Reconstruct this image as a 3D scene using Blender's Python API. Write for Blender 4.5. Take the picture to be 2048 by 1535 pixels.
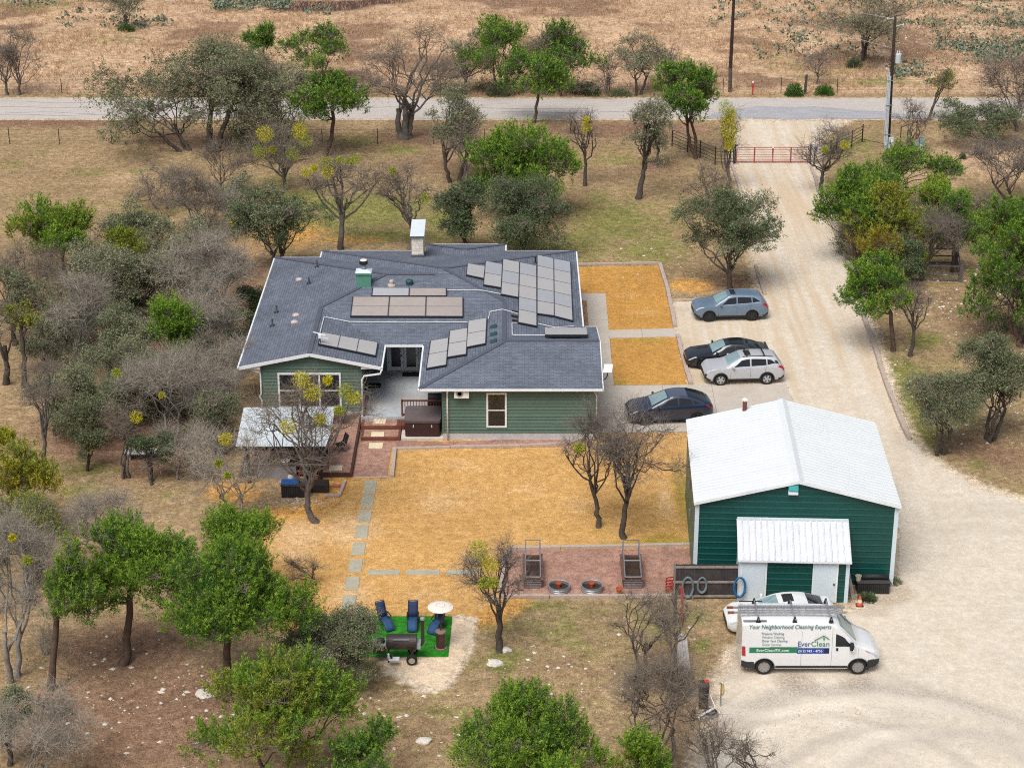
import bpy, bmesh, math, random
import numpy as np
from mathutils import Vector, Matrix

sc = bpy.context.scene
COL = sc.collection
for o in list(bpy.data.objects):
    bpy.data.objects.remove(o)

# ------------------------------------------------------------------ camera, sky, sun, exposure
CAM_H, PITCH, FPX = 44.5, math.radians(22.7), 3982.0      # drone 44.5 m up, 70 mm lens
cd = bpy.data.cameras.new('camera')
cam = bpy.data.objects.new('camera', cd)
COL.objects.link(cam)
cam.location = (0, 0, CAM_H)
cam.rotation_euler = (math.pi / 2 - PITCH, 0, 0)
cd.sensor_width = 36.0
cd.lens = 36.0 * FPX / 2048.0
cd.clip_start = 1.0
cd.clip_end = 6000.0
sc.camera = cam

SUN_EL, SUN_AZ = math.radians(58), math.radians(205)       # azimuth measured clockwise from +Y
world = bpy.data.worlds.new('World')
sc.world = world
world.use_nodes = True
wn = world.node_tree
bg = wn.nodes['Background']
sky = wn.nodes.new('ShaderNodeTexSky')
sky.sky_type = 'NISHITA'
sky.sun_disc = False
sky.sun_elevation = SUN_EL
sky.sun_rotation = SUN_AZ
sky.altitude = 200
sky.air_density = 1.0
sky.dust_density = 6.0
sky.ozone_density = 0.6
hs = wn.nodes.new('ShaderNodeHueSaturation')
hs.inputs['Saturation'].default_value = 0.62
wn.links.new(sky.outputs[0], hs.inputs['Color'])
wn.links.new(hs.outputs[0], bg.inputs[0])
bg.inputs[1].default_value = 0.1

sd = bpy.data.lights.new('sun', 'SUN')
sd.energy = 2.15
sd.angle = math.radians(34)
sd.color = (1.0, 0.97, 0.925)
sun = bpy.data.objects.new('sun', sd)
COL.objects.link(sun)
dirv = Vector((math.sin(SUN_AZ) * math.cos(SUN_EL), math.cos(SUN_AZ) * math.cos(SUN_EL), math.sin(SUN_EL)))
sun.rotation_euler = dirv.to_track_quat('Z', 'Y').to_euler()
sun.location = dirv * 80

sc.view_settings.view_transform = 'Standard'
sc.view_settings.look = 'None'
sc.view_settings.exposure = 0.2
sc.view_settings.gamma = 1.0
sc.view_settings.use_curve_mapping = False
sc.cycles.use_denoising = False
sc.cycles.filter_width = 1.1
sc.cycles.max_bounces = 6
sc.cycles.diffuse_bounces = 3
sc.cycles.glossy_bounces = 2
sc.cycles.transparent_max_bounces = 6
sc.cycles.transmission_bounces = 2

# ------------------------------------------------------------------ survey helpers: photo pixel -> place on the ground / on a wall / on a slope
CP, SP = math.cos(PITCH), math.sin(PITCH)
def ray(u, v):
    a = (u - 1024.0) / FPX; b = (767.5 - v) / FPX
    return (a, CP + b * SP, -SP + b * CP)
def G(u, v, z=0.0):
    d = ray(u, v); t = (z - CAM_H) / d[2]
    return (d[0] * t, d[1] * t, z)
def W(u, v, Y):
    d = ray(u, v); t = Y / d[1]
    return (d[0] * t, Y, CAM_H + d[2] * t)
def S(u, v, a, b, c):                                       # slope z = a + b*x + c*y
    d = ray(u, v); t = (a - CAM_H) / (d[2] - b * d[0] - c * d[1])
    return (d[0] * t, d[1] * t, CAM_H + d[2] * t)
def mpp(Y, z=0.0):                                          # pixels per metre at a place
    return FPX / (Y * CP + (CAM_H - z) * SP)

# ------------------------------------------------------------------ mesh helpers
class MB:
    def __init__(s):
        s.v = []; s.f = []; s.uv = None
    def quad(s, *p):
        n = len(s.v); s.v += [tuple(q) for q in p]; s.f.append(tuple(range(n, n + len(p)))); return s
    def box(s, x0, x1, y0, y1, z0, z1):
        n = len(s.v)
        s.v += [(x0,y0,z0),(x1,y0,z0),(x1,y1,z0),(x0,y1,z0),(x0,y0,z1),(x1,y0,z1),(x1,y1,z1),(x0,y1,z1)]
        s.f += [tuple(n+i for i in q) for q in ((0,3,2,1),(4,5,6,7),(0,1,5,4),(1,2,6,5),(2,3,7,6),(3,0,4,7))]
        return s
    def hexa(s, p):                                        # 8 corner points, bottom ring then top ring
        n = len(s.v); s.v += [tuple(q) for q in p]
        s.f += [tuple(n+i for i in q) for q in ((0,3,2,1),(4,5,6,7),(0,1,5,4),(1,2,6,5),(2,3,7,6),(3,0,4,7))]
        return s
    def beam(s, a, b, w, h, up=(0,0,1)):                    # box from a to b, w across, h tall (centred)
        a = Vector(a); b = Vector(b); d = (b - a).normalized(); u = Vector(up)
        r = d.cross(u)
        if r.length < 1e-4: r = d.cross(Vector((0, 1, 0)))
        r.normalize(); u = r.cross(d)
        r *= w / 2; u = u * (h / 2)
        return s.hexa([a-r-u, b-r-u, b+r-u, a+r-u, a-r+u, b-r+u, b+r+u, a+r+u])
    def prism(s, poly, z0, z1):
        n = len(s.v); k = len(poly)
        s.v += [(p[0], p[1], z0) for p in poly] + [(p[0], p[1], z1) for p in poly]
        s.f.append(tuple(n + i for i in reversed(range(k)))); s.f.append(tuple(n + k + i for i in range(k)))
        s.f += [(n+i, n+(i+1) % k, n+k+(i+1) % k, n+k+i) for i in range(k)]
        return s
    def tube(s, pts, rad, n=8, cap=True):
        pts = [Vector(p) for p in pts]
        if not hasattr(rad, '__len__'): rad = [rad] * len(pts)
        base = len(s.v); prev = None
        for i, p in enumerate(pts):
            d = (pts[min(i+1, len(pts)-1)] - pts[max(i-1, 0)]).normalized()
            if prev is None:
                r = d.orthogonal().normalized()
            else:
                r = (prev - d * prev.dot(d)); r = r.normalized() if r.length > 1e-5 else d.orthogonal().normalized()
            prev = r; q = d.cross(r)
            for k in range(n):
                a = 2 * math.pi * k / n
                s.v.append(tuple(p + (r * math.cos(a) + q * math.sin(a)) * rad[i]))
        for i in range(len(pts) - 1):
            for k in range(n):
                s.f.append((base+i*n+k, base+i*n+(k+1) % n, base+(i+1)*n+(k+1) % n, base+(i+1)*n+k))
        if cap:
            s.f.append(tuple(base + k for k in reversed(range(n))))
            s.f.append(tuple(base + (len(pts)-1)*n + k for k in range(n)))
        return s
    def lathe(s, prof, c=(0,0,0), n=20, axis='z', cap=True):
        base = len(s.v)
        for r, h in prof:
            for k in range(n):
                a = 2 * math.pi * k / n; x, y = r * math.cos(a), r * math.sin(a)
                s.v.append((c[0]+x, c[1]+y, c[2]+h) if axis == 'z' else (c[0]+x, c[1]+h, c[2]+y) if axis == 'y' else (c[0]+h, c[1]+x, c[2]+y))
        for i in range(len(prof) - 1):
            for k in range(n):
                s.f.append((base+i*n+k, base+i*n+(k+1) % n, base+(i+1)*n+(k+1) % n, base+(i+1)*n+k))
        if cap and prof[0][0] > 1e-4: s.f.append(tuple(base + k for k in reversed(range(n))))
        if cap and prof[-1][0] > 1e-4: s.f.append(tuple(base + (len(prof)-1)*n + k for k in range(n)))
        return s
    def grid(s, P):                                         # P[i][j] points
        n = len(s.v); a = len(P); b = len(P[0])
        for row in P: s.v += [tuple(p) for p in row]
        for i in range(a-1):
            for j in range(b-1):
                s.f.append((n+i*b+j, n+i*b+j+1, n+(i+1)*b+j+1, n+(i+1)*b+j))
        return s
    def mesh(s, name, m=None, smooth=False):
        me = bpy.data.meshes.new(name); me.from_pydata(s.v, [], s.f); me.update()
        if smooth: me.polygons.foreach_set('use_smooth', [True] * len(me.polygons))
        if m: me.materials.append(m)
        return me
    def build(s, name, m, parent=None, local=False, smooth=False, bevel=0, auto=False):
        me = s.mesh(name, m, smooth)
        return link(name, me, parent, local, bevel, fix=True)

def link(name, me, parent=None, local=False, bevel=0, fix=False):
    if fix:
        bm = bmesh.new(); bm.from_mesh(me); bmesh.ops.recalc_face_normals(bm, faces=bm.faces); bm.to_mesh(me); bm.free()
    o = bpy.data.objects.new(name, me); COL.objects.link(o)
    if parent is not None:
        o.parent = parent
        if not local:                                       # vertices given in world metres
            ws = Vector((0, 0, 0)); q = parent
            while q is not None:
                ws += q.location; q = q.parent
            o.location = -ws
    if bevel:
        b = o.modifiers.new('bevel', 'BEVEL'); b.width = bevel; b.segments = 2; b.limit_method = 'ANGLE'
    return o

def npmesh(name, V, F, m=None, col=None, smooth=False):
    """V (n,3), F (k,3|4) -> mesh; col (n,3) becomes the point colour 'Col'."""
    me = bpy.data.meshes.new(name); n = len(V); k, c = F.shape
    me.vertices.add(n); me.vertices.foreach_set('co', np.asarray(V, np.float32).ravel())
    me.loops.add(k * c); me.loops.foreach_set('vertex_index', F.astype(np.int32).ravel())
    me.polygons.add(k); me.polygons.foreach_set('loop_start', (np.arange(k) * c).astype(np.int32))
    me.polygons.foreach_set('use_smooth', np.full(k, smooth))
    me.update(calc_edges=True)
    if col is not None:
        a = me.attributes.new('Col', 'FLOAT_COLOR', 'POINT')
        a.data.foreach_set('color', np.concatenate([col, np.ones((n, 1))], 1).astype(np.float32).ravel())
    if m: me.materials.append(m)
    return me

def tag(o, label, cat, group=None, kind=None):
    if label: o['label'] = label
    if cat: o['category'] = cat
    if group: o['group'] = group
    if kind: o['kind'] = kind
    return o
def thing(name, label, cat, loc=(0, 0, 0), rz=0.0, group=None):
    o = bpy.data.objects.new(name, None); COL.objects.link(o)
    o.location = loc; o.rotation_euler = (0, 0, rz); o.empty_display_size = .3
    return tag(o, label, cat, group)
def struct(o, label=None):
    o['kind'] = 'structure'
    if label: o['label'] = label
    return o

# ------------------------------------------------------------------ materials
def srgb(r, g, b):
    return tuple(((c/255)/12.92 if c/255 <= .04045 else ((c/255+.055)/1.055)**2.4) for c in (r, g, b))
MATS = {}
def mat(name, col, rough=.75, var=.18, scale=2.5, bump=.15, bscale=45, metal=0, spec=.4, coat=0, dirt=None, dscale=1.2, damt=.5, streak=1.0):
    """Principled with two scales of colour mottling, optional dirt patches and fine bump."""
    if name in MATS: return MATS[name]
    m = bpy.data.materials.new(name); m.use_nodes = True; nt = m.node_tree; N = nt.nodes; L = nt.links
    p = N['Principled BSDF']
    p.inputs['Roughness'].default_value = rough; p.inputs['Metallic'].default_value = metal
    p.inputs['Specular IOR Level'].default_value = spec
    if coat: p.inputs['Coat Weight'].default_value = coat; p.inputs['Coat Roughness'].default_value = .06
    tc = N.new('ShaderNodeNewGeometry'); mp = N.new('ShaderNodeMapping'); L.new(tc.outputs['Position'], mp.inputs[0])
    mp.inputs['Scale'].default_value = (1, streak, 1)
    c = [None]
    def mixv(src, amt, sc_, det):
        n = N.new('ShaderNodeTexNoise'); n.inputs['Scale'].default_value = sc_; n.inputs['Detail'].default_value = det; n.inputs['Roughness'].default_value = .65
        L.new(mp.outputs[0], n.inputs['Vector'])
        r = N.new('ShaderNodeMapRange'); r.inputs[1].default_value = .3; r.inputs[2].default_value = .7; r.inputs[3].default_value = 1 - amt; r.inputs[4].default_value = 1 + amt
        L.new(n.outputs[0], r.inputs[0])
        x = N.new('ShaderNodeVectorMath'); x.operation = 'SCALE'
        L.new(r.outputs[0], x.inputs['Scale'])
        if src is None: x.inputs[0].default_value = col
        else: L.new(src, x.inputs[0])
        return x.outputs[0]
    src = None
    if var: src = mixv(None, var, scale, 6); src = mixv(src, var * .7, scale * 9, 3)
    if dirt:
        n = N.new('ShaderNodeTexNoise'); n.inputs['Scale'].default_value = dscale; n.inputs['Detail'].default_value = 8; n.inputs['Roughness'].default_value = .7
        L.new(mp.outputs[0], n.inputs['Vector'])
        r = N.new('ShaderNodeMapRange'); r.inputs[1].default_value = .5; r.inputs[2].default_value = .72; r.inputs[4].default_value = damt; L.new(n.outputs[0], r.inputs[0])
        x = N.new('ShaderNodeMix'); x.data_type = 'RGBA'; L.new(r.outputs[0], x.inputs['Factor'])
        if src: L.new(src, x.inputs['A'])
        else: x.inputs['A'].default_value = (*col, 1)
        x.inputs['B'].default_value = (*dirt, 1); src = x.outputs['Result']
    if src: L.new(src, p.inputs['Base Color'])
    else: p.inputs['Base Color'].default_value = (*col, 1)
    if bump:
        n = N.new('ShaderNodeTexNoise'); n.inputs['Scale'].default_value = bscale; n.inputs['Detail'].default_value = 4; L.new(mp.outputs[0], n.inputs['Vector'])
        b = N.new('ShaderNodeBump'); b.inputs['Strength'].default_value = bump; b.inputs['Distance'].default_value = .03
        L.new(n.outputs[0], b.inputs['Height']); L.new(b.outputs[0], p.inputs['Normal'])
    MATS[name] = m
    return m
def leafmat(name, rough=.65, trans=.25):
    if name in MATS: return MATS[name]
    m = bpy.data.materials.new(name); m.use_nodes = True; nt = m.node_tree; N = nt.nodes; L = nt.links
    p = N['Principled BSDF']; p.inputs['Roughness'].default_value = rough; p.inputs['Specular IOR Level'].default_value = .25
    a = N.new('ShaderNodeAttribute'); a.attribute_name = 'Col'
    L.new(a.outputs['Color'], p.inputs['Base Color'])
    if trans:
        t = N.new('ShaderNodeBsdfTranslucent'); x = N.new('ShaderNodeMixShader'); x.inputs[0].default_value = trans
        L.new(a.outputs['Color'], t.inputs[0]); L.new(p.outputs[0], x.inputs[1]); L.new(t.outputs[0], x.inputs[2])
        L.new(x.outputs[0], N['Material Output'].inputs[0])
    MATS[name] = m
    return m
def glassmat(name, col, alpha=.45, rough=.04):
    if name in MATS: return MATS[name]
    m = bpy.data.materials.new(name); m.use_nodes = True; nt = m.node_tree; N = nt.nodes; L = nt.links
    p = N['Principled BSDF']; p.inputs['Base Color'].default_value = (*col, 1); p.inputs['Roughness'].default_value = rough; p.inputs['Specular IOR Level'].default_value = .8
    t = N.new('ShaderNodeBsdfTransparent'); x = N.new('ShaderNodeMixShader'); x.inputs[0].default_value = alpha
    L.new(p.outputs[0], x.inputs[2]); L.new(t.outputs[0], x.inputs[1]); L.new(x.outputs[0], N['Material Output'].inputs[0])
    MATS[name] = m
    return m

WHITE = mat('white_trim', (.74, .77, .80), .55, .06, 1.5, .05, 30, dirt=(.5, .5, .48), damt=.3)
BLACKM = mat('black_metal', (.018, .018, .02), .5, .2, 4, .1)
BLACKP = mat('black_plastic', (.02, .02, .022), .6, .2, 4, .1)
RUBBER = mat('rubber', (.016, .016, .016), .85, .2, 6, .2)
STEEL = mat('galvanised_steel', (.42, .44, .46), .4, .15, 5, .1, metal=.7)
TIMBER = mat('weathered_timber', (.46, .38, .33), .9, .22, 2.2, .5, 30, dirt=(.24, .15, .115), dscale=2.2, damt=.6)
DECKW = mat('brown_stained_wood', (.16, .055, .038), .7, .3, 3, .3, 40)
DARKW = mat('dark_stained_wood', (.028, .020, .017), .75, .3, 3, .3, 40)
GREYW = mat('grey_fence_wood', (.05, .043, .045), .9, .3, 3.5, .4, 30, dirt=(.10, .085, .08), damt=.4)
CONC = mat('concrete', (.50, .45, .39), .9, .09, .5, .15, 60, dirt=(.37, .31, .25), dscale=.35, damt=.5)
GLASS = glassmat('window_glass', (.02, .025, .03), .6)
RNG = np.random.default_rng(11)
# ------------------------------------------------------------------ ground
def gp(*uv): return [G(u, v)[:2] for u, v in uv]
def dense(poly, step=.35, jit=0.0, rng=RNG, closed=True):
    out = []; k = len(poly)
    for i in range(k if closed else k - 1):
        a = np.array(poly[i]); b = np.array(poly[(i+1) % k]); n = max(1, int(np.hypot(*(b-a)) / step))
        for t in range(n): out.append(a + (b-a) * t / n)
    out = np.array(out)
    if jit:
        d = rng.normal(0, jit, out.shape)
        d = (d + np.roll(d, 1, 0) * .8 + np.roll(d, -1, 0) * .8) / 1.6
        out = out + d
    return out
def sdf(px, py, poly):                                       # negative inside
    poly = np.asarray(poly); d = np.full(px.shape, 1e9); ins = np.zeros(px.shape, bool); n = len(poly)
    for i in range(n):
        a = poly[i]; b = poly[(i+1) % n]; e = b - a
        t = np.clip(((px-a[0])*e[0] + (py-a[1])*e[1]) / (e @ e + 1e-9), 0, 1)
        d = np.minimum(d, np.hypot(px-a[0]-t*e[0], py-a[1]-t*e[1]))
        c = (a[1] > py) != (b[1] > py)
        ins ^= c & (px < (b[0]-a[0]) * (py-a[1]) / (b[1]-a[1] + 1e-12) + a[0])
    return np.where(ins, -d, d)
DRIVE = gp((1463,243),(1470,262),(1474,300),(1476,330),(1488,390),(1500,450),(1512,510),(1524,560),(1530,603),(1400,603),(1345,606),(1354,655),(1366,715),(1379,769),
           (1572,769),(1604,850),(1640,900),(1796,1000),(1800,1090),(1795,1150),(1750,1180),(1730,1215),(1660,1235),(1570,1270),(1480,1300),(1455,1340),(1440,1385),(1430,1450),(1400,1520),(1395,1640),
           (2300,1640),(2400,1250),(2250,1060),(2048,1003),(1965,976),(1900,945),(1852,912),(1816,880),(1793,828),(1768,758),(1744,680),(1722,617),(1704,560),(1680,500),(1660,440),(1641,385),(1625,330),(1628,290),(1648,262),(1690,243))
BLAWN = gp((786,900),(900,897),(1040,895),(1135,892),(1190,870),(1372,864),(1382,930),(1386,1092),(1012,1099),(1004,1150),(996,1197),(960,1222),(906,1231),(600,1231),(560,1190),(540,1120),(520,1070),(560,1040),(640,1030),(690,1000),(700,962),(783,956))
FLAWN1 = gp((1156,534),(1318,531),(1349,656),(1218,660),(1211,587),(1158,587))
FLAWN2 = gp((1220,677),(1353,674),(1378,768),(1227,770))
PAD = gp((1190,771),(1572,769),(1606,853),(1604,861),(1190,866))
BED = gp((1012,1102),(1386,1095),(1386,1146),(1346,1194),(998,1194),(1005,1150))
STRIP = gp((784,880),(880,884),(1190,872),(1188,880),(1132,893),(786,900))
DIRT = gp((780,1314),(905,1232),(945,1238),(930,1300),(905,1345),(878,1380),(835,1372),(800,1350),(770,1335))
ROADN, ROADF = 164.7, 171.4

xs = np.concatenate([[-3000,-1200,-500,-240,-130,-95], np.arange(-80, 80.1, .65), [95,130,240,500,1200,3000]])
ys = np.concatenate([[-600,-150,0,35,50], np.arange(58, 226, .65), [232,245,270,320,420,700,1300,3000]])
gx, gy = np.meshgrid(xs, ys); X = gx.ravel(); Y = gy.ravel()
def vnoise(x, y, f, seed):                                   # smooth value noise
    r = np.random.default_rng(seed).random((64, 64)); a = x*f; b = y*f
    i = np.floor(a).astype(int); j = np.floor(b).astype(int); u = a-i; v = b-j; u = u*u*(3-2*u); v = v*v*(3-2*v)
    q = lambda p, s: r[p % 64, s % 64]
    return (q(i,j)*(1-u)+q(i+1,j)*u)*(1-v) + (q(i,j+1)*(1-u)+q(i+1,j+1)*u)*v
far = np.clip((Y - 176) / 12, 0, 1)
Z = far * (1.2 * (vnoise(X, Y, .05, 1) - .5) + .5 * (vnoise(X, Y, .2, 2) - .5)) + np.clip((Y-176)/40, 0, 3) * .3
Z = np.where(Y > 226, Z * 0 + .3 * np.clip((Y-176)/40, 0, 3), Z)
nx, ny = len(xs), len(ys)
idx = np.arange(nx*ny).reshape(ny, nx)
F = np.stack([idx[:-1,:-1].ravel(), idx[:-1,1:].ravel(), idx[1:,1:].ravel(), idx[1:,:-1].ravel()], 1)
gme = npmesh('ground', np.stack([X, Y, Z], 1), F, smooth=True)
def blob(u, v, ru, rv, s=1.0):                               # soft patch around a surveyed spot
    c = G(u, v); k = mpp(c[1]); rx = ru / k; ry = rv / (k * CAM_H / math.hypot(CAM_H, c[1]))
    d = ((X-c[0])/rx)**2 + ((Y-c[1])/ry)**2
    return s * np.exp(-d * 1.2)
def acc(*bl):
    r = np.zeros_like(X)
    for b in bl: r = np.maximum(r, blob(*b))
    return r
green = acc((1100,500,300,45,.5),(1270,460,170,70,.5),(780,470,250,25,.6),(1150,1290,220,60,.36),(1050,1250,140,40,.42),(900,1420,140,40,.45),(1820,800,60,130,.8),(1750,330,150,40,.45),(1900,450,150,60,.35),(1880,760,120,100,.4),(640,440,120,40,.7),(300,420,200,40,.35),(1000,300,260,30,.3),(1350,430,60,60,.4),(1330,1250,90,50,.5),(720,420,180,40,.9),(600,400,90,30,.8),(880,440,90,30,.6),(1010,330,150,40,.35),(1230,440,130,60,.65),(1300,500,120,40,.6),(1200,400,60,30,.5),(1150,480,120,30,.6),(560,360,60,20,.5),(800,300,60,14,.6),
            (1700,290,70,30,.6),(1660,370,40,30,.45),(1930,390,70,20,.6),(1990,400,60,20,.5),(1790,790,35,60,.9),(1800,850,30,50,.9),(1850,680,40,25,.7),(1930,840,50,22,.6),(1820,740,30,30,.7),(1940,930,90,30,.4),(1850,920,60,15,.4),
            (1060,1213,120,10,.7),(1180,1225,140,22,.42),(1000,1320,45,30,.85),(960,1250,60,22,.6),(1120,1260,140,40,.45),(850,1390,60,20,.45),(1400,1290,40,20,.6),(1400,1230,50,25,.5),(1290,1230,60,25,.6),
            (150,940,140,25,.5),(160,980,90,25,.5),(330,990,60,20,.35),(100,300,70,14,.3),(60,390,60,14,.4),(180,345,80,16,.45),(280,345,60,14,.4),(20,330,60,14,.4),(1240,320,80,20,.5),(720,280,90,14,.5),(1650,150,160,30,.35),(1750,165,140,14,.5),(230,80,110,22,.4),
            (80,15,120,20,.5),(1560,130,100,60,.35),(620,1400,60,30,.3),(300,1340,60,20,.35),(30,1400,60,20,.4))
green = np.maximum(green, np.select([(Y > 123) & (Y < 160) & (X > -20) & (X < 20), (X > 21) & (Y < 163), (Y < 82) & (X > -8) & (X < 12), (Y < 163)], [.21, .22, .20, .06], 0))
litter = acc((300,640,260,130,.9),(470,640,60,160,1),(450,720,60,90,1),(230,860,200,90,.8),(300,920,140,50,.7),(300,1440,330,150,.8),(250,1300,170,80,.75),(120,1430,180,110,.7),(640,1440,180,80,.5),(950,1450,260,70,.45),(850,275,220,30,.6),(1250,260,260,22,.75),(100,245,300,14,.8),(860,330,200,50,.45),
             (1310,330,90,30,.6),(1420,420,40,60,.5),(1050,470,120,30,.35),(1250,350,120,20,.45),(1180,420,70,25,.4),(950,450,60,20,.3),(1450,560,70,40,.6),(1950,640,110,90,.55),(1990,900,110,60,.6),(1750,650,30,60,.5),(1900,900,90,40,.5),(800,1500,260,90,.4),(1150,1330,140,90,.35),(1330,1360,80,160,.5),(400,280,200,30,.55),(640,300,160,50,.35),(1680,560,30,60,.5))
straw = np.clip((Y - 172) / 3, 0, 1)
straw = np.maximum(straw, acc((1960,310,130,60,.8),(1850,350,90,60,.5),(150,300,260,70,.3),(250,350,90,26,.5)))
litter = np.maximum(litter, np.where(Y > 174, np.clip((vnoise(X, Y, .13, 5)*.6 + vnoise(X, Y, .45, 6)*.4 - .5)*3, 0, .62), 0))
rocky = acc((1950,560,120,50,1),(1900,620,120,60,.8),(1990,700,100,70,.7),(2020,820,60,60,1),(1970,850,80,40,1),(220,1330,120,60,.8),(390,1370,130,50,1),(480,1440,200,90,.7),(250,1400,200,100,.7),(830,1430,150,60,.8),(1000,1480,250,60,.9),(1150,1360,160,90,.7),(1300,1300,160,120,.5),(1740,690,40,40,.8),(1830,780,60,90,.6),(1800,1190,50,30,1),(1300,520,160,60,.25),(1850,60,250,80,.6),(1960,130,140,40,.8),(1620,110,70,40,.3))
dark = acc((640,12,110,14,1.2),(760,5,80,8,.8))
dDrive = sdf(X, Y, DRIVE)
gravel = np.clip(1 - dDrive / 1.3, 0, 1) * .75
gravel = np.maximum(gravel, np.clip(1 - np.abs(np.minimum(np.abs(Y-ROADN), np.abs(Y-ROADF))) / .9, 0, 1) * .7)
gravel = np.maximum(gravel, np.clip(1 - sdf(X, Y, DIRT) / .6, 0, 1) * .9)
gravel = np.maximum(gravel, acc((1480,700,40,30,.0),(1450,1410,60,60,.7),(1400,1500,40,60,.5)))
orange = np.clip(1 - sdf(X, Y, BLAWN) / 2.6, 0, 1) * .9
orange = np.maximum(orange, acc((640,1080,120,90,.7),(470,980,90,40,.6),(590,470,110,40,.55),(480,500,60,60,.5),(330,540,60,50,.45),(1380,570,60,18,.8),(700,480,120,16,.5)))
orange = np.where(Y > 98, np.minimum(orange, .8), orange)
for nm, a in (('green', green), ('litter', litter), ('straw', straw), ('rocky', rocky), ('gravel', gravel), ('orange', orange), ('dark', dark)):
    at = gme.attributes.new(nm, 'FLOAT', 'POINT'); at.data.foreach_set('value', np.clip(a, 0, 1).astype(np.float32))

def layered(name, layers, base, rough=.95, bump=.6, bdist=.05, fine=14, con=1.0):
    """ground material: base (two colours) then layers (attribute, colourA, colourB, edge noise scale)."""
    m = bpy.data.materials.new(name); m.use_nodes = True; nt = m.node_tree; N = nt.nodes; L = nt.links
    p = N['Principled BSDF']; p.inputs['Roughness'].default_value = rough; p.inputs['Specular IOR Level'].default_value = .15
    tc = N.new('ShaderNodeTexCoord').outputs['Object']
    def noise(s, d=6, r=.65, stretch=None):
        n = N.new('ShaderNodeTexNoise'); n.inputs['Scale'].default_value = s; n.inputs['Detail'].default_value = d; n.inputs['Roughness'].default_value = r
        if stretch:
            mp = N.new('ShaderNodeMapping'); mp.inputs['Scale'].default_value = stretch; L.new(tc, mp.inputs[0]); L.new(mp.outputs[0], n.inputs['Vector'])
        else: L.new(tc, n.inputs['Vector'])
        return n.outputs[0]
    def rng(v, a, b, c=0, d=1):
        r = N.new('ShaderNodeMapRange'); r.inputs[1].default_value = a; r.inputs[2].default_value = b; r.inputs[3].default_value = c; r.inputs[4].default_value = d; L.new(v, r.inputs[0]); return r.outputs[0]
    def mix(f, a, b):
        x = N.new('ShaderNodeMix'); x.data_type = 'RGBA'
        if isinstance(f, float): x.inputs['Factor'].default_value = f
        else: L.new(f, x.inputs['Factor'])
        for k, c in (('A', a), ('B', b)):
            if isinstance(c, tuple): x.inputs[k].default_value = (*c, 1)
            else: L.new(c, x.inputs[k])
        return x.outputs['Result']
    def math_(op, a, b):
        x = N.new('ShaderNodeMath'); x.operation = op
        for i, c in enumerate((a, b)):
            if isinstance(c, (int, float)): x.inputs[i].default_value = c
            else: L.new(c, x.inputs[i])
        return x.outputs[0]
    n_fine = noise(fine, 5, .75); n_mid = noise(1.1, 8, .7); n_big = noise(.22, 4); n_clump = noise(4.5, 4, .7)
    def two(a, b): return mix(rng(math_('ADD', math_('MULTIPLY', n_fine, .5), math_('MULTIPLY', n_mid, .5)), .36, .64), a, b)
    c = two(*base)
    for i, (attr, a, b, s, amt) in enumerate(layers):
        at = N.new('ShaderNodeAttribute'); at.attribute_name = attr
        nn = math_('ADD', math_('MULTIPLY', noise(s, 6, .7), .7), math_('MULTIPLY', n_clump, .3))
        f = rng(math_('ADD', at.outputs['Fac'], math_('MULTIPLY', math_('SUBTRACT', nn, .5), amt)), .26, .56)
        c = mix(f, c, two(a, b))
    def cr(n, amt): return rng(n, .36, .64, 1-amt*con, 1+amt*con)
    v = math_('MULTIPLY', cr(noise(2.1, 3, .6), .20), cr(n_clump, .26))
    v = math_('MULTIPLY', v, cr(n_fine, .22)); v = math_('MULTIPLY', v, cr(n_big, .12))
    sc_ = N.new('ShaderNodeVectorMath'); sc_.operation = 'SCALE'; L.new(c, sc_.inputs[0]); L.new(v, sc_.inputs['Scale'])
    L.new(sc_.outputs[0], p.inputs['Base Color'])
    b = N.new('ShaderNodeBump'); b.inputs['Strength'].default_value = bump; b.inputs['Distance'].default_value = bdist
    L.new(math_('ADD', n_fine, math_('MULTIPLY', n_clump, 1.5)), b.inputs['Height']); L.new(b.outputs[0], p.inputs['Normal'])
    return m
GM = layered('ground_dry_grass_and_soil', [
    ('straw', (.40,.255,.155), (.61,.44,.285), .35, .45),
    ('litter', (.185,.115,.075), (.34,.215,.14), .5, 1.1),
    ('green', (.15,.155,.045), (.31,.29,.105), .7, 1.7),
    ('orange', (.52,.27,.07), (.66,.37,.12), .7, .7),
    ('gravel', (.55,.44,.32), (.66,.56,.43), 1.2, .8),
    ('dark', (.05,.028,.025), (.12,.07,.06), .5, .6)], ((.24,.165,.088), (.43,.315,.18)))
gme.materials.append(GM)
ground = link('ground', gme); struct(ground, 'dry winter pasture and yard soil with green patches')

def sheet(name, poly, z, m, label, jit=0.0, step=.35):
    pts = dense(poly, step, jit) if jit else [np.array(p) for p in poly]
    bm = bmesh.new(); vs = [bm.verts.new((p[0], p[1], z)) for p in pts]
    f = bm.faces.new(vs)
    if f.normal.z < 0: f.normal_flip()
    bmesh.ops.triangulate(bm, faces=[f])
    for f in bm.faces:
        f.normal_update()
        if f.normal.z < 0: f.normal_flip()
    me = bpy.data.meshes.new(name); bm.to_mesh(me); bm.free(); me.materials.append(m)
    return struct(link(name, me), label)

ARCX, ARCY, ARCR = 14.5, 64.9, 7.8
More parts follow.
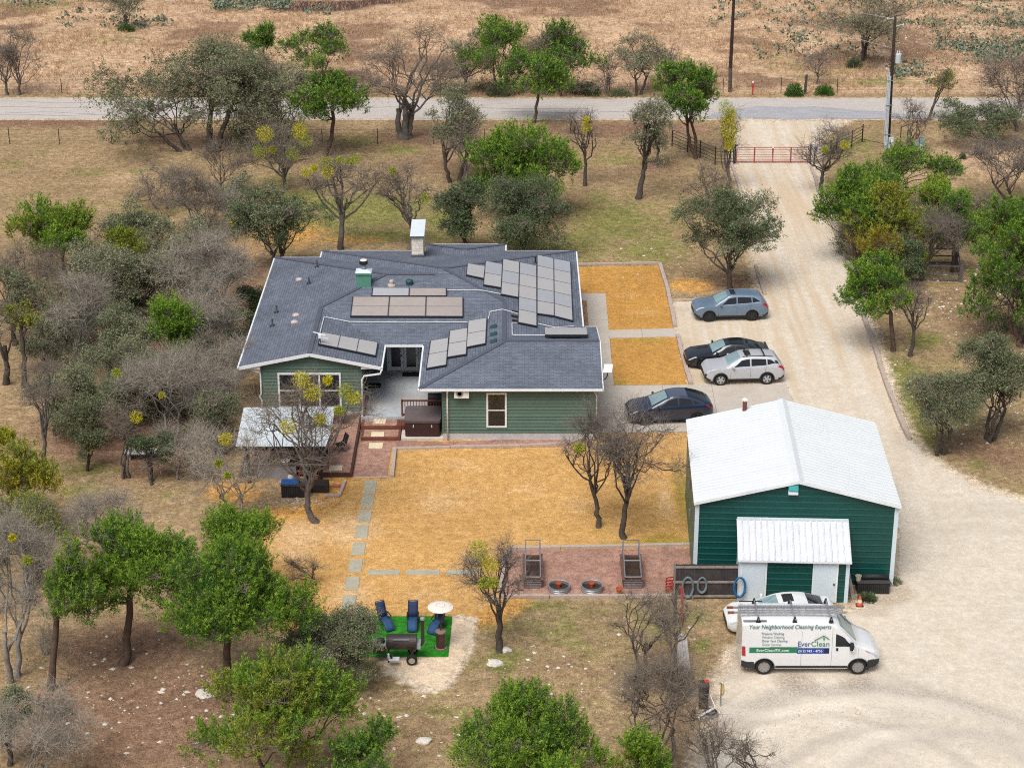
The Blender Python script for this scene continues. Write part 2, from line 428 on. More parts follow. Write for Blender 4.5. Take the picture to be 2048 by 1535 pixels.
# caliche drive: wheel-packed pale bands run along it, coarser grey gravel at the turning place
def caliche():
    m = layered('caliche_gravel', [], ((.56,.485,.385), (.69,.63,.535)), .95, .35, .03, 22, .3)
    nt = m.node_tree; N = nt.nodes; L = nt.links; p = N['Principled BSDF']; src = p.inputs['Base Color'].links[0].from_socket
    tc = N.new('ShaderNodeTexCoord').outputs['Object']
    def wave(center, r0, r1, w):                            # worn arcs left by turning vehicles
        s = N.new('ShaderNodeVectorMath'); s.operation = 'DISTANCE'; L.new(tc, s.inputs[0]); s.inputs[1].default_value = center
        n = N.new('ShaderNodeTexNoise'); n.inputs['Scale'].default_value = .35; n.inputs['Detail'].default_value = 5; L.new(tc, n.inputs['Vector'])
        a = N.new('ShaderNodeMath'); a.operation = 'MULTIPLY_ADD'; L.new(n.outputs[0], a.inputs[0]); a.inputs[1].default_value = 1.4; L.new(s.outputs['Value'], a.inputs[2])
        r = N.new('ShaderNodeMath'); r.operation = 'SUBTRACT'; L.new(a.outputs[0], r.inputs[0]); r.inputs[1].default_value = (r0 + r1) / 2 + 1.1 + .7
        q = N.new('ShaderNodeMath'); q.operation = 'ABSOLUTE'; L.new(r.outputs[0], q.inputs[0])
        k = N.new('ShaderNodeMapRange'); k.inputs[1].default_value = (r1-r0)/2; k.inputs[2].default_value = (r1-r0)/2 + w; k.inputs[3].default_value = 1; k.inputs[4].default_value = 0
        L.new(q.outputs[0], k.inputs[0]); return k.outputs[0]
    def over(fac, amt, colr, src):
        n = N.new('ShaderNodeTexNoise'); n.inputs['Scale'].default_value = 9; n.inputs['Detail'].default_value = 6; n.inputs['Roughness'].default_value = .8; L.new(tc, n.inputs['Vector'])
        r = N.new('ShaderNodeMapRange'); r.inputs[1].default_value = .38; r.inputs[2].default_value = .6; r.inputs[4].default_value = amt; L.new(n.outputs[0], r.inputs[0])
        f = N.new('ShaderNodeMath'); f.operation = 'MULTIPLY'; L.new(r.outputs[0], f.inputs[0]); L.new(fac, f.inputs[1])
        x = N.new('ShaderNodeMix'); x.data_type = 'RGBA'; L.new(f.outputs[0], x.inputs['Factor']); L.new(src, x.inputs['A']); x.inputs['B'].default_value = (*colr, 1); return x.outputs['Result']
    c0 = (ARCX, ARCY, 0)
    GR, PA, DK = (.40,.365,.325), (.82,.75,.64), (.44,.385,.32)
    for cx, cy, r0, w0, w, amt, colr in ((0,0,7.9,.35,.7,1.0,GR), (.8,.2,6.9,.22,.5,.75,PA), (-2.2,-.8,6.6,.08,.3,.85,DK), (1.5,-1.5,6.4,.14,.35,.8,GR), (2.6,-.6,5.2,.2,.4,.5,PA), (-3.5,1.0,9.6,.08,.35,.5,DK), (-5,-3,9.2,.15,.5,.45,PA), (4,-3,7.4,.12,.5,.6,GR), (9,14,9.0,.3,.8,.35,DK), (9.6,14,11.2,.3,.8,.35,DK)):
        src = over(wave((ARCX+cx, ARCY+cy, 0), r0-w0-1.1, r0+w0-1.1, w), amt, colr, src)
    for u, v, r0, amt, colr in ((1600,1362,.5,.7,(.22,.18,.145)), (1575,1356,.25,.6,(.24,.19,.15)), (1712,1364,.35,.7,(.22,.18,.145)), (1500,1330,.5,.5,(.36,.28,.20)), (1775,1185,.9,.8,(.30,.22,.14)), (1740,1215,.7,.6,(.34,.25,.17)), (1640,1245,1.0,.5,(.40,.31,.22)), (1470,1330,.8,.6,(.36,.27,.18)), (1360,620,.5,.6,(.40,.36,.28)), (1365,690,.6,.7,(.36,.34,.24)), (1392,755,.5,.7,(.33,.33,.20))):
        src = over(wave((*G(u, v)[:2], 0), -1.1-r0, -1.1+r0, .6), amt, colr, src)
    # long worn tracks of the straight drive: stretched noise
    mp = N.new('ShaderNodeMapping'); mp.inputs['Scale'].default_value = (1.6, .06, 1); L.new(tc, mp.inputs[0])
    n = N.new('ShaderNodeTexNoise'); n.inputs['Scale'].default_value = 1; n.inputs['Detail'].default_value = 4; L.new(mp.outputs[0], n.inputs['Vector'])
    r = N.new('ShaderNodeMapRange'); r.inputs[1].default_value = .4; r.inputs[2].default_value = .62; r.inputs[4].default_value = .75; L.new(n.outputs[0], r.inputs[0])
    sp = N.new('ShaderNodeSeparateXYZ'); L.new(tc, sp.inputs[0]); k = N.new('ShaderNodeMapRange'); k.inputs[1].default_value = 92; k.inputs[2].default_value = 112; k.inputs[3].default_value = .12; L.new(sp.outputs[1], k.inputs[0])
    kk = N.new('ShaderNodeMath'); kk.operation = 'MULTIPLY'; L.new(k.outputs[0], kk.inputs[0]); L.new(r.outputs[0], kk.inputs[1])
    x = N.new('ShaderNodeMix'); x.data_type = 'RGBA'; L.new(kk.outputs[0], x.inputs['Factor']); L.new(src, x.inputs['A']); x.inputs['B'].default_value = (.56,.43,.29, 1)
    L.new(x.outputs['Result'], p.inputs['Base Color'])
    return m
sheet('driveway', DRIVE, .008, caliche(), 'pale packed caliche gravel driveway and turning area', .10)
ROADM = mat('chip_seal_asphalt', (.49,.45,.415), .9, .12, .5, .3, 60, dirt=(.37,.345,.32), dscale=.3, damt=.5, streak=6)
rp = dense([(-400, ROADN), (400, ROADN)], .6, 0, closed=False); rq = dense([(400, ROADF), (-400, ROADF)], .6, 0, closed=False)
pts = np.concatenate([rp, rq]); pts[:, 1] += RNG.normal(0, .07, len(pts))
mb = MB(); n = len(rp)
for i in range(n - 1):
    mb.quad((*pts[i], .012), (*pts[i+1], .012), (*pts[2*n-2-i], .012), (*pts[2*n-1-i], .012))
struct(mb.build('road', ROADM), 'grey chip seal country road')
# dark braking marks on the road
TAR = mat('tyre_rubber_mark', (.27,.26,.26), .9, .2, 3, .1)
mb = MB()
for (u0, v0, u1, v1) in ((0,203,190,207),(0,214,195,216),(10,224,190,227),(0,230,215,231),(880,215,1180,219),(1000,225,1320,224),(700,214,840,216)):
    a = G(u0, v0); b = G(u1, v1); k = 24
    L0 = [(a[0]+(b[0]-a[0])*i/k, a[1]+(b[1]-a[1])*i/k+.18*math.sin(i*.35+u0), .018) for i in range(k+1)]
    mb.grid([[(x, y-.05, z) for x, y, z in L0], [(x, y+.05, z) for x, y, z in L0]])
struct(mb.build('skid_marks', TAR), 'thin dark tyre marks curving along the road')
# apron of newer blue-grey seal at the drive mouth
ap = [G(u, v)[:2] for u, v in ((1400,237),(1440,222),(1520,213),(1640,214),(1760,224),(1930,236),(1780,238),(1600,238.5))]
sheet('road_apron', ap, .020, mat('newer_asphalt', (.355,.36,.385), .85, .2, .5, .3, 60, dirt=(.42,.40,.38), dscale=.5, damt=.9, streak=5), 'newer blue grey asphalt where the drive meets the road', .12)

LAWNM = layered('dormant_orange_lawn', [('pale', (.60,.39,.19), (.72,.50,.27), .6, .9), ('olive', (.33,.24,.045), (.46,.32,.075), .7, .9)], ((.50,.28,.088), (.67,.42,.17)), .95, .6, .04, 16, .6)
LAWNF = layered('dormant_front_lawn', [('pale', (.56,.33,.12), (.66,.42,.17), .6, .9), ('olive', (.33,.24,.045), (.46,.32,.075), .7, .9)], ((.44,.225,.052), (.60,.34,.10)), .95, .6, .04, 16, .5)
def lawn(name, poly, label, pale=(), olive=(), jit=.02):
    poly = np.asarray(poly); x0, y0 = poly.min(0) - .5; x1, y1 = poly.max(0) + .5; st = .25
    ax = np.arange(x0, x1, st); ay = np.arange(y0, y1, st); qx, qy = np.meshgrid(ax, ay); px = qx.ravel(); py = qy.ravel()
    d = sdf(px, py, dense(poly, .3, jit))
    # pull the outside ring of vertices onto the outline
    gr_y, gr_x = np.gradient(d.reshape(qx.shape), st); gr_x = gr_x.ravel(); gr_y = gr_y.ravel(); gl = np.hypot(gr_x, gr_y) + 1e-6
    near = (d > 0) & (d < st * 1.45)
    px = np.where(near, px - gr_x/gl*d, px); py = np.where(near, py - gr_y/gl*d, py)
    keep = d < st * 1.45
    ii = np.arange(len(px)).reshape(qx.shape); Fq = np.stack([ii[:-1,:-1].ravel(), ii[:-1,1:].ravel(), ii[1:,1:].ravel(), ii[1:,:-1].ravel()], 1)
    ok = keep[Fq].all(1) & ((d[Fq] < 0).any(1)); Fq = Fq[ok]
    u, inv = np.unique(Fq, return_inverse=True); Fq = inv.reshape(Fq.shape); px = px[u]; py = py[u]
    me = npmesh(name, np.stack([px, py, np.full(len(px), .005)], 1), Fq, LAWNF if name == 'front_lawn' else LAWNM, smooth=True)
    for nm, bl in (('pale', pale), ('olive', olive)):
        a = np.zeros(len(px))
        for (cu, cv, ru, rv, s) in bl:
            c = G(cu, cv); k = mpp(c[1]); a = np.maximum(a, s*np.exp(-1.2*(((px-c[0])*k/ru)**2 + ((py-c[1])*k*.42/rv)**2)))
        at = me.attributes.new(nm, 'FLOAT', 'POINT'); at.data.foreach_set('value', a.astype(np.float32))
    return struct(link(name, me), label)
lawn('lawn', BLAWN, 'dormant orange lawn behind the house', ((900,1000,120,60,.42),(1060,980,90,40,.36),(930,930,90,20,.4),(700,1060,90,50,.6),(700,1190,90,40,.5),(1160,1010,60,30,.4),(1330,1000,30,60,.5),(860,1190,80,30,.4),(600,1080,80,60,.6)),
     ((1330,1080,70,14,.8),(1360,980,22,90,.6),(1200,1060,60,14,.4),(800,930,60,16,.35),(1100,915,200,8,.3),(1250,1085,100,10,.5)), .05)
lawn('front_lawn', FLAWN1, 'orange lawn panel beside the concrete walk', ((1260,590,70,14,.4),(1280,625,60,14,.45)), ((1320,640,20,20,.3),))
lawn('front_lawn', FLAWN2, 'small orange lawn panel beside the garage apron', ((1290,700,60,16,.3),), ((1290,682,60,10,.6),(1240,765,30,8,.6)))

sheet('concrete_pad', PAD, .022, CONC, 'concrete parking apron')
def slab(name, px, z, label):
    o = MB().prism([G(u, v)[:2] for u, v in px], -.1, z).build(name, CONC); return struct(o, label)
slab('walkway', ((1158,587),(1211,587),(1227.5,770.6),(1187,770.6),(1173,600.5),(1158,600.5)), .028, 'concrete walk along the house')
slab('walkway', ((1217.2,660.5),(1349.5,656.8),(1353.6,673.2),(1219.6,676.6)), .026, 'concrete cross walk between the lawn panels')
JOINT = mat('concrete_joint', (.24,.21,.18), .95, .1, 3, 0)  # even dark tone of the saw cuts
mb = MB()
for a, b in (((1180,640),(1215,640)),((1183,690),(1219,689)),((1185,735),(1224,734)),((1283,658.8),(1285,674.8))):
    p, q = G(*a), G(*b); mb.beam((p[0], p[1], .027), (q[0], q[1], .027), .025, .006)
for a, b in (((1423,770),(1440,863)),((1325,771),(1332,864))):
    p, q = G(*a), G(*b); mb.beam((p[0], p[1], .022), (q[0], q[1], .022), .025, .006)
struct(mb.build('control_joints', JOINT), 'thin saw cut joints in the concrete')
PINK = layered('pink_granite_gravel', [], ((.29,.16,.118), (.46,.28,.215)), .95, .8, .03, 34, .7)
sheet('gravel_bed', BED, .012, PINK, 'pink granite gravel bed of the kitchen garden', .03)
sheet('gravel_strip', STRIP, .014, PINK, 'pink gravel strip below the garage wall', .03)
sheet('bare_earth', DIRT, .006, layered('pale_bare_earth', [], ((.60,.46,.32), (.72,.60,.45)), .95, .4, .03, 18, .5), 'pale trodden earth beside the turf mat', .12)
# ------------------------------------------------------------------ house
ZE, SL = 3.2, .205
def shingles():
    m = bpy.data.materials.new('asphalt_shingles'); m.use_nodes = True; nt = m.node_tree; N = nt.nodes; L = nt.links
    p = N['Principled BSDF']; p.inputs['Roughness'].default_value = .85; p.inputs['Specular IOR Level'].default_value = .35
    uv = N.new('ShaderNodeUVMap'); uv.uv_map = 'UVMap'
    def brick(w, h, c1, c2, off, mort):
        b = N.new('ShaderNodeTexBrick'); b.inputs['Scale'].default_value = 1; b.inputs['Brick Width'].default_value = w; b.inputs['Row Height'].default_value = h
        b.inputs['Mortar Size'].default_value = mort; b.inputs['Mortar Smooth'].default_value = .3; b.inputs['Bias'].default_value = 0
        b.inputs['Color1'].default_value = (*c1, 1); b.inputs['Color2'].default_value = (*c2, 1); b.inputs['Mortar'].default_value = (.035,.038,.055, 1)
        b.offset = off; b.offset_frequency = 2; L.new(uv.outputs[0], b.inputs['Vector']); return b
    a = brick(.34, .15, (.092,.110,.150), (.165,.190,.242), .37, .012); c = brick(.21, .15, (.115,.131,.168), (.16,.178,.22), .6, 0)
    x = N.new('ShaderNodeMix'); x.data_type = 'RGBA'; x.inputs['Factor'].default_value = .4; L.new(a.outputs[0], x.inputs['A']); L.new(c.outputs[0], x.inputs['B'])
    n = N.new('ShaderNodeTexNoise'); n.inputs['Scale'].default_value = .5; n.inputs['Detail'].default_value = 7; L.new(uv.outputs[0], n.inputs['Vector'])
    r = N.new('ShaderNodeMapRange'); r.inputs[1].default_value = .3; r.inputs[2].default_value = .7; r.inputs[3].default_value = .86; r.inputs[4].default_value = 1.16; L.new(n.outputs[0], r.inputs[0])
    v = N.new('ShaderNodeVectorMath'); v.operation = 'SCALE'; L.new(x.outputs['Result'], v.inputs[0]); L.new(r.outputs[0], v.inputs['Scale']); L.new(v.outputs[0], p.inputs['Base Color'])
    b = N.new('ShaderNodeBump'); b.inputs['Strength'].default_value = .6; b.inputs['Distance'].default_value = .02
    L.new(a.outputs['Fac'], b.inputs['Height']); b.invert = True; L.new(b.outputs[0], p.inputs['Normal'])
    return m
SHINGLE = shingles()
RIDGEM = mat('ridge_cap_shingle', (.085,.093,.125), .9, .2, 6, .3)
HG = (.086,.146,.116)
SIDING = mat('green_lap_siding', HG, .6, .08, 1.0, .05, 40, dirt=(.085,.15,.11), damt=.3)
SIDING2 = mat('green_lap_siding_pale', (.098,.164,.131), .6, .08, 1.0, .05, 40)  # alternate boards paler, so the lap shadow lines are painted in
DOORW = mat('white_door', (.66,.72,.78), .5, .05, 2, 0)
INSIDE = mat('room_dark', (.012,.013,.016), .9, .2, 3, 0)
CURT = mat('curtain_cloth', (.34,.25,.14), .9, .25, 5, .2)
CURTG = mat('pale_curtain_cloth', (.42,.47,.45), .9, .25, 5, .2)
FOUND = mat('foundation_concrete', (.50,.50,.50), .9, .15, 1.5, .2, dirt=(.33,.30,.27), damt=.6)
house = thing('house', 'single storey green house with grey shingle hip roof and white trim', 'house', (-5.5, 108, 0))

roof = thing('roof', None, None); roof.parent = house
def roof_section(x0, x1, y0, y1, ends, dz, inset=0.0):
    """hip or gable roof of pitch SL over a rectangle; ends = set of sides that are gables (n,s,e,w)"""
    ze = ZE + dz; mb = MB(); tris = []
    x0 += inset; x1 -= inset; y0 += inset; y1 -= inset
    if (x1-x0) <= (y1-y0) and not ('e' in ends or 'w' in ends):      # ridge along y
        h = (x1-x0)/2; xm = (x0+x1)/2; zr = ze + SL*h
        a = y0 if 's' in ends else y0 + h; b = y1 if 'n' in ends else y1 - h
        R0, R1 = (xm, a, zr), (xm, b, zr)
        faces = [('w', [(x0,y1,ze),(x0,y0,ze),R0,R1]), ('e', [(x1,y0,ze),(x1,y1,ze),R1,R0]), ('s', [(x0,y0,ze),(x1,y0,ze),R0]), ('n', [(x1,y1,ze),(x0,y1,ze),R1])]
    else:
        h = (y1-y0)/2; ym = (y0+y1)/2; zr = ze + SL*h
        a = x0 if 'w' in ends else x0 + h; b = x1 if 'e' in ends else x1 - h
        R0, R1 = (a, ym, zr), (b, ym, zr)
        faces = [('s', [(x0,y0,ze),(x1,y0,ze),R1,R0]), ('n', [(x1,y1,ze),(x0,y1,ze),R0,R1]), ('w', [(x0,y1,ze),(x0,y0,ze),R0]), ('e', [(x1,y0,ze),(x1,y1,ze),R1])]
    bm = bmesh.new(); uvl = bm.loops.layers.uv.new('UVMap')
    for side, pts in faces:
        if side in ends: continue
        f = bm.faces.new([bm.verts.new(p) for p in pts])
        for l in f.loops:
            p = l.vert.co; s = math.hypot(1, SL)
            d = {'w': p.x-x0, 'e': x1-p.x, 's': p.y-y0, 'n': y1-p.y}[side] * s
            l[uvl].uv = (p.y if side in 'we' else p.x, d)
    g_s = .37 if 's' in ends else 0; g_e = .42 if 'e' in ends else 0
    f = bm.faces.new([bm.verts.new(p) for p in ((x0,y0+g_s,ze-.03),(x0,y1,ze-.03),(x1-g_e,y1,ze-.03),(x1-g_e,y0+g_s,ze-.03))])   # soffit
    bm.normal_update()
    me = bpy.data.meshes.new('roof_section'); bm.to_mesh(me); bm.free(); me.materials.append(SHINGLE)
    link('roof_section', me, roof)
    return R0, R1, ze
roof_section(-15.0, 4.06, 104.5, 119.5, (), 0)
roof_section(-12.1, 4.06, 104.6, 120.8, (), .004)
roof_section(-15.0, -7.2, 101.2, 113.0, 's', -.004)
roof_section(-4.95, 4.06, 98.1, 113.0, 'n', -.006, .002)
roof_section(-4.95, 4.85, 98.1, 107.3, 'e', -.002)
roof_section(-5.5, -.45, 111.0, 122.1, (), -.003)
def cap(a, b):                                              # ridge and hip caps
    MB().beam((a[0], a[1], a[2]+.012), (b[0], b[1], b[2]+.012), .26, .03).build('ridge_cap', RIDGEM, roof)
zz = lambda d: ZE + SL*d
cap((-11.1,101.22,zz(3.9)), (-11.1,108.3,zz(3.9)))
cap((-15,119.5,ZE), (-7.5,112,zz(7.5))); cap((-11.1,108.4,zz(3.9)), (-7.6,111.9,zz(7.45)))
cap((-7.5,112.0,zz(7.5)), (-4.6,112.0,zz(7.5))); cap((-12.1,120.8,ZE), (-4.05,112.75,zz(8.05))); cap((4.06,120.8,ZE), (-4.0,112.75,zz(8.05)))
cap((-4.0,112.6,zz(8.08)), (-.5,109.1,zz(4.55))); cap((-.44,109.0,zz(4.5)), (-.44,102.8,zz(4.5)))
cap((-4.95,98.1,ZE), (-.40,102.65,zz(4.55))); cap((-.35,102.7,zz(4.6)), (4.85,102.7,zz(4.6)))
cap((-5.5,122.1,ZE), (-3.0,119.6,zz(2.5))); cap((-.45,122.1,ZE), (-2.95,119.6,zz(2.5)))
# white fascia boards and gutters along the eaves
def gutter(a, b, z=ZE, name='gutter'):
    a = Vector((a[0], a[1], z-.075)); b = Vector((b[0], b[1], z-.075))
    return MB().beam(a, b, .10, .13).build(name, WHITE, house, bevel=.02)
gutter((-15.05,101.14), (-15.05,119.5)); gutter((-7.14,101.16), (-7.14,104.40)); gutter((-7.2,104.44), (-5.0,104.44)); gutter((-5.0,98.04), (-5.0,104.36))
gutter((-4.93,98.04), (4.85,98.04)); gutter((4.12,107.3), (4.12,120.8)); gutter((-15.0,119.56), (-12.2,119.56)); gutter((-12.16,119.6), (-12.16,120.8)); gutter((-12.1,120.86), (-5.5,120.86)); gutter((-.4,120.86), (4.05,120.86))
gutter((-5.4,122.16), (-.5,122.16)); gutter((-.39,120.9), (-.39,122.1)); gutter((4.2,107.36), (4.85,107.36))
def rake(a, b): MB().beam(a, b, .05, .18).build('fascia', WHITE, house)
za = ZE + SL*3.9 - .1
rake((-15,101.17,ZE-.1), (-11.1,101.17,za)); rake((-11.1,101.17,za), (-7.2,101.17,ZE-.1))
rake((4.88,98.1,ZE-.1), (4.88,102.7,ZE+SL*4.6-.1)); rake((4.88,102.7,ZE+SL*4.6-.1), (4.88,107.3,ZE-.1))
for x0, x1, xt in ((-14.95, -13.85, -13.85), (-7.25, -8.3, -8.3)):    # boxed eave returns
    MB().hexa([(x0,101.24,ZE-.17),(x1,101.24,ZE-.17),(x1,101.5,ZE-.17),(x0,101.5,ZE-.17),(x0,101.24,ZE-.12),(x1,101.24,ZE+SL*1.1-.13),(x1,101.5,ZE+SL*1.1-.13),(x0,101.5,ZE-.12)]).build('eave_return', WHITE, house)
# walls
def wall(x0, x1, y0, y1, z0=.42, z1=ZE-.04): return MB().box(x0, x1, y0, y1, z0, z1).build('wall', SIDING, house)
YG, YL, YC = 98.55, 101.55, 107.2
wall(-3.72, 4.45, YG, YG+.2); wall(4.25, 4.448, YG+.2, 106.9); wall(3.4, 3.6, 106.9, 120.2); wall(-3.72, -3.52, YG+.2, YC)
wall(-13.8, -8.35, YL, YL+.2); wall(-13.8, -13.6, YL+.2, 118.9); wall(-8.55, -8.352, YL+.2, YC); wall(-13.6, 3.4, 118.9, 119.1); wall(-8.35, -3.72, YC, YC+.2)
MB().prism([(-13.798,YL+.1),(-8.352,YL+.1),(-8.352,YL+.19),(-13.798,YL+.19)], ZE-.1, ZE+.02).build('wall_plate', SIDING, house)
gb = MB(); gb.v = [(-13.8,YL+.03,ZE-.04),(-8.35,YL+.03,ZE-.04),(-8.35,YL+.03,ZE+SL*1.1),(-11.1,YL+.03,ZE+SL*3.7),(-13.8,YL+.03,ZE+SL*1.1)]; gb.f = [(0,1,2,3,4)]
gb.build('gable_wall', SIDING, house)
gb = MB(); gb.v = [(4.43,YG,ZE-.05),(4.43,106.9,ZE-.05),(4.43,102.7,ZE+SL*4.5)]; gb.f = [(0,1,2)]; gb.build('gable_wall', SIDING, house)
MB().box(-3.74, 4.47, YG-.02, YG+.22, -.1, .42).build('foundation', FOUND, house)
MB().box(-13.82, -8.33, YL-.02, YL+.22, -.1, .42).build('foundation', FOUND, house)
MB().box(-13.82, -13.58, YL+.2, 119, -.1, .42).build('foundation', FOUND, house)
def boards(x0, x1, y, z0, z1, top=None, n=.195):
    z = z0; k = 0; cache = {}
    while z < z1 - .03:
        a, b = x0, x1
        if top:
            hh = z + n - ZE
            if hh > SL*1.1:                                     # inside the gable triangle
                cut = (hh / SL) - 1.1; a, b = x0 + cut, x1 - cut
        if b - a < .3: break
        key = (round(b-a, 3), k % 2)
        if key not in cache:
            w = b - a
            cache[key] = MB().hexa([(0,-.048,0),(w,-.048,0),(w,0,0),(0,0,0),(0,-.006,n),(w,-.006,n),(w,0,n),(0,0,n)]).mesh('siding_board', SIDING2 if k % 2 else SIDING)
        o = link('siding_board', cache[key], house); o.location = Vector((a, y, z)) - house.location
        z += n; k += 1
boards(-3.72, 4.45, YG-.002, .42, ZE-.10); boards(-13.8, -8.35, YL-.002, .42, ZE+.75, top=True); boards(-8.35, -3.72, YC-.002, .5, ZE-.1)
for x, y in ((-3.72, YG), (4.45, YG), (-13.8, YL), (-8.35, YL)):
    MB().box(x-.06, x+.06, y-.05, y+.06, .42, ZE-.05).build('corner_board', SIDING, house)
# windows
def window(x0, x1, z0, z1, y, cols=1, curtain=None, split=True, fr=.10):
    w = thing('window', None, None); w.parent = house; w.location = Vector(((x0+x1)/2, y, z0)) - house.location
    f = MB()
    f.box(x0, x1, y-.075, y, z1-fr, z1).box(x0, x1, y-.075, y, z0, z0+fr).box(x0, x0+fr, y-.074, y, z0+fr, z1-fr).box(x1-fr, x1, y-.074, y, z0+fr, z1-fr)
    cw = (x1-x0-2*fr)/cols
    for c in range(1, cols): f.box(x0+fr+c*cw-.05, x0+fr+c*cw+.05, y-.073, y, z0+fr, z1-fr)
    f.build('frame', WHITE, w)
    MB().box(x0+fr-.01, x1-fr+.01, y-.038, y-.034, z0+fr-.01, z1-fr+.01).build('room_dark', INSIDE, w)
    for c in range(cols):
        a, b = x0+fr+c*cw, x0+fr+(c+1)*cw; zm = (z0+z1)/2
        if split:
            MB().box(a, b, y-.066, y-.04, zm-.03, zm+.03).build('sash_rail', WHITE, w)
            MB().box(a, b, y-.058, y-.055, z0+fr, zm-.03).build('pane', GLASS, w); MB().box(a, b, y-.058, y-.055, zm+.03, z1-fr).build('pane', GLASS, w)
        else: MB().box(a, b, y-.058, y-.055, z0+fr, z1-fr).build('pane', GLASS, w)
        if curtain:
            for s in (0, 1):
                x_a = a if s == 0 else b; sg = 1 if s == 0 else -1; q = []
                for r in range(7):
                    t = r/6; zz_ = z1-fr - (z1-z0-2*fr) * (t*.5 if curtain is CURT else t); wd = (.36 - .12*t if curtain is CURT else .22) * cw
                    q.append([(x_a + sg*wd*j/8, y-.045-.006*(j % 2), zz_) for j in range(9)])
                MB().grid(q).build('curtain', curtain, w)
    return w
a = W(972.5, 784, YG); b = W(1013.6, 853.3, YG); window(a[0], b[0], b[2], a[2], YG-.03, 1, CURT)
a = W(555, 744.5, YL); b = W(684, 814, YL); window(a[0], b[0], b[2], a[2], YL-.03, 3, CURTG)
# french doors to the covered porch
def french_door(x0, x1):
    d = thing('french_door', None, None); d.parent = house; d.location = Vector((x0, YC, .5)) - house.location
    MB().box(x0, x1, YC-.09, YC-.035, .52, 2.6).build('leaf', DOORW, d)
    MB().box(x0+.16, x1-.16, YC-.10, YC-.088, .78, 2.42).build('pane', mat('door_glass', (.012,.016,.022), .06, 0, 1, 0, spec=.7), d)
    MB().lathe([(0,-.05),(.035,-.04),(.035,.0)], (x1-.09, YC-.10, 1.5), 10, 'y').build('handle', BLACKM, d)
xa = W(776, 741, YC)[0]; dw = .86
for i in range(2): french_door(xa+.06+i*(dw+.02), xa+.06+i*(dw+.02)+dw)
MB().box(xa-.04, xa+.05, YC-.075, YC-.03, .5, 2.7).box(xa+.07+2*(dw+.02), xa+.16+2*(dw+.02), YC-.075, YC-.03, .5, 2.7).build('door_frame', DOORW, house)
# porch floor
PORCH = mat('painted_porch_concrete', (.40,.435,.46), .6, .16, .9, .1, dirt=(.50,.40,.34), dscale=.5, damt=.6)
MB().prism([(-8.33,100.5),(-4.9,100.5),(-4.9,100.45),(-3.74,100.45),(-3.74,YC),(-8.33,YC)], -.1, .5).build('porch_floor', PORCH, house)
# downspouts
def pipe(pts, r=.05): MB().tube(pts, r, 8).build('downspout', WHITE, house, smooth=True)
pipe([(-7.14,101.2,ZE-.15),(-7.25,101.25,2.75),(-8.15,101.42,2.55),(-8.28,101.45,2.3),(-8.28,101.45,.15)], .06)
pipe([(-15.0,101.25,ZE-.15),(-14.5,101.4,ZE-.25),(-13.9,101.45,2.75),(-13.87,101.45,2.6),(-13.87,101.45,1.5),(-13.98,101.45,1.3),(-13.87,101.45,1.1),(-13.87,101.45,.1)])
pipe([(-3.45,98.06,ZE-.15),(-3.48,98.40,2.8),(-3.48,98.42,2.5),(-3.48,98.42,.05)])
pipe([(4.40,98.4,2.9),(4.56,98.5,2.6),(4.56,98.5,.05)], .03)
# mini split outdoor unit hung on the garage wall
ac = thing('air_conditioner', 'white air conditioner unit mounted high on green garage wall', 'air conditioner', (0,0,0))
a = W(908, 778, YG-.4); b = W(938, 796.5, YG-.4)
ac.location = ((a[0]+b[0])/2, YG-.25, b[2]); hx = (b[0]-a[0])/2; hz = a[2]-b[2]+.02
MB().box(-hx, hx, -.16, .14, 0, hz).build('casing', WHITE, ac, True, bevel=.02)
MB().lathe([(.20,-.175),(.20,-.161)], (-.10, 0, hz*.5), 20, 'y').build('fan_grille', mat('grey_grille', (.30,.31,.31), .6, .1), ac, True)
fg = MB()
for r in (.06,.11,.16): fg.lathe([(r-.008,-.182),(r+.008,-.182),(r+.008,-.176)], (-.10,0,hz*.5), 20, 'y')
fg.build('fan_guard', STEEL, ac, True); MB().box(-hx, -hx+.04, .1, .24, -.04, 0).box(hx-.04, hx, .1, .24, -.04, 0).build('bracket', STEEL, ac, True)
# stone chimney with metal cap
STONE = mat('cream_limestone', (.72,.68,.60), .9, .16, 4, .4, 25, dirt=(.50,.38,.27), dscale=2.5, damt=.6)
SOOT = mat('lead_flashing', (.09,.095,.11), .7, .2, 3, .1)
CAPM = mat('pale_metal_cap', (.62,.69,.74), .45, .06, 2, .05)
ch = thing('chimney', None, None); ch.parent = house
cx0, cx1 = W(823.2, 503, 117.7)[0], W(846.5, 503, 117.7)[0]; cy0, cy1 = 117.7, 120.1; zt = W(835, 474, 117.7)[2]
ch.location = Vector((cx0, cy0, 3)) - house.location
MB().box(cx0+.03, cx1-.03, cy0+.03, cy1-.03, 3.2, zt).build('core', mat('mortar', (.45,.42,.37), .95), ch)
rs = random.Random(4); z = 3.75
while z < zt - .05:
    h = min(rs.uniform(.12, .2), zt - z)
    for side in range(2):
        p = 0; Lm = (cx1-cx0) if side == 0 else (cy1-cy0)
        while p < Lm - .02:
            w = min(rs.uniform(.22, .5), Lm - p)
            if Lm - p - w < .12: w = Lm - p
            e = rs.uniform(0, .02)
            if side == 0: MB().box(cx0+p+.006, cx0+p+w-.006, cy0-e, cy0+.05, z+.006, z+h-.006).build('stone', STONE, ch)
            else: MB().box(cx1-.05, cx1+e, cy0+p+.006, cy0+p+w-.006, z+.006, z+h-.006).build('stone', STONE, ch)
            p += w
    z += h
MB().box(cx0-.04, cx1+.04, cy0-.04, cy0+.02, 3.65, 4.0).build('flashing', SOOT, ch)
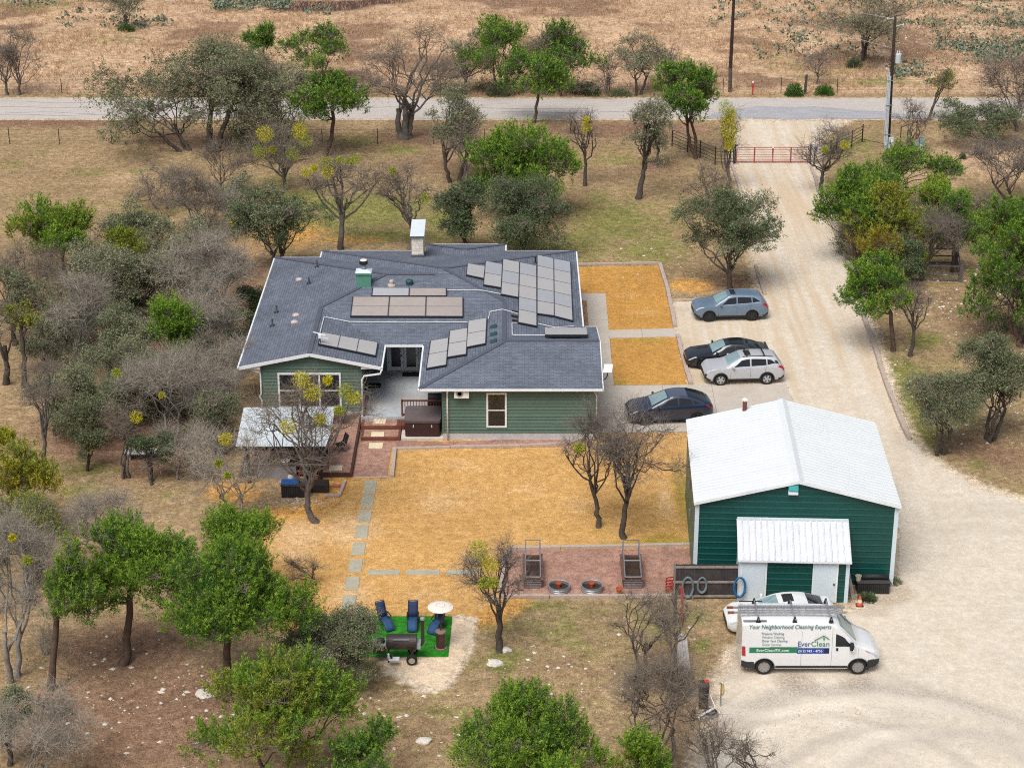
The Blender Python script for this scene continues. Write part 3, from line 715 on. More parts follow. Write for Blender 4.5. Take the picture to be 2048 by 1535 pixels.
MB().hexa([(cx0-.08,cy0-.12,zt),(cx1+.08,cy0-.12,zt),(cx1+.08,cy1+.1,zt+.25),(cx0-.08,cy1+.1,zt+.25),(cx0-.08,cy0-.12,zt+.09),(cx1+.08,cy0-.12,zt+.09),(cx1+.08,cy1+.1,zt+.34),(cx0-.08,cy1+.1,zt+.34)]).build('cap', CAPM, ch)
MB().box(cx0-.07, cx1+.07, cy0-.135, cy0-.122, zt-.01, zt+.085).build('cap_edge', SOOT, ch)
# green boxed flue
fl = thing('flue_box', None, None); fl.parent = house
p0 = S(713, 575, ZE - SL*104.5, 0, SL); p1 = S(742, 574, ZE - SL*104.5, 0, SL)
fx0, fx1, fy = p0[0], p1[0], p0[1]; zb = p0[2]-.35; ztp = W(727, 546, fy)[2]
fl.location = Vector((fx0, fy, zb)) - house.location
FGREEN = mat('flue_green', (.09,.26,.19), .6, .12, 2, .1)
MB().box(fx0, fx1, fy, fy+.8, zb, ztp).build('casing', FGREEN, fl)
MB().hexa([(fx0-.05,fy-.05,ztp),(fx1+.05,fy-.05,ztp),(fx1+.05,fy+.85,ztp),(fx0-.05,fy+.85,ztp),(fx0+.2,fy+.25,ztp+.12),(fx1-.2,fy+.25,ztp+.12),(fx1-.2,fy+.55,ztp+.12),(fx0+.2,fy+.55,ztp+.12)]).build('cap', CAPM, fl)
MB().box(fx0-.06, fx1+.06, fy-.07, fy-.005, ztp-.1, ztp-.005).build('trim', FGREEN, fl)
fc = ((fx0+fx1)/2, fy+.4, 0)
MB().lathe([(.13,ztp+.1),(.13,ztp+.42)], fc, 14).build('flue_pipe', mat('blue_grey_metal', (.30,.42,.50), .4, .1, metal=.5), fl, smooth=True)
MB().lathe([(.23,ztp+.42),(.25,ztp+.44),(.25,ztp+.64),(.22,ztp+.66)], fc, 18).build('flue_hood', BLACKM, fl, smooth=False)
MB().lathe([(.22,ztp+.662),(.2,ztp+.69),(0,ztp+.70)], fc, 18).build('flue_cap', mat('pale_pink_metal', (.75,.70,.69), .5, .05), fl)
# roof vents, vent pipes, flashings
WP = (ZE + SL*15.0, SL, 0); MP_ = (ZE - SL*104.5, 0, SL); RWP = (ZE + SL*4.95, SL, 0); EP = (ZE + SL*4.06, -SL, 0); LEP = (ZE - SL*7.2, -SL, 0)
VENTB = mat('vent_flashing', (.52,.42,.37), .7, .3, 12, .1)
for u, v in ((634,533.5),(618,567),(553.5,624.5),(545,651.5)):
    p = S(u, v, *WP); mb = MB().lathe([(.16,-.02),(.15,.03),(.05,.06),(.045,.42),(.03,.43)], p, 10); mb.build('vent_pipe', BLACKM, house, smooth=True)
p = S(1071, 526, *EP); MB().lathe([(.14,-.02),(.05,.05),(.045,.42),(.03,.43)], p, 10).build('vent_pipe', BLACKM, house)
for u, v in ((598,559),(592,630),(589,644)):
    p = S(u, v, *WP); MB().lathe([(.22,-.04),(.20,.05),(.12,.10),(.06,.11)], p, 12).build('vent_flashing', VENTB, house)
p = S(783, 570, *MP_); MB().lathe([(.24,-.04),(.22,.04),(.12,.06),(.11,.22),(.14,.24),(.10,.32)], p, 14).build('roof_vent', VENTB, house)
p = S(819, 568, *MP_); MB().lathe([(.22,-.04),(.2,.04),(.19,.10),(.23,.12),(.23,.22),(.17,.28)], p, 14).build('roof_vent', mat('green_metal', (.02,.07,.075), .5, .1), house)
for u, v in ((987,654),(987,669),(987,683.5)):
    p = S(u, v, *RWP); MB().hexa([(p[0]-.2,p[1]-.18,p[2]-.05),(p[0]+.2,p[1]-.18,p[2]+.03),(p[0]+.2,p[1]+.18,p[2]+.03),(p[0]-.2,p[1]+.18,p[2]-.05),(p[0]-.16,p[1]-.15,p[2]+.06),(p[0]+.16,p[1]-.15,p[2]+.17),(p[0]+.16,p[1]+.15,p[2]+.17),(p[0]-.16,p[1]+.15,p[2]+.06)]).build('roof_vent', mat('green_metal', (.02,.07,.075)), house)
for u, v in ((1030,625),(1029,634),(1031,643)):
    p = S(u, v, *EP); MB().beam((p[0]-.18,p[1],p[2]+.1), (p[0]+.18,p[1]-.05,p[2]+.04), .12, .09).build('junction_box', BLACKP, house)
# white conduit over the roof between the arrays
def conduit(pts, plane, r=.022):
    q = [S(u, v, *plane) for u, v in pts]; MB().tube([(x, y, z+.07) for x, y, z in q], r, 6).build('conduit', WHITE, house)
conduit(((640,668),(648,636.5),(652,636),(695,644.5),(698,645.3)), LEP); conduit(((696,645.2),(800,646.5),(936,646)), MP_)
conduit(((892,582),(958,581.5)), MP_); conduit(((958,581.5),(1001,589.5)), EP); conduit(((1036,629),(1005,620.5),(980,625),(977,639)), RWP)
conduit(((1034,647),(1024,647.5),(1024.5,671)), EP); conduit(((1076,649),(1110,656.5),(1148,654)), EP)
GNP = (ZE + SL*107.3, 0, -SL); conduit(((1025,671.5),(1112,672)), (ZE + SL*4.6 - .05, 0, 0))
# solar arrays: every module a part, laid on its slope
SOLAR = mat('solar_glass', (.42,.41,.405), .24, .05, .35, 0, spec=.6)  # sky reflection put into the base colour of all panel glass
SOLARW = mat('solar_glass_warm_glare', (.355,.315,.29), .24, .07, .35, 0, spec=.6)  # copy with the warm glare of the reflection painted in
SOLARB = mat('solar_glass_cool', (.37,.38,.41), .24, .05, .35, 0, spec=.6)
SKIRT = mat('solar_black_frame', (.015,.018,.026), .5, .1)
FRAME = mat('solar_frame', (.11,.11,.125), .4, .1)
def array(label, plane, blocks, lift=.13, mats=None):
    c = S(*blocks[0][0][0], *plane); t = thing('solar_array', label, 'solar panels', (c[0], c[1], c[2]))
    k = 0
    for corners, nu, nv in blocks:                           # corners: TL, TR, BR, BL in the photo
        q = [np.array(S(u, v, *plane)) + np.array((0,0,lift)) for u, v in corners]
        P = lambda s, r: (q[0]*(1-s)+q[1]*s)*(1-r) + (q[3]*(1-s)+q[2]*s)*r
        for i in range(nu):
            for j in range(nv):
                s0, s1, r0, r1 = i/nu, (i+1)/nu, j/nv, (j+1)/nv
                a, b, c_, d = P(s0, r0), P(s1, r0), P(s1, r1), P(s0, r1); m = (a+b+c_+d)/4
                g = .012; sh = lambda p, e: p + (m-p)/np.linalg.norm(m-p)*e
                A, B, C, D = [sh(p, g) for p in (a, b, c_, d)]; dn = np.array((0,0,-.045))
                o = MB().hexa([A+dn, B+dn, C+dn, D+dn, A, B, C, D]).build('solar_panel', FRAME, t)
                A, B, C, D = [sh(p, .055) + np.array((0,0,.004)) for p in (a, b, c_, d)]
                mm = mats[k % len(mats)] if mats else SOLAR; k += 1
                g_ = MB().hexa([A+dn*.5, B+dn*.5, C+dn*.5, D+dn*.5, A, B, C, D]); me = g_.mesh('cell_glass', mm)
                gl = link('cell_glass', me, o, fix=True)
                ws = Vector((0,0,0)); gl.location = (0,0,0)
        # black skirt round the block
        up = np.array((0,0,-.005)); dn = np.array((0,0,-lift+.01))
        for i in range(4):
            a, b = q[i], q[(i+1) % 4]; e = np.cross(b-a, (0,0,1)); e = e/np.linalg.norm(e)*.03
            if np.dot(e, (a+b)/2 - sum(q)/4) < 0: e = -e
            MB().hexa([a+dn, b+dn, b+dn+e, a+dn+e, a+up, b+up, b+up+e, a+up+e]).build('skirt', SKIRT, t)
    return t
z1 = lambda x, y: (460+x/2.601, 420+y/2.601)
z2 = lambda x, y: (780+x/4.652, 470+y/4.652)
z3 = lambda x, y: (470+x/5.292, 470+y/5.292)
def blk(f, *p): return [f(*q) for q in p]
array('two row solar array of eight warm toned panels facing the yard', MP_, [
    (blk(z1, (742,414),(1126,416),(1126,455),(738,455)), 2, 1), (blk(z1, (640,461),(1212,462),(1212,562),(628,560)), 3, 2)], .13, [SOLARB, SOLARW, SOLARW, SOLARW, SOLARW, SOLARW, SOLARW, SOLARW])
array('row of three solar panels above the gable with big window', LEP, [(blk(z3, (920,1048),(1512,1155),(1488,1295),(885,1170)), 3, 1)])
array('stepped solar array of six panels beside the porch opening', RWP, [
    (blk(z2, (380,1000),(545,972),(522,1225),(340,1257)), 1, 2), (blk(z2, (558,908),(722,880),(708,1125),(533,1153)), 1, 2), (blk(z2, (728,815),(900,787),(888,1025),(712,1060)), 1, 2)])
array('largest solar array stepping across the driveway side of the roof', EP, [
    (blk(z2, (722,280),(885,306),(872,420),(712,385)), 1, 1), (blk(z2, (890,258),(1045,288),(1033,505),(872,478)), 1, 2), (blk(z2, (1052,238),(1205,268),(1195,595),(1033,565)), 1, 3),
    (blk(z2, (1208,270),(1363,300),(1365,862),(1193,828)), 1, 5), (blk(z2, (1370,200),(1522,233),(1528,767),(1370,745)), 1, 5), (blk(z2, (1525,235),(1678,265),(1700,812),(1530,769)), 1, 5)], .13, [SOLAR, SOLARB, SOLAR, SOLAR, SOLARB])
t = thing('solar_array', 'single tilted solar panel on the garage ridge', 'solar panels', (3.2, 104.0, 4.0))
MB().hexa([(1.85,103.35,4.22),(4.2,103.35,4.22),(4.2,104.9,4.02),(1.85,104.9,4.02),(1.85,103.35,4.27),(4.2,103.35,4.27),(4.2,104.9,4.07),(1.85,104.9,4.07)]).build('solar_panel', SOLAR, t)
MB().box(1.83, 4.22, 103.28, 103.345, 4.10, 4.25).build('skirt', SKIRT, t); MB().box(2.0, 2.08, 103.4, 104.8, 3.9, 4.1).box(3.9, 3.98, 103.4, 104.8, 3.9, 4.1).build('rail', STEEL, t)
# flat dish at the garage corner, aerial on the gable roof
d = thing('satellite_dish', 'small flat white satellite dish on an arm at the garage roof corner', 'satellite dish', (4.95, 99.3, 3.3))
MB().hexa([(-.05,-.28,.42),(.42,-.28,.42),(.5,.32,.66),(.03,.32,.66),(-.05,-.30,.46),(.42,-.30,.46),(.5,.30,.70),(.03,.30,.70)]).build('panel', mat('dish_white', (.8,.81,.82), .5, .03), d, True)
MB().tube([(-.12,.0,-.12),(.1,.0,-.05),(.2,.0,.15),(.22,.02,.52)], .03, 8).build('arm', BLACKM, d, True)
p = S(641, 690, *LEP)
d = thing('weather_station', 'white aerial with small vanes beside the row of three solar panels', 'aerial', p)
MB().tube([(0,0,-.02),(0,0,.6)], .025, 6).build('mast', BLACKM, d, True)
MB().box(-.10, .10, -.10, .10, .42, .68).build('sensor_box', WHITE, d, True, bevel=.03); MB().beam((-.4,.1,.75), (.3,-.1,.62), .08, .03).beam((0,0,.5), (.45,-.1,.42), .06, .03).build('vane', WHITE, d, True)
MB().tube([(-.1,0,.0),(-.12,-.1,-.04),(-.2,-.3,-.06)], .03, 6).build('cable', BLACKM, d, True)
# porch railing (brown) with balusters
def railing(a, b, label):
    a = Vector(a); b = Vector(b); t = thing('railing', label, 'railing', a)
    MB().beam(a+Vector((0,0,.92)), b+Vector((0,0,.92)), .10, .07).build('top_rail', DECKW, t); MB().beam(a+Vector((0,0,.10)), b+Vector((0,0,.10)), .05, .08).build('bottom_rail', DECKW, t)
    for p in (a, b): MB().box(p.x-.05, p.x+.05, p.y-.05, p.y+.05, p.z-.3, p.z+.98).build('post', DECKW, t)
    n = max(2, int((b-a).length/.15))
    for i in range(1, n):
        p = a.lerp(b, i/n); MB().box(p.x-.02, p.x+.02, p.y-.02, p.y+.02, p.z+.1, p.z+.9).build('baluster', DECKW, t)
railing((-6.05,100.62,.5), (-3.85,100.62,.5), 'brown porch railing with upright balusters behind the hot tub')
railing((-8.15,100.6,.5), (-8.15,101.5,.5), 'short brown railing beside the white downspout at the porch')
# things on the porch
m_ = mat('door_mat', (.02,.02,.02), .95, .3, 8, .2)
o = MB().box(-6.35, -4.95, 106.3, 106.9, .502, .525).build('doormat', m_); tag(o, 'dark doormat in front of the white french doors', 'doormat')
o = MB().box(-8.2, -7.5, 104.6, 105.3, .502, .525).build('doormat', m_); tag(o, 'dark square mat beside the gable wing wall', 'doormat')
g = thing('gas_grill', 'covered black grill tucked under the porch eave', 'grill', (-4.2, 101.3, .5))
MB().box(-.45, .35, -.3, .3, .1, .75).build('cover', BLACKP, g, True, bevel=.06); MB().lathe([(.28,-.45),(.28,.40)], (0,0,.80), 14, 'x').build('hood', BLACKP, g, True)
for x in (-.4, .3): MB().box(x-.03, x+.03, -.28, .28, 0, .12).build('leg', BLACKM, g, True)
c_ = thing('porch_chair', 'dark wicker chair in the shade by the french doors', 'chair', (-4.35, 105.6, .5))
MB().box(-.35,.35,-.35,.35,.2,.45).build('seat', BLACKP, c_, True, bevel=.04); MB().box(.25,.37,-.35,.35,.45,1.0).build('backrest', BLACKP, c_, True, bevel=.04)
MB().box(-.3,.3,-.3,.3,.45,.56).build('cushion', mat('grey_cushion', (.10,.10,.105), .95), c_, True, bevel=.03)
for x in (-.3,.3):
    for y in (-.3,.3): MB().box(x-.03,x+.03,y-.03,y+.03,0,.2).build('leg', BLACKP, c_, True)
# hot tub
h = thing('hot_tub', 'brown hot tub with a grey brown cover beside the porch', 'hot tub', (-4.85, 99.65, .12))
def rounded(hx, hy, r, n=5):
    out = []
    for cx, cy, a0 in ((hx-r,hy-r,0),(-hx+r,hy-r,90),(-hx+r,-hy+r,180),(hx-r,-hy+r,270)):
        for k in range(n+1):
            a = math.radians(a0 + 90*k/n); out.append((cx+r*math.cos(a), cy+r*math.sin(a)))
    return out
MB().prism(rounded(.96,.98,.15), 0, .82).build('cabinet', mat('tub_cabinet', (.045,.020,.020), .5, .2, 3, .1), h, True)
MB().prism(rounded(1.0,1.02,.17), .82, .88).build('rim', mat('tub_rim', (.09,.07,.07), .6, .1), h, True)
for y0, y1 in ((-1.0,-.012),(.012,1.0)): MB().prism([(x, max(min(y, y1), y0)) for x, y in rounded(.99,1.0,.17)], .885, .985).build('cover', mat('tub_cover', (.13,.105,.105), .65, .12, 2, .1), h, True, bevel=.02)
for x in (-.5,.5): MB().box(x-.02,x+.02,-1.0,-.985,.55,.7).build('strap_clip', WHITE, h, True)
o = MB().box(-6.02, -3.75, 98.45, 100.42, -.1, .115).build('hot_tub_pad', mat('pad_concrete', (.56,.52,.45), .9, .12)); struct(o, 'concrete pad under the hot tub')
o = thing('wooden_step', 'brown timber step block beside the hot tub', 'step', (-6.02, 100.0, .1))
for i in range(4): MB().box(-6.32+i*.145, -6.19+i*.145, 99.55, 100.35, .36, .42).build('board', DECKW, o)
MB().box(-6.33, -5.9, 99.58, 100.32, .1, .355).build('riser', DECKW, o)
# terraced steps down from the porch
def terrace(x0, x1, y0, y1, z, label, front=True, fm=DECKW):
    t = thing('terrace_step', label, 'step', ((x0+x1)/2, y0, 0))
    MB().box(x0+.1, x1-.1, y0+.1, y1, -.05, z).build('gravel_fill', PINK, t)
    MB().box(x0, x1, y0, y0+.13, -.05, z+.03).build('timber', fm, t)
    MB().box(x0, x0+.13, y0+.132, y1, -.05, z+.03).build('timber', fm, t); MB().box(x1-.13, x1, y0+.132, y1, -.05, z+.03).build('timber', fm, t)
    return t
terrace(-8.25, -6.06, 99.5, 100.44, .34, 'upper gravel filled timber step below the porch')
terrace(-8.2, -6.06, 98.35, 99.48, .18, 'lower gravel filled timber step below the porch')
terrace(-14.2, -8.32, 93.8, 101.5, .20, 'wide gravel terrace framed in dark timber under the metal pavilion', fm=mat('dark_red_timber', (.07,.032,.026), .8, .3, 3, .3))
o = MB().prism([(-8.3,93.75),(-6.5,93.7),(-6.48,97.5),(-6.05,98.33),(-8.3,98.33)], -.05, .025).build('gravel_path', PINK); struct(o, 'pink gravel path from the steps to the lawn')
SANDST = mat('cream_paver', (.70,.60,.42), .9, .1, 3, .2)
for (u0, v0, u1, v1, z, lb) in ((746,840.5,772,850,.34,'cream square paver on the upper porch step'),(741,866,769,876,.18,'cream square paver on the lower porch step'),(737,886,766.5,897,.025,'cream square paver on the pink gravel path'),(657,933,685,943.5,.20,'cream square paver near the front edge of the pavilion terrace')):
    a, b = G(u0, v0, z), G(u1, v1, z); o = MB().box(a[0]+.05, b[0]-.05, b[1]+(.18 if z > .1 else 0), a[1]+(.12 if z > .1 else 0), z-.03, z+.035).build('paver', SANDST); tag(o, lb, 'paver')
# ------------------------------------------------------------------ metal barn
BG = (.003,.062,.055)
BARN = mat('barn_green_metal', BG, .42, .07, 1.2, .03, 20, spec=.4, dirt=(.012,.10,.078), damt=.25)
BRIB = mat('barn_rib_highlight', (.012,.10,.078), .4, .06, 2, 0)  # paler green, painted as the bright highlight on each rib
ROOFW = mat('white_roof_metal', (.69,.735,.755), .45, .04, .7, .03, 20, dirt=(.64,.685,.70), dscale=.6, damt=.45)
ROOFA = mat('annex_roof_metal', (.60,.63,.665), .5, .07, 1.0, .03, 20, dirt=(.50,.53,.57), dscale=.9, damt=.4)  # greyer and darker than the barn roof metal
BTRIM = mat('pale_blue_white_trim', (.60,.69,.76), .5, .05, 1.5, .03)
bx0, bx1, by0, by1, be, bh = 8.69, 17.89, 82.25, 91.4, 4.2, 5.35
bm_ = (bx0+bx1)/2
barn = thing('metal_barn', 'dark green metal barn with a white ribbed gable roof', 'barn', (bm_, (by0+by1)/2, 0))
w = MB(); w.v = [(bx0,by0,0),(bx1,by0,0),(bx1,by0,be),(bm_,by0,bh-.03),(bx0,by0,be)]; w.f = [(0,1,2,3,4)]; w.build('front_wall', BARN, barn)
w = MB(); w.v = [(bx0,by1,0),(bx1,by1,0),(bx1,by1,be),(bm_,by1,bh-.03),(bx0,by1,be)]; w.f = [(0,1,2,3,4)]; w.build('rear_wall', BARN, barn)
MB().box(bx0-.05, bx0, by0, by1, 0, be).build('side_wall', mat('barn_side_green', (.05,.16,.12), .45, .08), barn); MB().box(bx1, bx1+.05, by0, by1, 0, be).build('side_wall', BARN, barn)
cache = {}
z = .22
while z < bh - .1:                                          # horizontal ribs of the wall sheets
    c = 0 if z < be else (z - be) / (bh - be) * (bm_ - bx0)
    a, b = bx0+.12+c, bx1-.12-c
    if b - a > .6:
        rb = MB().hexa([(a,by0-.016,z),(b,by0-.016,z),(b,by0-.002,z-.03),(a,by0-.002,z-.03),(a,by0-.016,z+.03),(b,by0-.016,z+.03),(b,by0-.002,z+.06),(a,by0-.002,z+.06)])
        rb.build('wall_rib', BARN, barn)
        MB().box(a, b, by0-.019, by0-.0165, z+.012, z+.031).build('wall_rib_highlight', BRIB, barn)  # highlight along the rib, painted as a thin paler strip
    z += .305
for x0, x1 in ((bx0-.06, bx0+.13), (bx1-.13, bx1+.06)): MB().box(x0, x1, by0-.05, by0+.1, 0, be).build('corner_trim', BTRIM, barn)
# roof: ribbed sheets 0.92 m wide, each sheet a part
ov = .14; sl = (bh-be)/(bm_-bx0); ze_ = be - sl*ov
ny = 10; wy = (by1-by0+.36)/ny
for s in (-1, 1):
    xe = bx0-ov if s < 0 else bx1+ov
    def rp(y0, y1, h0=0.0):
        pts = []
        prof = []
        for k in range(3):
            yb = y0 + (y1-y0)*k/3; d = (y1-y0)/3
            prof += [(yb, 0), (yb+d*.72, 0), (yb+d*.79, .014), (yb+d*.91, .014), (yb+d*.985, 0)]
        prof.append((y1, 0))
        return [[(xe, y, ze_+h+.02) for y, h in prof], [(bm_, y, bh+h+.02) for y, h in prof]]
    for i in range(ny):
        y0 = by0-.2+i*wy; g = rp(y0, y0+wy-.004)
        MB().grid(g).build('roof_sheet', ROOFW, barn)
    MB().hexa([(xe,by0-.18,ze_-.06),(bm_,by0-.18,bh-.06),(bm_,by1+.1,bh-.06),(xe,by1+.1,ze_-.06),(xe,by0-.18,ze_+.012),(bm_,by0-.18,bh+.012),(bm_,by1+.1,bh+.012),(xe,by1+.1,ze_+.012)]).build('roof_deck', ROOFW, barn)
    MB().beam((xe,by0-.22,ze_-.02), (bm_,by0-.22,bh-.02), .05, .14).build('rake_trim', WHITE, barn)
MB().hexa([(bm_-.28,by0-.24,bh-.05),(bm_+.28,by0-.24,bh-.05),(bm_+.28,by1+.16,bh-.05),(bm_-.28,by1+.16,bh-.05),(bm_-.02,by0-.24,bh+.085),(bm_+.02,by0-.24,bh+.085),(bm_+.02,by1+.16,bh+.085),(bm_-.02,by1+.16,bh+.085)]).build('ridge_cap', ROOFW, barn)
# gable light fitting, rusty flue
a = W(1595, 968, by0); vt = thing('gable_vent', None, None); vt.parent = barn; vt.location = Vector((a[0], by0, a[2]-.4)) - barn.location
MB().hexa([(a[0]-.22,by0-.28,a[2]-.22),(a[0]+.22,by0-.28,a[2]-.22),(a[0]+.22,by0-.03,a[2]-.28),(a[0]-.22,by0-.03,a[2]-.28),(a[0]-.22,by0-.2,a[2]+.02),(a[0]+.22,by0-.2,a[2]+.02),(a[0]+.22,by0-.03,a[2]+.10),(a[0]-.22,by0-.03,a[2]+.10)]).build('hood', mat('teal_hood', (.05,.36,.36), .5, .1), vt)
MB().box(a[0]-.22, a[0]+.22, by0-.27, by0-.03, a[2]-.42, a[2]-.285).build('louver', WHITE, vt)
p = S(1482, 822, be + sl*(-bx0), sl, 0)
fp = thing('flue_pipe', None, None); fp.parent = barn; fp.location = Vector(p) - barn.location
MB().lathe([(.11,-.3),(.11,.55)], p, 12).build('pipe', mat('rusty_pipe', (.17,.05,.04), .7, .3, 5, .2), fp); MB().lathe([(.16,.55),(.17,.62),(.04,.70)], p, 12).build('cap', mat('pale_cap', (.72,.66,.62), .6), fp)
barn.rotation_euler = (0, 0, -math.radians(2.4))
# lean-to annex
ax0, ax1, ay = 10.70, 15.55, 80.5
az0, az1 = 2.25, 3.35
w = MB(); w.v = [(ax0,ay,0),(ax1,ay,0),(ax1,ay,az0),(ax0,ay,az0)]; w.f = [(0,1,2,3)]; w.build('annex_wall', BARN, barn)
for x in (ax0, ax1):
    w = MB(); w.v = [(x,ay,0),(x,by0-.03,0),(x,by0-.03,az1-.08),(x,ay,az0)]; w.f = [(0,1,2,3)]; w.build('annex_wall', BARN, barn)
    MB().box(x-.10 if x == ax0 else x-.07, x+.07 if x == ax0 else x+.10, ay-.04, ay+.08, 0, az0).build('corner_trim', BTRIM, barn)
    MB().beam((x, by0-.06, .05), (x, by0-.06, az1-.05), .10, .08, (0,1,0)).build('corner_trim', BTRIM, barn)
z = .22
while z < az0 - .08:
    MB().hexa([(ax0+.1,ay-.016,z),(ax1-.1,ay-.016,z),(ax1-.1,ay-.002,z-.03),(ax0+.1,ay-.002,z-.03),(ax0+.1,ay-.016,z+.03),(ax1-.1,ay-.016,z+.03),(ax1-.1,ay-.002,z+.06),(ax0+.1,ay-.002,z+.06)]).build('wall_rib', BARN, barn)
    MB().box(ax0+.1, ax1-.1, ay-.019, ay-.0165, z+.012, z+.031).build('wall_rib_highlight', BRIB, barn); z += .305
nx_ = 6; wx = (ax1-ax0+.3)/nx_
for i in range(nx_):
    x0 = ax0-.15+i*wx; prof = []
    for k in range(3):
        xb = x0 + wx*k/3; d = wx/3; prof += [(xb,0),(xb+d*.72,0),(xb+d*.79,.04),(xb+d*.91,.04),(xb+d*.985,0)]
    prof.append((x0+wx-.004, 0))
    MB().grid([[(x, ay-.25, az0-.07+h+.03) for x, h in prof], [(x, by0-.06, az1-.02+h+.03) for x, h in prof]]).build('annex_roof_sheet', ROOFA, barn)
MB().beam((ax0-.15,ay-.26,az0-.07), (ax1+.15,ay-.26,az0-.07), .03, .10).build('annex_fascia', WHITE, barn)
MB().beam((ax0-.12,by0-.09,az1+.03), (ax1+.12,by0-.09,az1+.03), .10, .10).build('annex_flashing', BTRIM, barn)
MB().hexa([(ax0-.14,ay-.22,az0-.1),(ax1+.14,ay-.22,az0-.1),(ax1+.14,by0-.06,az1-.06),(ax0-.14,by0-.06,az1-.06),(ax0-.14,ay-.22,az0-.05),(ax1+.14,ay-.22,az0-.05),(ax1+.14,by0-.06,az1-.005),(ax0-.14,by0-.06,az1-.005)]).build('annex_roof_deck', ROOFA, barn)
for u0, u1, v1, knob in ((1483, 1536, 1121, False), (1627, 1678, 1123, True)):
    a = W(u0, v1, ay); b = W(u1, v1, ay); a = (a[0]+.25, a[1], a[2]); b = (b[0]+.25, b[1], b[2]); d = thing('door', None, None); d.parent = barn; d.location = Vector((a[0], ay, 0)) - barn.location
    MB().box(a[0], b[0], ay-.07, ay-.03, .03, a[2]-.0).build('door_frame', WHITE, d); MB().box(a[0]+.06, b[0]-.10, ay-.095, ay-.071, .05, a[2]-.07).build('leaf', BTRIM, d)
    if knob: MB().lathe([(0,-.075),(.045,-.06),(.045,-.03),(.02,0)], (b[0]-.17, ay-.095, 1.0), 10, 'y').build('handle', BLACKM, d)
a = W(1629, 1119, ay); MB().box(a[0]-.14, a[0]+.04, ay-.16, ay-.03, a[2]-.02, a[2]+.08).build('lamp', WHITE, barn)
for z_ in (1.6, 2.6): MB().box(bx0-.14, bx0-.055, 84.2+z_, 84.4+z_, z_, z_+.35).build('meter_box', STEEL, barn)
# deck box and rolled tarp at the barn's right corner
def deck_box(name, label, x0, x1, y0, y1, h, lid=None):
    t = thing(name, label, 'storage box', ((x0+x1)/2, (y0+y1)/2, 0)); n = int((x1-x0)/.09)
    MB().box(x0+.02, x1-.02, y0+.02, y1-.02, 0, h-.06).build('body', BLACKP, t)
    for i in range(n):
        a = x0 + (x1-x0)*i/n; MB().box(a+.008, a+(x1-x0)/n-.008, y0-.005, y0+.02, .02, h-.06).build('slat', mat('charcoal_resin', (.022,.021,.022), .7, .3, 4, .2), t)
    MB().box(x0-.03, x1+.03, y0-.04, y1+.03, h-.058, h).build('lid', lid or mat('charcoal_lid', (.05,.048,.048), .8, .2), t, bevel=.015)
    return t
deck_box('storage_box', 'dark slatted storage box against the barn corner by the drive', 15.95, 17.45, 81.2, 81.9, .62)
o = MB().tube([(16.2,81.5,.75),(16.8,81.52,.77),(17.4,81.5,.74)], .13, 12).build('rolled_tarp', mat('black_tarp', (.018,.019,.023), .6, .3, 5, .4), smooth=True); tag(o, 'rolled black tarp lying on the slatted storage box', 'tarp')
o = thing('bucket', 'cream bucket standing beside the rolled black tarp', 'bucket', (16.0, 81.4, .62)); MB().lathe([(.11,0),(.14,.24),(.15,.25),(.13,.25),(.105,.03)], (0,0,0), 14).build('pail', mat('cream_plastic', (.5,.44,.33), .7, .1), o, True)
for i, (a, b, lb) in enumerate((((15.55,81.0,0),(15.42,81.9,1.7),'longer grey plank leaning on the annex corner'),((15.72,80.7,0),(15.45,81.6,1.35),'shorter grey plank leaning on the annex corner'))):
    o = MB().beam(a, b, .16, .05, (0,1,0)).build('plank', mat('grey_plank', (.22,.19,.18), .9, .3, 4, .3)); tag(o, lb, 'plank')
c = thing('traffic_cone', 'orange traffic cone with a white band near the storage box', 'traffic cone', G(1719, 1210)); OR = mat('cone_orange', (.62,.10,.035), .6, .15)
MB().prism(rounded(.17,.17,.05,3), 0, .04).build('base', BLACKP, c, True); MB().lathe([(.15,.04),(.115,.18)], n=16).build('cone', OR, c, True); MB().lathe([(.115,.18),(.08,.32)], n=16).build('band', mat('cone_white', (.62,.55,.48), .7, .15), c, True); MB().lathe([(.08,.32),(.035,.48),(0,.485)], n=16).build('tip', OR, c, True)
# privacy fence with coiled hoses
fy = 80.75
ft = thing('wood_fence', 'dark weathered plank fence panel holding coiled hoses', 'fence', (8.9, fy, 0)); fx0, fx1 = 7.4, 10.4; n = 22
for i in range(n):
    a = fx0 + (fx1-fx0)*i/n; hh = 1.78 + .03*RNG.random()
    MB().box(a+.002, a+(fx1-fx0)/n-.002, fy, fy+.02+.008*(i % 2), .1, hh).build('plank', GREYW, ft)
RAILW = mat('pale_rail_wood', (.30,.26,.23), .9, .25, 4, .3)
for z_ in (.12, .85, 1.62): MB().box(fx0, fx1, fy-.045, fy-.003, z_, z_+.09).build('rail', RAILW, ft)
for x in (fx0+.02, fx1-.05): MB().box(x, x+.07, fy-.048, fy+.06, 0, 1.85).build('post', STEEL if x < 8 else GREYW, ft)
def hose(label, x, z, y, rx, rz, m, loops, seed, tail=True):
    r = np.random.default_rng(seed); pts = []
    for i in range(loops*22):
        a = i*2*math.pi/22; l = i/22
        pts.append((x + rx*(1+.10*math.sin(l*2.3+seed))*math.cos(a), y-.05-.02*(l % 3), z + rz*(1+.07*math.cos(l*1.9+seed))*math.sin(a)))
    if tail: pts += [(x+rx*.8, y-.12, z-rz*.7), (x+rx*1.1, y-.15, z-rz*1.2), (x+rx*1.25, y-.16, z-rz*1.6)]
    o = MB().tube(pts, .035, 6).build('hose', m, smooth=True); tag(o, label, 'hose'); return o
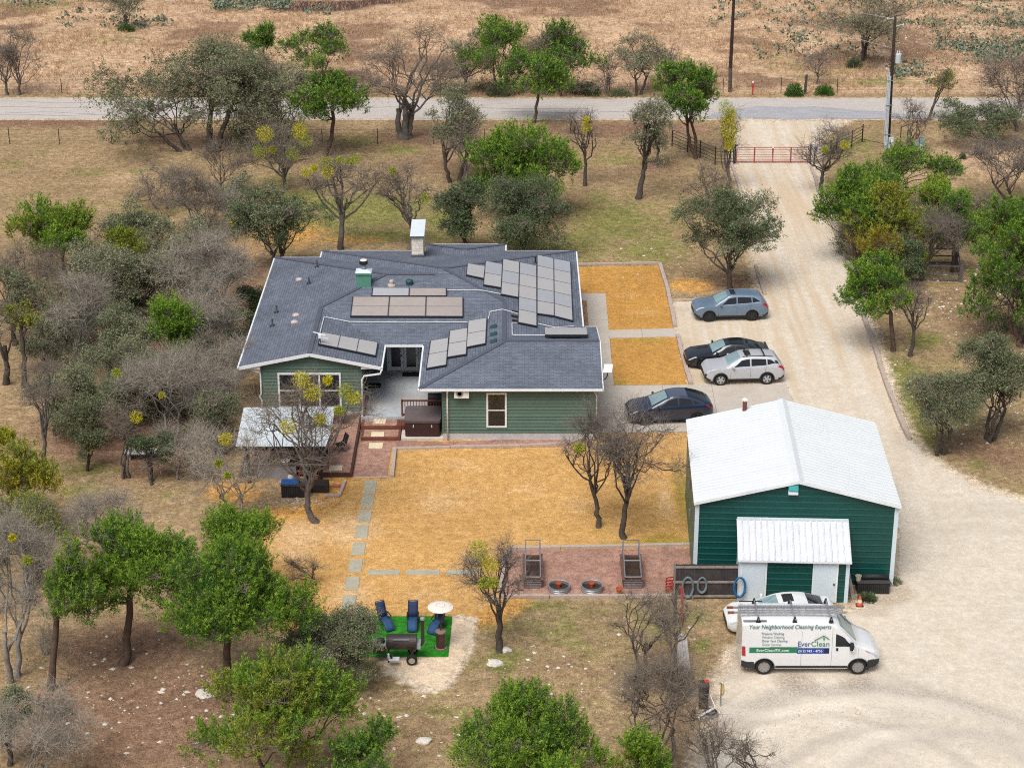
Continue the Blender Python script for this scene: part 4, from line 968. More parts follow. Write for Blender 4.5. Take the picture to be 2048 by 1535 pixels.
HG_ = mat('grey_hose', (.15,.20,.235), .6, .2, 6, .1); HB = mat('blue_hose', (.02,.15,.32), .5, .2, 6, .1); HR = mat('red_hose', (.34,.02,.02), .5, .2, 6, .1)
a = W(1375, 1172, fy); hose('large grey hose coil hanging on the plank fence with a trailing end', a[0], a[2], fy, .24, .50, HG_, 4, 1)
a = W(1404, 1168, fy); hose('smaller grey hose coil in the middle of the plank fence', a[0], a[2], fy, .20, .38, HG_, 4, 2, False)
a = W(1479, 1172, fy-.33); hose('bright blue hose coil hanging where fence meets annex', a[0], a[2], fy-.33, .25, .50, HB, 5, 3, False)
o = MB().tube([(7.6+.5*math.cos(i*.5), 81.3+.3*math.sin(i*.5), .05+.012*i) for i in range(60)], .03, 5).build('hose', HR); tag(o, 'red hose coil on the gravel behind the plank fence', 'hose')
# ------------------------------------------------------------------ yard
ORD = ('first','second','third','fourth','fifth','sixth','seventh','eighth','ninth','tenth')
SLABM = mat('stepping_slab', (.40,.385,.30), .92, .12, 2, .3, 30, dirt=(.30,.27,.19), damt=.5)
vs_ = [((728,960),(752,990)),((723,990),(747,1016)),((717,1019),(742,1046)),((711,1050),(736,1078)),((704,1085),(730,1112)),((698,1118),(724,1146)),((691,1153),(718,1182)),((684.5,1190),(711,1221))]
for i, (a, b) in enumerate(vs_):
    p = G(*a); q = G(b[0], b[1]); w_ = .62; xc = (G((a[0]+b[0])/2, (a[1]+b[1])/2))[0]
    o = MB().box(xc-w_/2, xc+w_/2, q[1]+.12, p[1]-.02, -.05, .035).build('stepping_slab', SLABM, bevel=.01); o.rotation_euler = (0,0,0)
    tag(o, '%s stepping slab from the house in the lawn path' % ORD[i], 'paver', 'stepping slabs of the lawn path')
for i, (u0, u1) in enumerate(((737,799),(814,879),(893,957))):
    a = G(u0, 1139); b = G(u1, 1150)
    o = MB().box(a[0], b[0], b[1]+.02, a[1]-.02, -.05, .03).build('stepping_slab', SLABM, bevel=.01)
    tag(o, '%s cross slab in the side path towards the garden beds' % ORD[i], 'paver', 'cross slabs of the side path')
# landscape timber edging: each run a thing, each timber a part
def edging(label, px, h=.2, w=.2, L=2.4, m=TIMBER, z=0.0, world=None):
    pts = [Vector((*G(u, v)[:2], 0)) for u, v in px] if world is None else [Vector((*p, 0)) for p in world]
    t = thing('timber_edging', label, 'edging', pts[0])
    for a, b in zip(pts, pts[1:]):
        n = max(1, round((b-a).length / L))
        for i in range(n):
            p = a.lerp(b, i/n); q = a.lerp(b, (i+1)/n); e = (q-p).normalized()*.012
            j = Vector((RNG.normal(0,.02), RNG.normal(0,.02), RNG.normal(0,.008)))
            MB().beam(p+e+j+Vector((0,0,z+h/2)), q-e+j+Vector((0,0,z+h/2)), w, h).build('timber', m, t, bevel=.015)
    return t
edging('long timber edging down the outer side of the driveway', ((1724,625),(1746,690),(1771,765),(1797,835),(1818,880)), .24, .24)
edging('timber edging by the driveway between gate and junipers', ((1622,334),(1636,382),(1645,405),(1690,515),(1700,540)), .2, .2)
edging('timber edging on the lawn side of the drive below the gate', ((1463,330),(1480,380),(1485,400)), .2)
edging('timber edging on the drive beyond the blue grey car', ((1510,533),(1528,590)), .2)
edging('timber edging across the top of the orange front lawn', ((1156,531),(1318,528)), .16, .16, 3)
edging('stepped timber edging along the car side of the upper front lawn', ((1320,530),(1335,580),(1350,655)), .18, .24, 1.5)
edging('timber edging along the car side of the small front lawn', ((1354,672),(1366,715),(1381,770)), .18, .24, 1.5)
edging('short timber edging above the blue grey parked car', ((1346,603),(1400,601)), .14, .16)
edging('long timber edging along the back lawn beside the garage wall', ((788,899),(900,896),(1040,894),(1134,890),(1188,871)), .16, .16, 3)
edging('pale timber at the lawn corner of the gravel path', ((783,956),(789,900)), .2, .22, 4)
edging('timber edging behind the raised garden beds', ((1014,1099),(1120,1097),(1240,1095),(1384,1092)), .18, .18, 2.6)
edging('timber edging in front of the raised garden beds', ((1000,1195),(1100,1195),(1220,1194),(1344,1193)), .16, .16, 2.6)
edging('short timber edging at the end of the raised bed garden', ((1011,1103),(999,1190)), .16, .18, 1.6)
edging('timber frame corner in the lawn beside the pavilion', ((648,994),(680,992),(692,962)), .14, .16, 2)
edging('dark timber sill at the lawn end of the gravel path', ((709,955),(782,953.5)), .05, .12, 3)
# raised garden beds with tube frames
RUST = mat('rusty_wood_brown', (.14,.075,.06), .85, .3, 4, .3); SOIL = mat('dark_soil', (.045,.026,.018), .95, .4, 6, .6, 30)
TUBE = mat('grey_steel_tube', (.23,.235,.26), .5, .15, 4, .1, metal=.3)
def raised_bed(u0, u1, label):
    a = G(u0, 1170); b = G(u1, 1170); x0, x1 = a[0], b[0]; y0 = G(u0, 1176)[1]; y1 = y0 + 2.5; z = .45
    t = thing('raised_bed', label, 'raised bed', ((x0+x1)/2, y0, 0))
    for q in ((x0,x1,y0,y0+.05),(x0,x1,y1-.05,y1),(x0,x0+.05,y0+.05,y1-.05),(x1-.05,x1,y0+.05,y1-.05)): MB().box(*q, .0, z).build('side_board', RUST, t)
    MB().box(x0+.05, x1-.05, y0+.05, y1-.05, 0, z-.10).build('soil', SOIL, t)
    MB().box(x0-.04, x0+.10, y0-.04, y1+.04, z, z+.035).box(x1-.10, x1+.04, y0-.04, y1+.04, z, z+.035).build('top_rail', RUST, t)
    for k in range(3): MB().box(x0+.06, x1-.06, y0-.03, y0-.003, .05+k*.13, .12+k*.13).build('front_slat', TUBE, t)
    MB().box(x0-.02, x1+.02, y0-.055, y0-.031, z-.03, z+.03).build('front_rail', RUST, t)
    r = .03; zt = 1.35; xa, xb = x0+.10, x1-.10; ya, yb, yc = y0+.1, y1-.2, y0+1.15
    fr = MB()
    fr.tube([(xa,yc,z),(xa,yc,zt-.5),(xa,yb,zt),(xb,yb,zt),(xb,yc,zt-.5),(xb,yc,z)], r, 6); fr.tube([(xa,yc,zt-.5),(xb,yc,zt-.5)], r, 6); fr.tube([(xa,yb,zt),(xa,yb,z)], r, 6); fr.tube([(xb,yb,zt),(xb,yb,z)], r, 6)
    fr.tube([(xa,yc,zt-.5),(xa,ya,z+.1)], r, 6); fr.tube([(xb,yc,zt-.5),(xb,ya,z+.1)], r, 6); fr.tube([(xa,ya,z+.1),(xb,ya,z+.1)], r, 6)
    fr.build('tube_frame', TUBE, t)
raised_bed(1047, 1085, 'raised garden bed with a grey tube frame farther from the barn')
raised_bed(1245, 1286, 'raised garden bed with a grey tube frame closer to the barn')
TERRA = mat('terracotta', (.45,.10,.035), .8, .15, 5, .1)
def fire_ring(u, v, lb1, lb2):
    p = G(u, v); t = thing('metal_ring_bed', lb1, 'planter ring', p)
    MB().lathe([(.50,0),(.50,.30),(.515,.32),(.485,.32),(.46,.30),(.46,.16)], n=32, cap=False).build('ring', mat('ring_steel', (.33,.33,.34), .5, .2, 6, .1, metal=.4), t, True)
    g = MB()
    for z in (.1,.2): g.lathe([(.5,z-.02),(.515,z),(.5,z+.02)], n=32, cap=False)
    g.build('corrugation', STEEL, t, True); MB().lathe([(.465,.0),(.465,.15),(0,.17)], n=24).build('soil', SOIL, t, True)
    q = thing('flower_pot', lb2, 'flower pot', (p[0]-.02, p[1]+.05, .17))
    MB().lathe([(.08,0),(.12,.17),(.14,.17),(.14,.22),(.115,.22),(.10,.12),(0,.12)], n=16).build('pot', TERRA, q, True)
fire_ring(1118, 1180, 'round metal planter ring next to the farther raised bed', 'terracotta pot in the ring next to the farther raised bed')
fire_ring(1184, 1180, 'round metal planter ring next to the closer raised bed', 'terracotta pot in the ring next to the closer raised bed')
q = thing('flower_pot', 'terracotta pot on the timber edging in front of the beds', 'flower pot', (*G(1238, 1191)[:2], .16)); MB().lathe([(.09,0),(.14,.2),(.16,.2),(.16,.26),(.13,.26),(.11,.14),(0,.14)], n=16).build('pot', TERRA, q, True)
# turf mat with lounge chairs, smoker, heater
def turfm():
    m = layered('artificial_turf', [], ((.014,.15,.012), (.045,.28,.025)), .8, .8, .03, 40); return m
ta, tb, tc_, td = G(600,1232), G(905,1232.5), G(896.5,1313.5), G(588,1313.5)
o = MB().prism([ta[:2], tb[:2], tc_[:2], td[:2]], .006, .03).build('turf_mat', turfm()); tag(o, 'bright green artificial turf mat on the ground behind the smoker', 'turf mat')
NAVY = mat('navy_sling_fabric', (.022,.036,.10), .8, .2, 5, .15); NAVY2 = mat('blue_sling_fabric', (.020,.070,.175), .75, .2, 5, .15)
def lounger(u, v, rz, label):
    t = thing('lounge_chair', label, 'lounge chair', (*G(u, v)[:2], .03), rz, 'folding lounge chairs on the turf mat'); t.scale = (.80, .80, .80)
    # local: faces -y
    seat = [(0,.15,.46),(0,-.12,.43),(0,-.35,.50),(0,-.50,.50),(0,-.75,.28),(0,-.92,.12)]
    def strip(P, w, m, nm):
        g = [[(-w/2, y, z) for _, y, z in P], [(-w/6, y, z-.02) for _, y, z in P], [(w/6, y, z-.02) for _, y, z in P], [(w/2, y, z) for _, y, z in P]]
        o = MB().grid(g).build(nm, m, t, True, smooth=True); s = o.modifiers.new('solid', 'SOLIDIFY'); s.thickness = .02
    strip(seat, .5, NAVY2, 'seat'); strip([(0,.15,.46),(0,.28,.75),(0,.42,1.05),(0,.52,1.25)], .5, NAVY, 'backrest')
    for s in (-1, 1):
        x = s*.27
        MB().tube([(x,.54,1.28),(x,.15,.45),(x,-.12,.42),(x,-.5,.5),(x,-.93,.11)], .02, 6).build('side_rail', BLACKM, t, True)
        MB().tube([(x*1.08,.42,0.0),(x*1.08,-.30,.62)], .018, 6).build('leg', BLACKM, t, True); MB().tube([(x*1.08,-.55,0.0),(x*1.08,.25,.66)], .018, 6).build('leg', BLACKM, t, True)
        MB().beam((x*1.15,.28,.68), (x*1.15,-.32,.66), .06, .03).build('armrest', BLACKP, t, True)
    MB().tube([(-.27,.54,1.28),(.27,.54,1.28)], .02, 6).build('head_rail', BLACKM, t, True); MB().tube([(-.29,-.55,.012),(.29,-.55,.012)], .018, 6).build('foot_bar', BLACKM, t, True); MB().tube([(-.29,.42,.012),(.29,.42,.012)], .018, 6).build('foot_bar', BLACKM, t, True)
lounger(768, 1250, math.radians(28), 'navy folding lounge chair next to the white garden chair')
lounger(826, 1250, math.radians(0), 'navy folding lounge chair in the middle of the three')
lounger(877, 1256, math.radians(-24), 'navy folding lounge chair behind the patio heater')
c = thing('garden_chair', 'off white plastic garden chair at the turf edge', 'chair', (*G(731,1262)[:2], .0), math.radians(40))
PL = mat('off_white_plastic', (.52,.48,.47), .6, .12, 4, .1)
MB().box(-.25,.25,-.25,.25,.40,.44).build('seat', PL, c, True, bevel=.02)
g = [[(.27*math.sin(a)*(1-.1*k), .2+.08*math.cos(a)+.06*k, .44+.17*k) for a in np.linspace(-1.4,1.4,7)] for k in range(4)]
o = MB().grid(g).build('backrest', PL, c, True, smooth=True); o.modifiers.new('s','SOLIDIFY').thickness = .025
for s in (-1,1):
    MB().box(s*.25-.03, s*.25+.03, -.22, .25, .62, .66).build('armrest', PL, c, True)
    for y in (-.22,.22): MB().hexa([(s*.24-.03,y-.03,0),(s*.24+.03,y-.03,0),(s*.24+.03,y+.03,0),(s*.24-.03,y+.03,0),(s*.22-.025,y-.02,.64 if y < 0 else .42),(s*.22+.025,y-.02,.64 if y < 0 else .42),(s*.22+.025,y+.02,.64 if y < 0 else .42),(s*.22-.025,y+.02,.64 if y < 0 else .42)]).build('leg', PL, c, True)
c = thing('camp_chair', 'pale blue mesh camp chair half hidden behind the oak', 'chair', (*G(688,1292)[:2], .03), math.radians(10)); BLU = mat('pale_blue_mesh', (.16,.28,.50), .8, .3, 9, .3)
g = [[(x, -.25+.12*k, .42+.02*math.cos(x*6)) for x in np.linspace(-.36,.36,7)] for k in range(5)]; MB().grid(g).build('seat', BLU, c, True)
g = [[(x, .25+.06*k, .44+.16*k) for x in np.linspace(-.40,.40,7)] for k in range(3)]; MB().grid(g).build('backrest', BLU, c, True)
for s in (-1,1):
    MB().tube([(s*.36,-.3,0),(s*.30,.3,.5)], .016, 6).build('leg', BLACKM, c, True); MB().tube([(s*.36,.3,0),(s*.30,-.25,.42)], .016, 6).build('leg', BLACKM, c, True)
# barrel smoker on wheels
k0 = G(822, 1326); sm = thing('barrel_smoker', 'black barrel smoker on two tyres with a firebox and chimney', 'smoker', (k0[0], k0[1], 0)); sm.scale = (.92, .92, .92)
SMK = mat('smoker_iron', (.040,.032,.032), .5, .3, 4, .2, dirt=(.075,.055,.05), damt=.6); ALU = mat('scuffed_aluminium', (.42,.46,.50), .5, .15, 5, .1, metal=.4)
L0 = -1.15; L1 = .28; yz = (.35, 0.98)
MB().lathe([(.02,L0),(.36,L0),(.37,L0+.03),(.37,L1-.03),(.36,L1),(.02,L1)], (0, yz[0], yz[1]), 26, 'x').build('barrel', SMK, sm, True, smooth=False)
MB().box(L0+.32, L1-.35, yz[0]-.36, yz[0]-.32, yz[1]+.28, yz[1]+.31).build('handle', ALU, sm, True)
MB().lathe([(.372,L0+.08),(.378,L0+.09),(.378,L0+.11),(.372,L0+.12)], (0,yz[0],yz[1]), 26, 'x').build('band', SMK, sm, True)
MB().box(L0-.62, L0-.005, yz[0]-.3, yz[0]+.3, .50, .92).build('firebox', SMK, sm, True, bevel=.03); MB().box(L0-.66, L0-.02, yz[0]-.34, yz[0]+.34, .921, .95).build('firebox_top', ALU, sm, True)
MB().lathe([(.20,.951),(.20,1.10),(.17,1.12),(.02,1.12)], (L0-.28, yz[0], 0), 18).build('firebox_lid', SMK, sm, True)
MB().tube([(L1-.02,yz[0],.82),(L1+.22,yz[0],.82),(L1+.28,yz[0],.95),(L1+.28,yz[0],2.15)], .085, 12).build('chimney', SMK, sm, True); MB().lathe([(.095,2.15),(.11,2.17),(.11,2.25)], (L1+.28,yz[0],0), 12).build('chimney_cap', ALU, sm, True)
MB().box(L1+.0, L1+.18, yz[0]-.26, yz[0]+.2, .72, 1.0).build('end_shelf', ALU, sm, True)
def tyre(c, r=.26, w=.17, p=None, ax='y'):
    t = thing('wheel', None, None); t.parent = p; t.location = c
    MB().lathe([(r*.6,-w/2),(r*.93,-w/2),(r,-w*.3),(r,w*.3),(r*.93,w/2),(r*.6,w/2)], n=24, axis=ax, cap=False).build('tyre', RUBBER, t, True, smooth=False)
    MB().lathe([(.03,-w*.42),(r*.30,-w*.46),(r*.38,-w*.30),(r*.6,-w*.45),(r*.6,w*.3),(.03,w*.3)], n=20, axis=ax).build('rim', mat('cream_rim', (.42,.36,.28), .5, .15), t, True)
tyre((.05, -.12, .26), p=sm); tyre((.05, .95, .26), p=sm)
MB().tube([(.05,-.1,.26),(.05,.95,.26)], .03, 8).build('axle', SMK, sm, True)
for x in (.05,): MB().box(x-.06, x+.06, yz[0]-.2, yz[0]+.2, .26, .66).build('wheel_stand', SMK, sm, True)
for y in (.1,.6): MB().box(L0+.05, L0+.11, y-.03, y+.03, 0, .7).build('leg', SMK, sm, True)
MB().box(L0+.12, L0+.62, yz[0]-.75, yz[0]-.42, .38, .41).build('side_shelf', WHITE, sm, True); MB().tube([(L1+.3,.3,.5),(L1+.5,.5,.9)], .015, 6).build('drawbar', SMK, sm, True)
for i, (x, m_) in enumerate(((L0+.2, WHITE),(L0+.32, BLACKP))):
    o = MB().lathe([(.05,0),(.05,.20),(.03,.22)], (k0[0]+x, k0[1]+yz[0]-.58, .41), 10).build('bottle', m_); tag(o, ('white' if i == 0 else 'black') + ' bottle standing on the smoker side shelf', 'bottle')
# patio heater
p = G(882, 1296); ph = thing('patio_heater', 'brown patio heater with a round white top', 'patio heater', (p[0], p[1], .03)); HEAT = mat('bronze_metal', (.062,.030,.026), .45, .2, 5, .1); HSK = mat('bronze_pale', (.24,.17,.15), .5, .15)
MB().lathe([(.27,0),(.27,.06),(.23,.07)], n=24).build('base', HSK, ph, True); MB().lathe([(.21,.07),(.21,.80)], n=24).build('tank_cover', HEAT, ph, True); MB().lathe([(.23,.80),(.23,.86),(.06,.90)], n=24).build('collar', HSK, ph, True)
MB().lathe([(.035,.90),(.035,1.55)], n=12).build('pole', HEAT, ph, True); MB().lathe([(.10,1.55),(.11,1.6),(.09,1.85),(.05,1.88)], n=16).build('burner', BLACKM, ph, True)
MB().lathe([(.02,1.88),(.55,2.02),(.56,2.04),(.40,2.10),(.18,2.13),(0,2.14)], n=32).build('reflector', mat('reflector_white', (.80,.74,.66), .45, .05), ph, True); MB().lathe([(.19,2.128),(.20,2.142),(.21,2.126)], n=28).build('reflector_seam', mat('reflector_grey', (.5,.47,.42), .5), ph, True)
MB().lathe([(.05,-.02),(.05,.02)], (-.30,.0,.06), 10, 'x').build('wheel', BLACKP, ph, True)
# pavilion
pv = thing('grill_pavilion', 'open timber pavilion with a corrugated metal roof beside the lawn', 'pavilion', (-11.7, 94.8, 0))
pfy, pby = 93.15, 96.1
zf, zb2 = 2.22, 2.72
CORR = mat('corrugated_metal', (.66,.72,.76), .38, .06, 1.2, .03, metal=.1, dirt=(.52,.56,.58), damt=.6)
for i in range(6):
    x0 = -14.15 + i*.80; n = 11; prof = [(x0 + .798*k/(n*2), .014*math.cos(math.pi*k)) for k in range(n*2+1)]
    MB().grid([[(x, pfy-.35, zf+h) for x, h in prof], [(x, pby+.35, zb2+.1+h) for x, h in prof]]).build('roof_sheet', CORR, pv)
MB().hexa([(-14.1,pfy-.3,zf-.09),(-9.4,pfy-.3,zf-.09),(-9.4,pby+.3,zb2),(-14.1,pby+.3,zb2),(-14.1,pfy-.3,zf-.03),(-9.4,pfy-.3,zf-.03),(-9.4,pby+.3,zb2+.06),(-14.1,pby+.3,zb2+.06)]).build('roof_deck', DARKW, pv)
MB().box(-14.0, -9.45, pfy-.07, pfy+.07, zf-.36, zf-.095).build('front_beam', DARKW, pv); MB().box(-14.0, -9.45, pby-.07, pby+.07, zb2-.3, zb2-.04).build('rear_beam', DARKW, pv)
for x in (-13.6, -9.85):
    for y, z in ((pfy, zf-.36), (pby, zb2-.3)): MB().box(x-.08, x+.08, y-.08, y+.08, .0, z).build('post', DARKW, pv)
ct = thing('outdoor_counter', 'grey topped outdoor counter under the pavilion', 'counter', (-12.3, 93.75, .0)); CTOP = mat('counter_stone', (.20,.165,.12), .8, .2, 3, .2)
MB().box(-13.4, -10.6, 93.5, 94.2, .86, .92).build('countertop', CTOP, ct)
CTB = mat('counter_panel', (.26,.25,.27), .8, .25, 2, .2); MB().box(-13.3, -11.2, 93.62, 94.15, .0, .855).build('cabinet', CTB, ct); MB().box(-10.85, -10.66, 93.6, 94.15, 0, .855).build('end_panel', CTB, ct)
kt = thing('grill_table', 'reddish wooden cart holding the green ceramic grill', 'cart', (-10.6, 93.2, 0)); RW = mat('red_cart_wood', (.17,.065,.040), .7, .25, 3, .2)
for x in (-11.05,-10.05):
    for y in (92.85, 93.45): MB().box(x-.05, x+.05, y-.05, y+.05, 0, .82).build('leg', RW, kt)
MB().box(-11.1,-10.0,92.8,92.9,.62,.8).box(-11.1,-10.0,93.4,93.5,.62,.8).build('apron', RW, kt); MB().box(-11.05,-10.05,92.85,93.45,.16,.22).build('shelf', mat('pale_shelf_wood', (.40,.26,.16), .8), kt)
kg = thing('ceramic_grill', 'dark green egg shaped ceramic grill in the wooden cart', 'grill', (-10.55, 93.15, .22)); KG = mat('egg_green', (.012,.045,.04), .35, .2, 9, .2)
MB().lathe([(.10,.10),(.24,.22),(.31,.42),(.32,.62)], n=20).build('bowl', KG, kg, True, smooth=True); MB().lathe([(.33,.62),(.33,.66)], n=20).build('band', BLACKM, kg, True); MB().lathe([(.32,.66),(.30,.82),(.20,.95),(.08,1.0)], n=20).build('lid', KG, kg, True, smooth=True); MB().lathe([(.07,1.0),(.07,1.08),(.0,1.09)], n=12).build('vent_cap', BLACKM, kg, True)
MB().lathe([(.2,0),(.22,.1)], n=12).build('stand', BLACKM, kg, True)
for (x, y, m_, lb, h) in ((-11.35,93.8,BLACKM,'black gas burner standing on the pavilion counter',.30),(-11.75,93.7,WHITE,'white bowl on the pavilion counter',.12),(-13.0,94.0,mat('pan_grey',(.4,.37,.35),.5),'grey metal tray lying on the pavilion counter',.06),(-11.25,93.95,mat('rust_lamp',(.12,.05,.03),.6),'rusty lantern standing on the pavilion counter',.62)):
    pr = [(.14,0),(.16,h*.3),(.10,h*.7),(.12,h)] if h > .2 else [(.16,0),(.24,h*.7),(.24,h),(.2,h),(.15,h*.3)]
    if h > .5: pr = [(.12,0),(.12,.04),(.05,.06),(.05,h-.15),(.08,h-.12),(.07,h)]
    o = MB().lathe(pr, (x, y, .925), 14).build('counter_item', m_); o.name = lb.split()[1] if h > .5 or h < .2 else 'gas_burner'; o.name = {'burner':'gas_burner'}.get(o.name, o.name); tag(o, lb, {.30:'burner',.12:'bowl',.06:'tray',.62:'lantern'}[h])
pg = thing('propane_tank', 'white propane tank under the pavilion counter', 'gas tank', (-11.45, 93.2, 0)); MB().lathe([(.12,0),(.15,.05),(.16,.1),(.16,.36),(.10,.45),(.04,.46)], n=16).build('tank', mat('tank_white', (.50,.53,.55), .5, .1), pg, True, smooth=True); MB().lathe([(.09,.46),(.09,.56),(.08,.56)], n=12).build('collar', STEEL, pg, True)
db = deck_box('deck_box', 'dark resin deck box under a blue cushion at the pavilion edge', -11.75, -10.45, 91.35, 91.95, .72)
o = MB().prism([(x*.42-11.3, y*.26+91.65) for x, y in rounded(1.1,1.15,.2)], .722, .80).build('cushion', mat('blue_cushion', (.02,.09,.30), .8, .2, 5, .2), bevel=.02); tag(o, 'blue cushion lying on the dark deck box', 'cushion')
o = MB().box(-10.3, -9.4, 91.9, 92.6, 0, .45).build('planter_box', DARKW, bevel=.02); tag(o, 'low dark timber planter box beside the deck box', 'planter')
o = MB().box(-9.25,-8.8,92.55,92.8,0,.09).build('paver_brick', mat('red_brick', (.40,.14,.10), .9, .2)); tag(o, 'flat red brick lying inside the timber frame corner', 'brick')
c = thing('camp_chair', 'dark folding chair at the terrace edge near the pavilion', 'chair', (-9.15, 96.6, .2), math.radians(-60)); 
MB().grid([[(x, -.25+.12*k, .42) for x in (-.26,0,.26)] for k in range(5)]).build('seat', BLACKP, c, True); MB().grid([[(x, .25+.06*k, .44+.17*k) for x in (-.26,0,.26)] for k in range(4)]).build('backrest', BLACKP, c, True)
for s in (-1,1): MB().tube([(s*.26,-.3,0),(s*.26,.28,.5)], .016, 6).build('leg', BLACKM, c, True); MB().tube([(s*.26,.3,0),(s*.26,-.25,.42)], .016, 6).build('leg', BLACKM, c, True)
t = thing('wheelbarrow', 'rusty wheelbarrow parked at the gable wall foundation', 'wheelbarrow', (-9.6, 100.4, .2), math.radians(200)); RB = mat('rust_brown', (.085,.035,.025), .8, .3, 5, .2)
MB().hexa([(-.3,-.3,.25),(.3,-.25,.25),(.3,.25,.25),(-.3,.3,.25),(-.45,-.42,.55),(.5,-.35,.5),(.5,.35,.5),(-.45,.42,.55)]).build('tray', RB, t, True); MB().lathe([(.05,-.04),(.19,-.04),(.19,.04),(.05,.04)], (.55,0,.19), 16, 'y').build('wheel', RUBBER, t, True)
for s in (-1,1): MB().tube([(.55,s*.06,.19),(-.2,s*.25,.27),(-1.0,s*.3,.42)], .02, 6).build('handle', RB, t, True); MB().tube([(-.35,s*.25,.28),(-.42,s*.27,0)], .018, 6).build('leg', RB, t, True)
o = MB().lathe([(.09,-.02),(.10,.0),(.07,.03)], (0,0,0), 12, 'y').build('wall_lamp', mat('lamp_white',(.8,.8,.78),.4)); a = W(700, 825, YL-.06); o.location = a; tag(o, 'round white lamp low on the gable wall near downspout', 'lamp')
# bench among the trees, fence rails, wheeled bin etc.
t = thing('stone_bench', 'pale slab bench among the trees near the twin shrubs', 'bench', G(287, 917)); SB = mat('pale_bench', (.45,.45,.46), .9, .2, 3, .2)
for k in range(3): MB().box(-.95,.75,-.35+k*.25,-.13+k*.25,.40,.46).build('slat', SB, t, True)
for x in (-.7,.5): MB().box(x-.06,x+.06,-.3,.35,0,.40).build('leg', SB, t, True)
b = thing('wheeled_bin', 'tall black wheeled bin with a red cap on the gravel', 'bin', G(1406, 1415)); 
MB().hexa([(-.17,-.16,.08),(.17,-.16,.08),(.17,.16,.08),(-.17,.16,.08),(-.22,-.2,1.15),(.22,-.2,1.15),(.22,.2,1.15),(-.22,.2,1.15)]).build('body', BLACKP, b, True, bevel=.04); MB().hexa([(-.23,-.21,1.15),(.23,-.21,1.15),(.23,.21,1.15),(-.23,.21,1.15),(-.2,-.18,1.22),(.2,-.18,1.22),(.2,.2,1.24),(-.2,.2,1.24)]).build('lid', BLACKP, b, True, bevel=.02)
MB().box(.02,.2,-.05,.15,1.225,1.30).build('cap', mat('red_cap',(.45,.05,.04),.5), b, True, bevel=.02)
for s in (-1,1): MB().lathe([(.02,-.03),(.11,-.03),(.11,.03),(.02,.03)], (s*.15,-.02,.11), 14, 'x').build('wheel', RUBBER, b, True)
t = thing('hydrant_post', 'metal water post with a yellow hose near the bin', 'water post', G(1441, 1412)); MB().tube([(0,0,0),(0,0,1.15)], .035, 8).build('post', STEEL, t, True); MB().tube([(-.08,0,1.1),(0,0,1.18),(.06,-.05,1.15)], .035, 8).build('spout', STEEL, t, True)
MB().tube([(.06+.04*math.cos(i*.6), -.06, .85+.28*math.sin(i*.6)) for i in range(40)], .022, 6).build('hose', mat('yellow_hose',(.55,.36,.04),.6), t, True)
t = thing('drain_pipe', 'bent white plastic pipe lying on the gravel near bin', 'pipe', G(1418, 1430)); PVC = mat('pvc_white',(.72,.71,.70),.4,.06)
MB().tube([(-.45,-.4,.06),(-.42,-.2,.08),(.05,.12,.18),(.3,.3,.2)], .055, 8).build('pipe', PVC, t, True, smooth=True); MB().tube([(.35,.15,.1),(.0,.75,.75)], .025, 6).build('thin_pipe', PVC, t, True)
t = thing('drain_cover', 'round grated drain cover with a dark coil beside the white pipe', 'drain', G(1421, 1428)); MB().lathe([(.34,0),(.34,.06),(.30,.08),(0,.08)], n=20).build('rim', STEEL, t, True); MB().tube([(.25*math.cos(i*.5), .22*math.sin(i*.5), .09+.003*i) for i in range(30)], .025, 5).build('coil', BLACKP, t, True)
o = MB().tube([(*G(1358,1222)[:2],1.3),(*G(1362,1226)[:2],1.2),(*G(1364,1240)[:2],.7),(*G(1361,1262)[:2],.5)], .06, 6).build('hose', HR); tag(o, 'red hose hung over the corner post by bare trees', 'hose')
t = thing('corner_post', 'grey corner fence post wrapped by bare branches', 'post', G(1349, 1250)); MB().lathe([(.09,0),(.085,1.5),(.06,1.55)], n=10).build('pole', GREYW, t, True)
t = thing('lumber_pile', 'pale boards and pipes stacked in a line under bare trees', 'lumber', G(1362, 1300))
for i in range(5):
    a = Vector(G(1352+i*4.5, 1272+i*3)); b_ = Vector(G(1358+i*5, 1392-i*10)); MB().beam((a.x,a.y,.1+.06*i), (b_.x,b_.y,.08+.05*i), .12, .05).build('board', mat('bleached_wood', (.46,.42,.40), .9, .3, 3, .3), t)
o = MB().box(-.3,.3,-.2,.2,0,.12).build('scrap_sheet', mat('grey_green_sheet',(.22,.26,.25),.7,.2)); o.location = G(1381,1388); o.rotation_euler = (0,0,.5); tag(o, 'small grey sheet lying on the ground left of the wheeled bin', 'sheet')
# ------------------------------------------------------------------ vehicles
def paint(name, col, rough=.28, metal=.0):
    return mat(name, col, rough, .03, .8, 0, spec=.5, coat=.6, metal=metal)
CGLASS = mat('tinted_glass', (.010,.014,.02), .05, 0, 1, 0, spec=.45)
WGLASS = mat('windscreen_glass', (.22,.33,.35), .06, .12, 1.5, 0, spec=.9)  # pale blue sky reflection put into the base colour
ALLOY = mat('alloy', (.50,.51,.53), .3, .06, 3, 0, metal=.6)
DKALLOY = mat('dark_alloy', (.02,.02,.022), .35, .06, 3, 0)
CLAD = mat('grey_cladding', (.030,.031,.034), .7, .1, 3, .1)
LAMP = mat('headlamp', (.55,.58,.60), .1, .05, 3, 0, spec=.8)
AMBER = mat('amber_lamp', (.55,.14,.03), .2, .05)
TAIL = mat('tail_lamp', (.42,.012,.02), .15, .05, 3, 0, spec=.7)
CHROME = mat('chrome_trim', (.6,.62,.64), .2, 0, 1, 0, metal=.8)
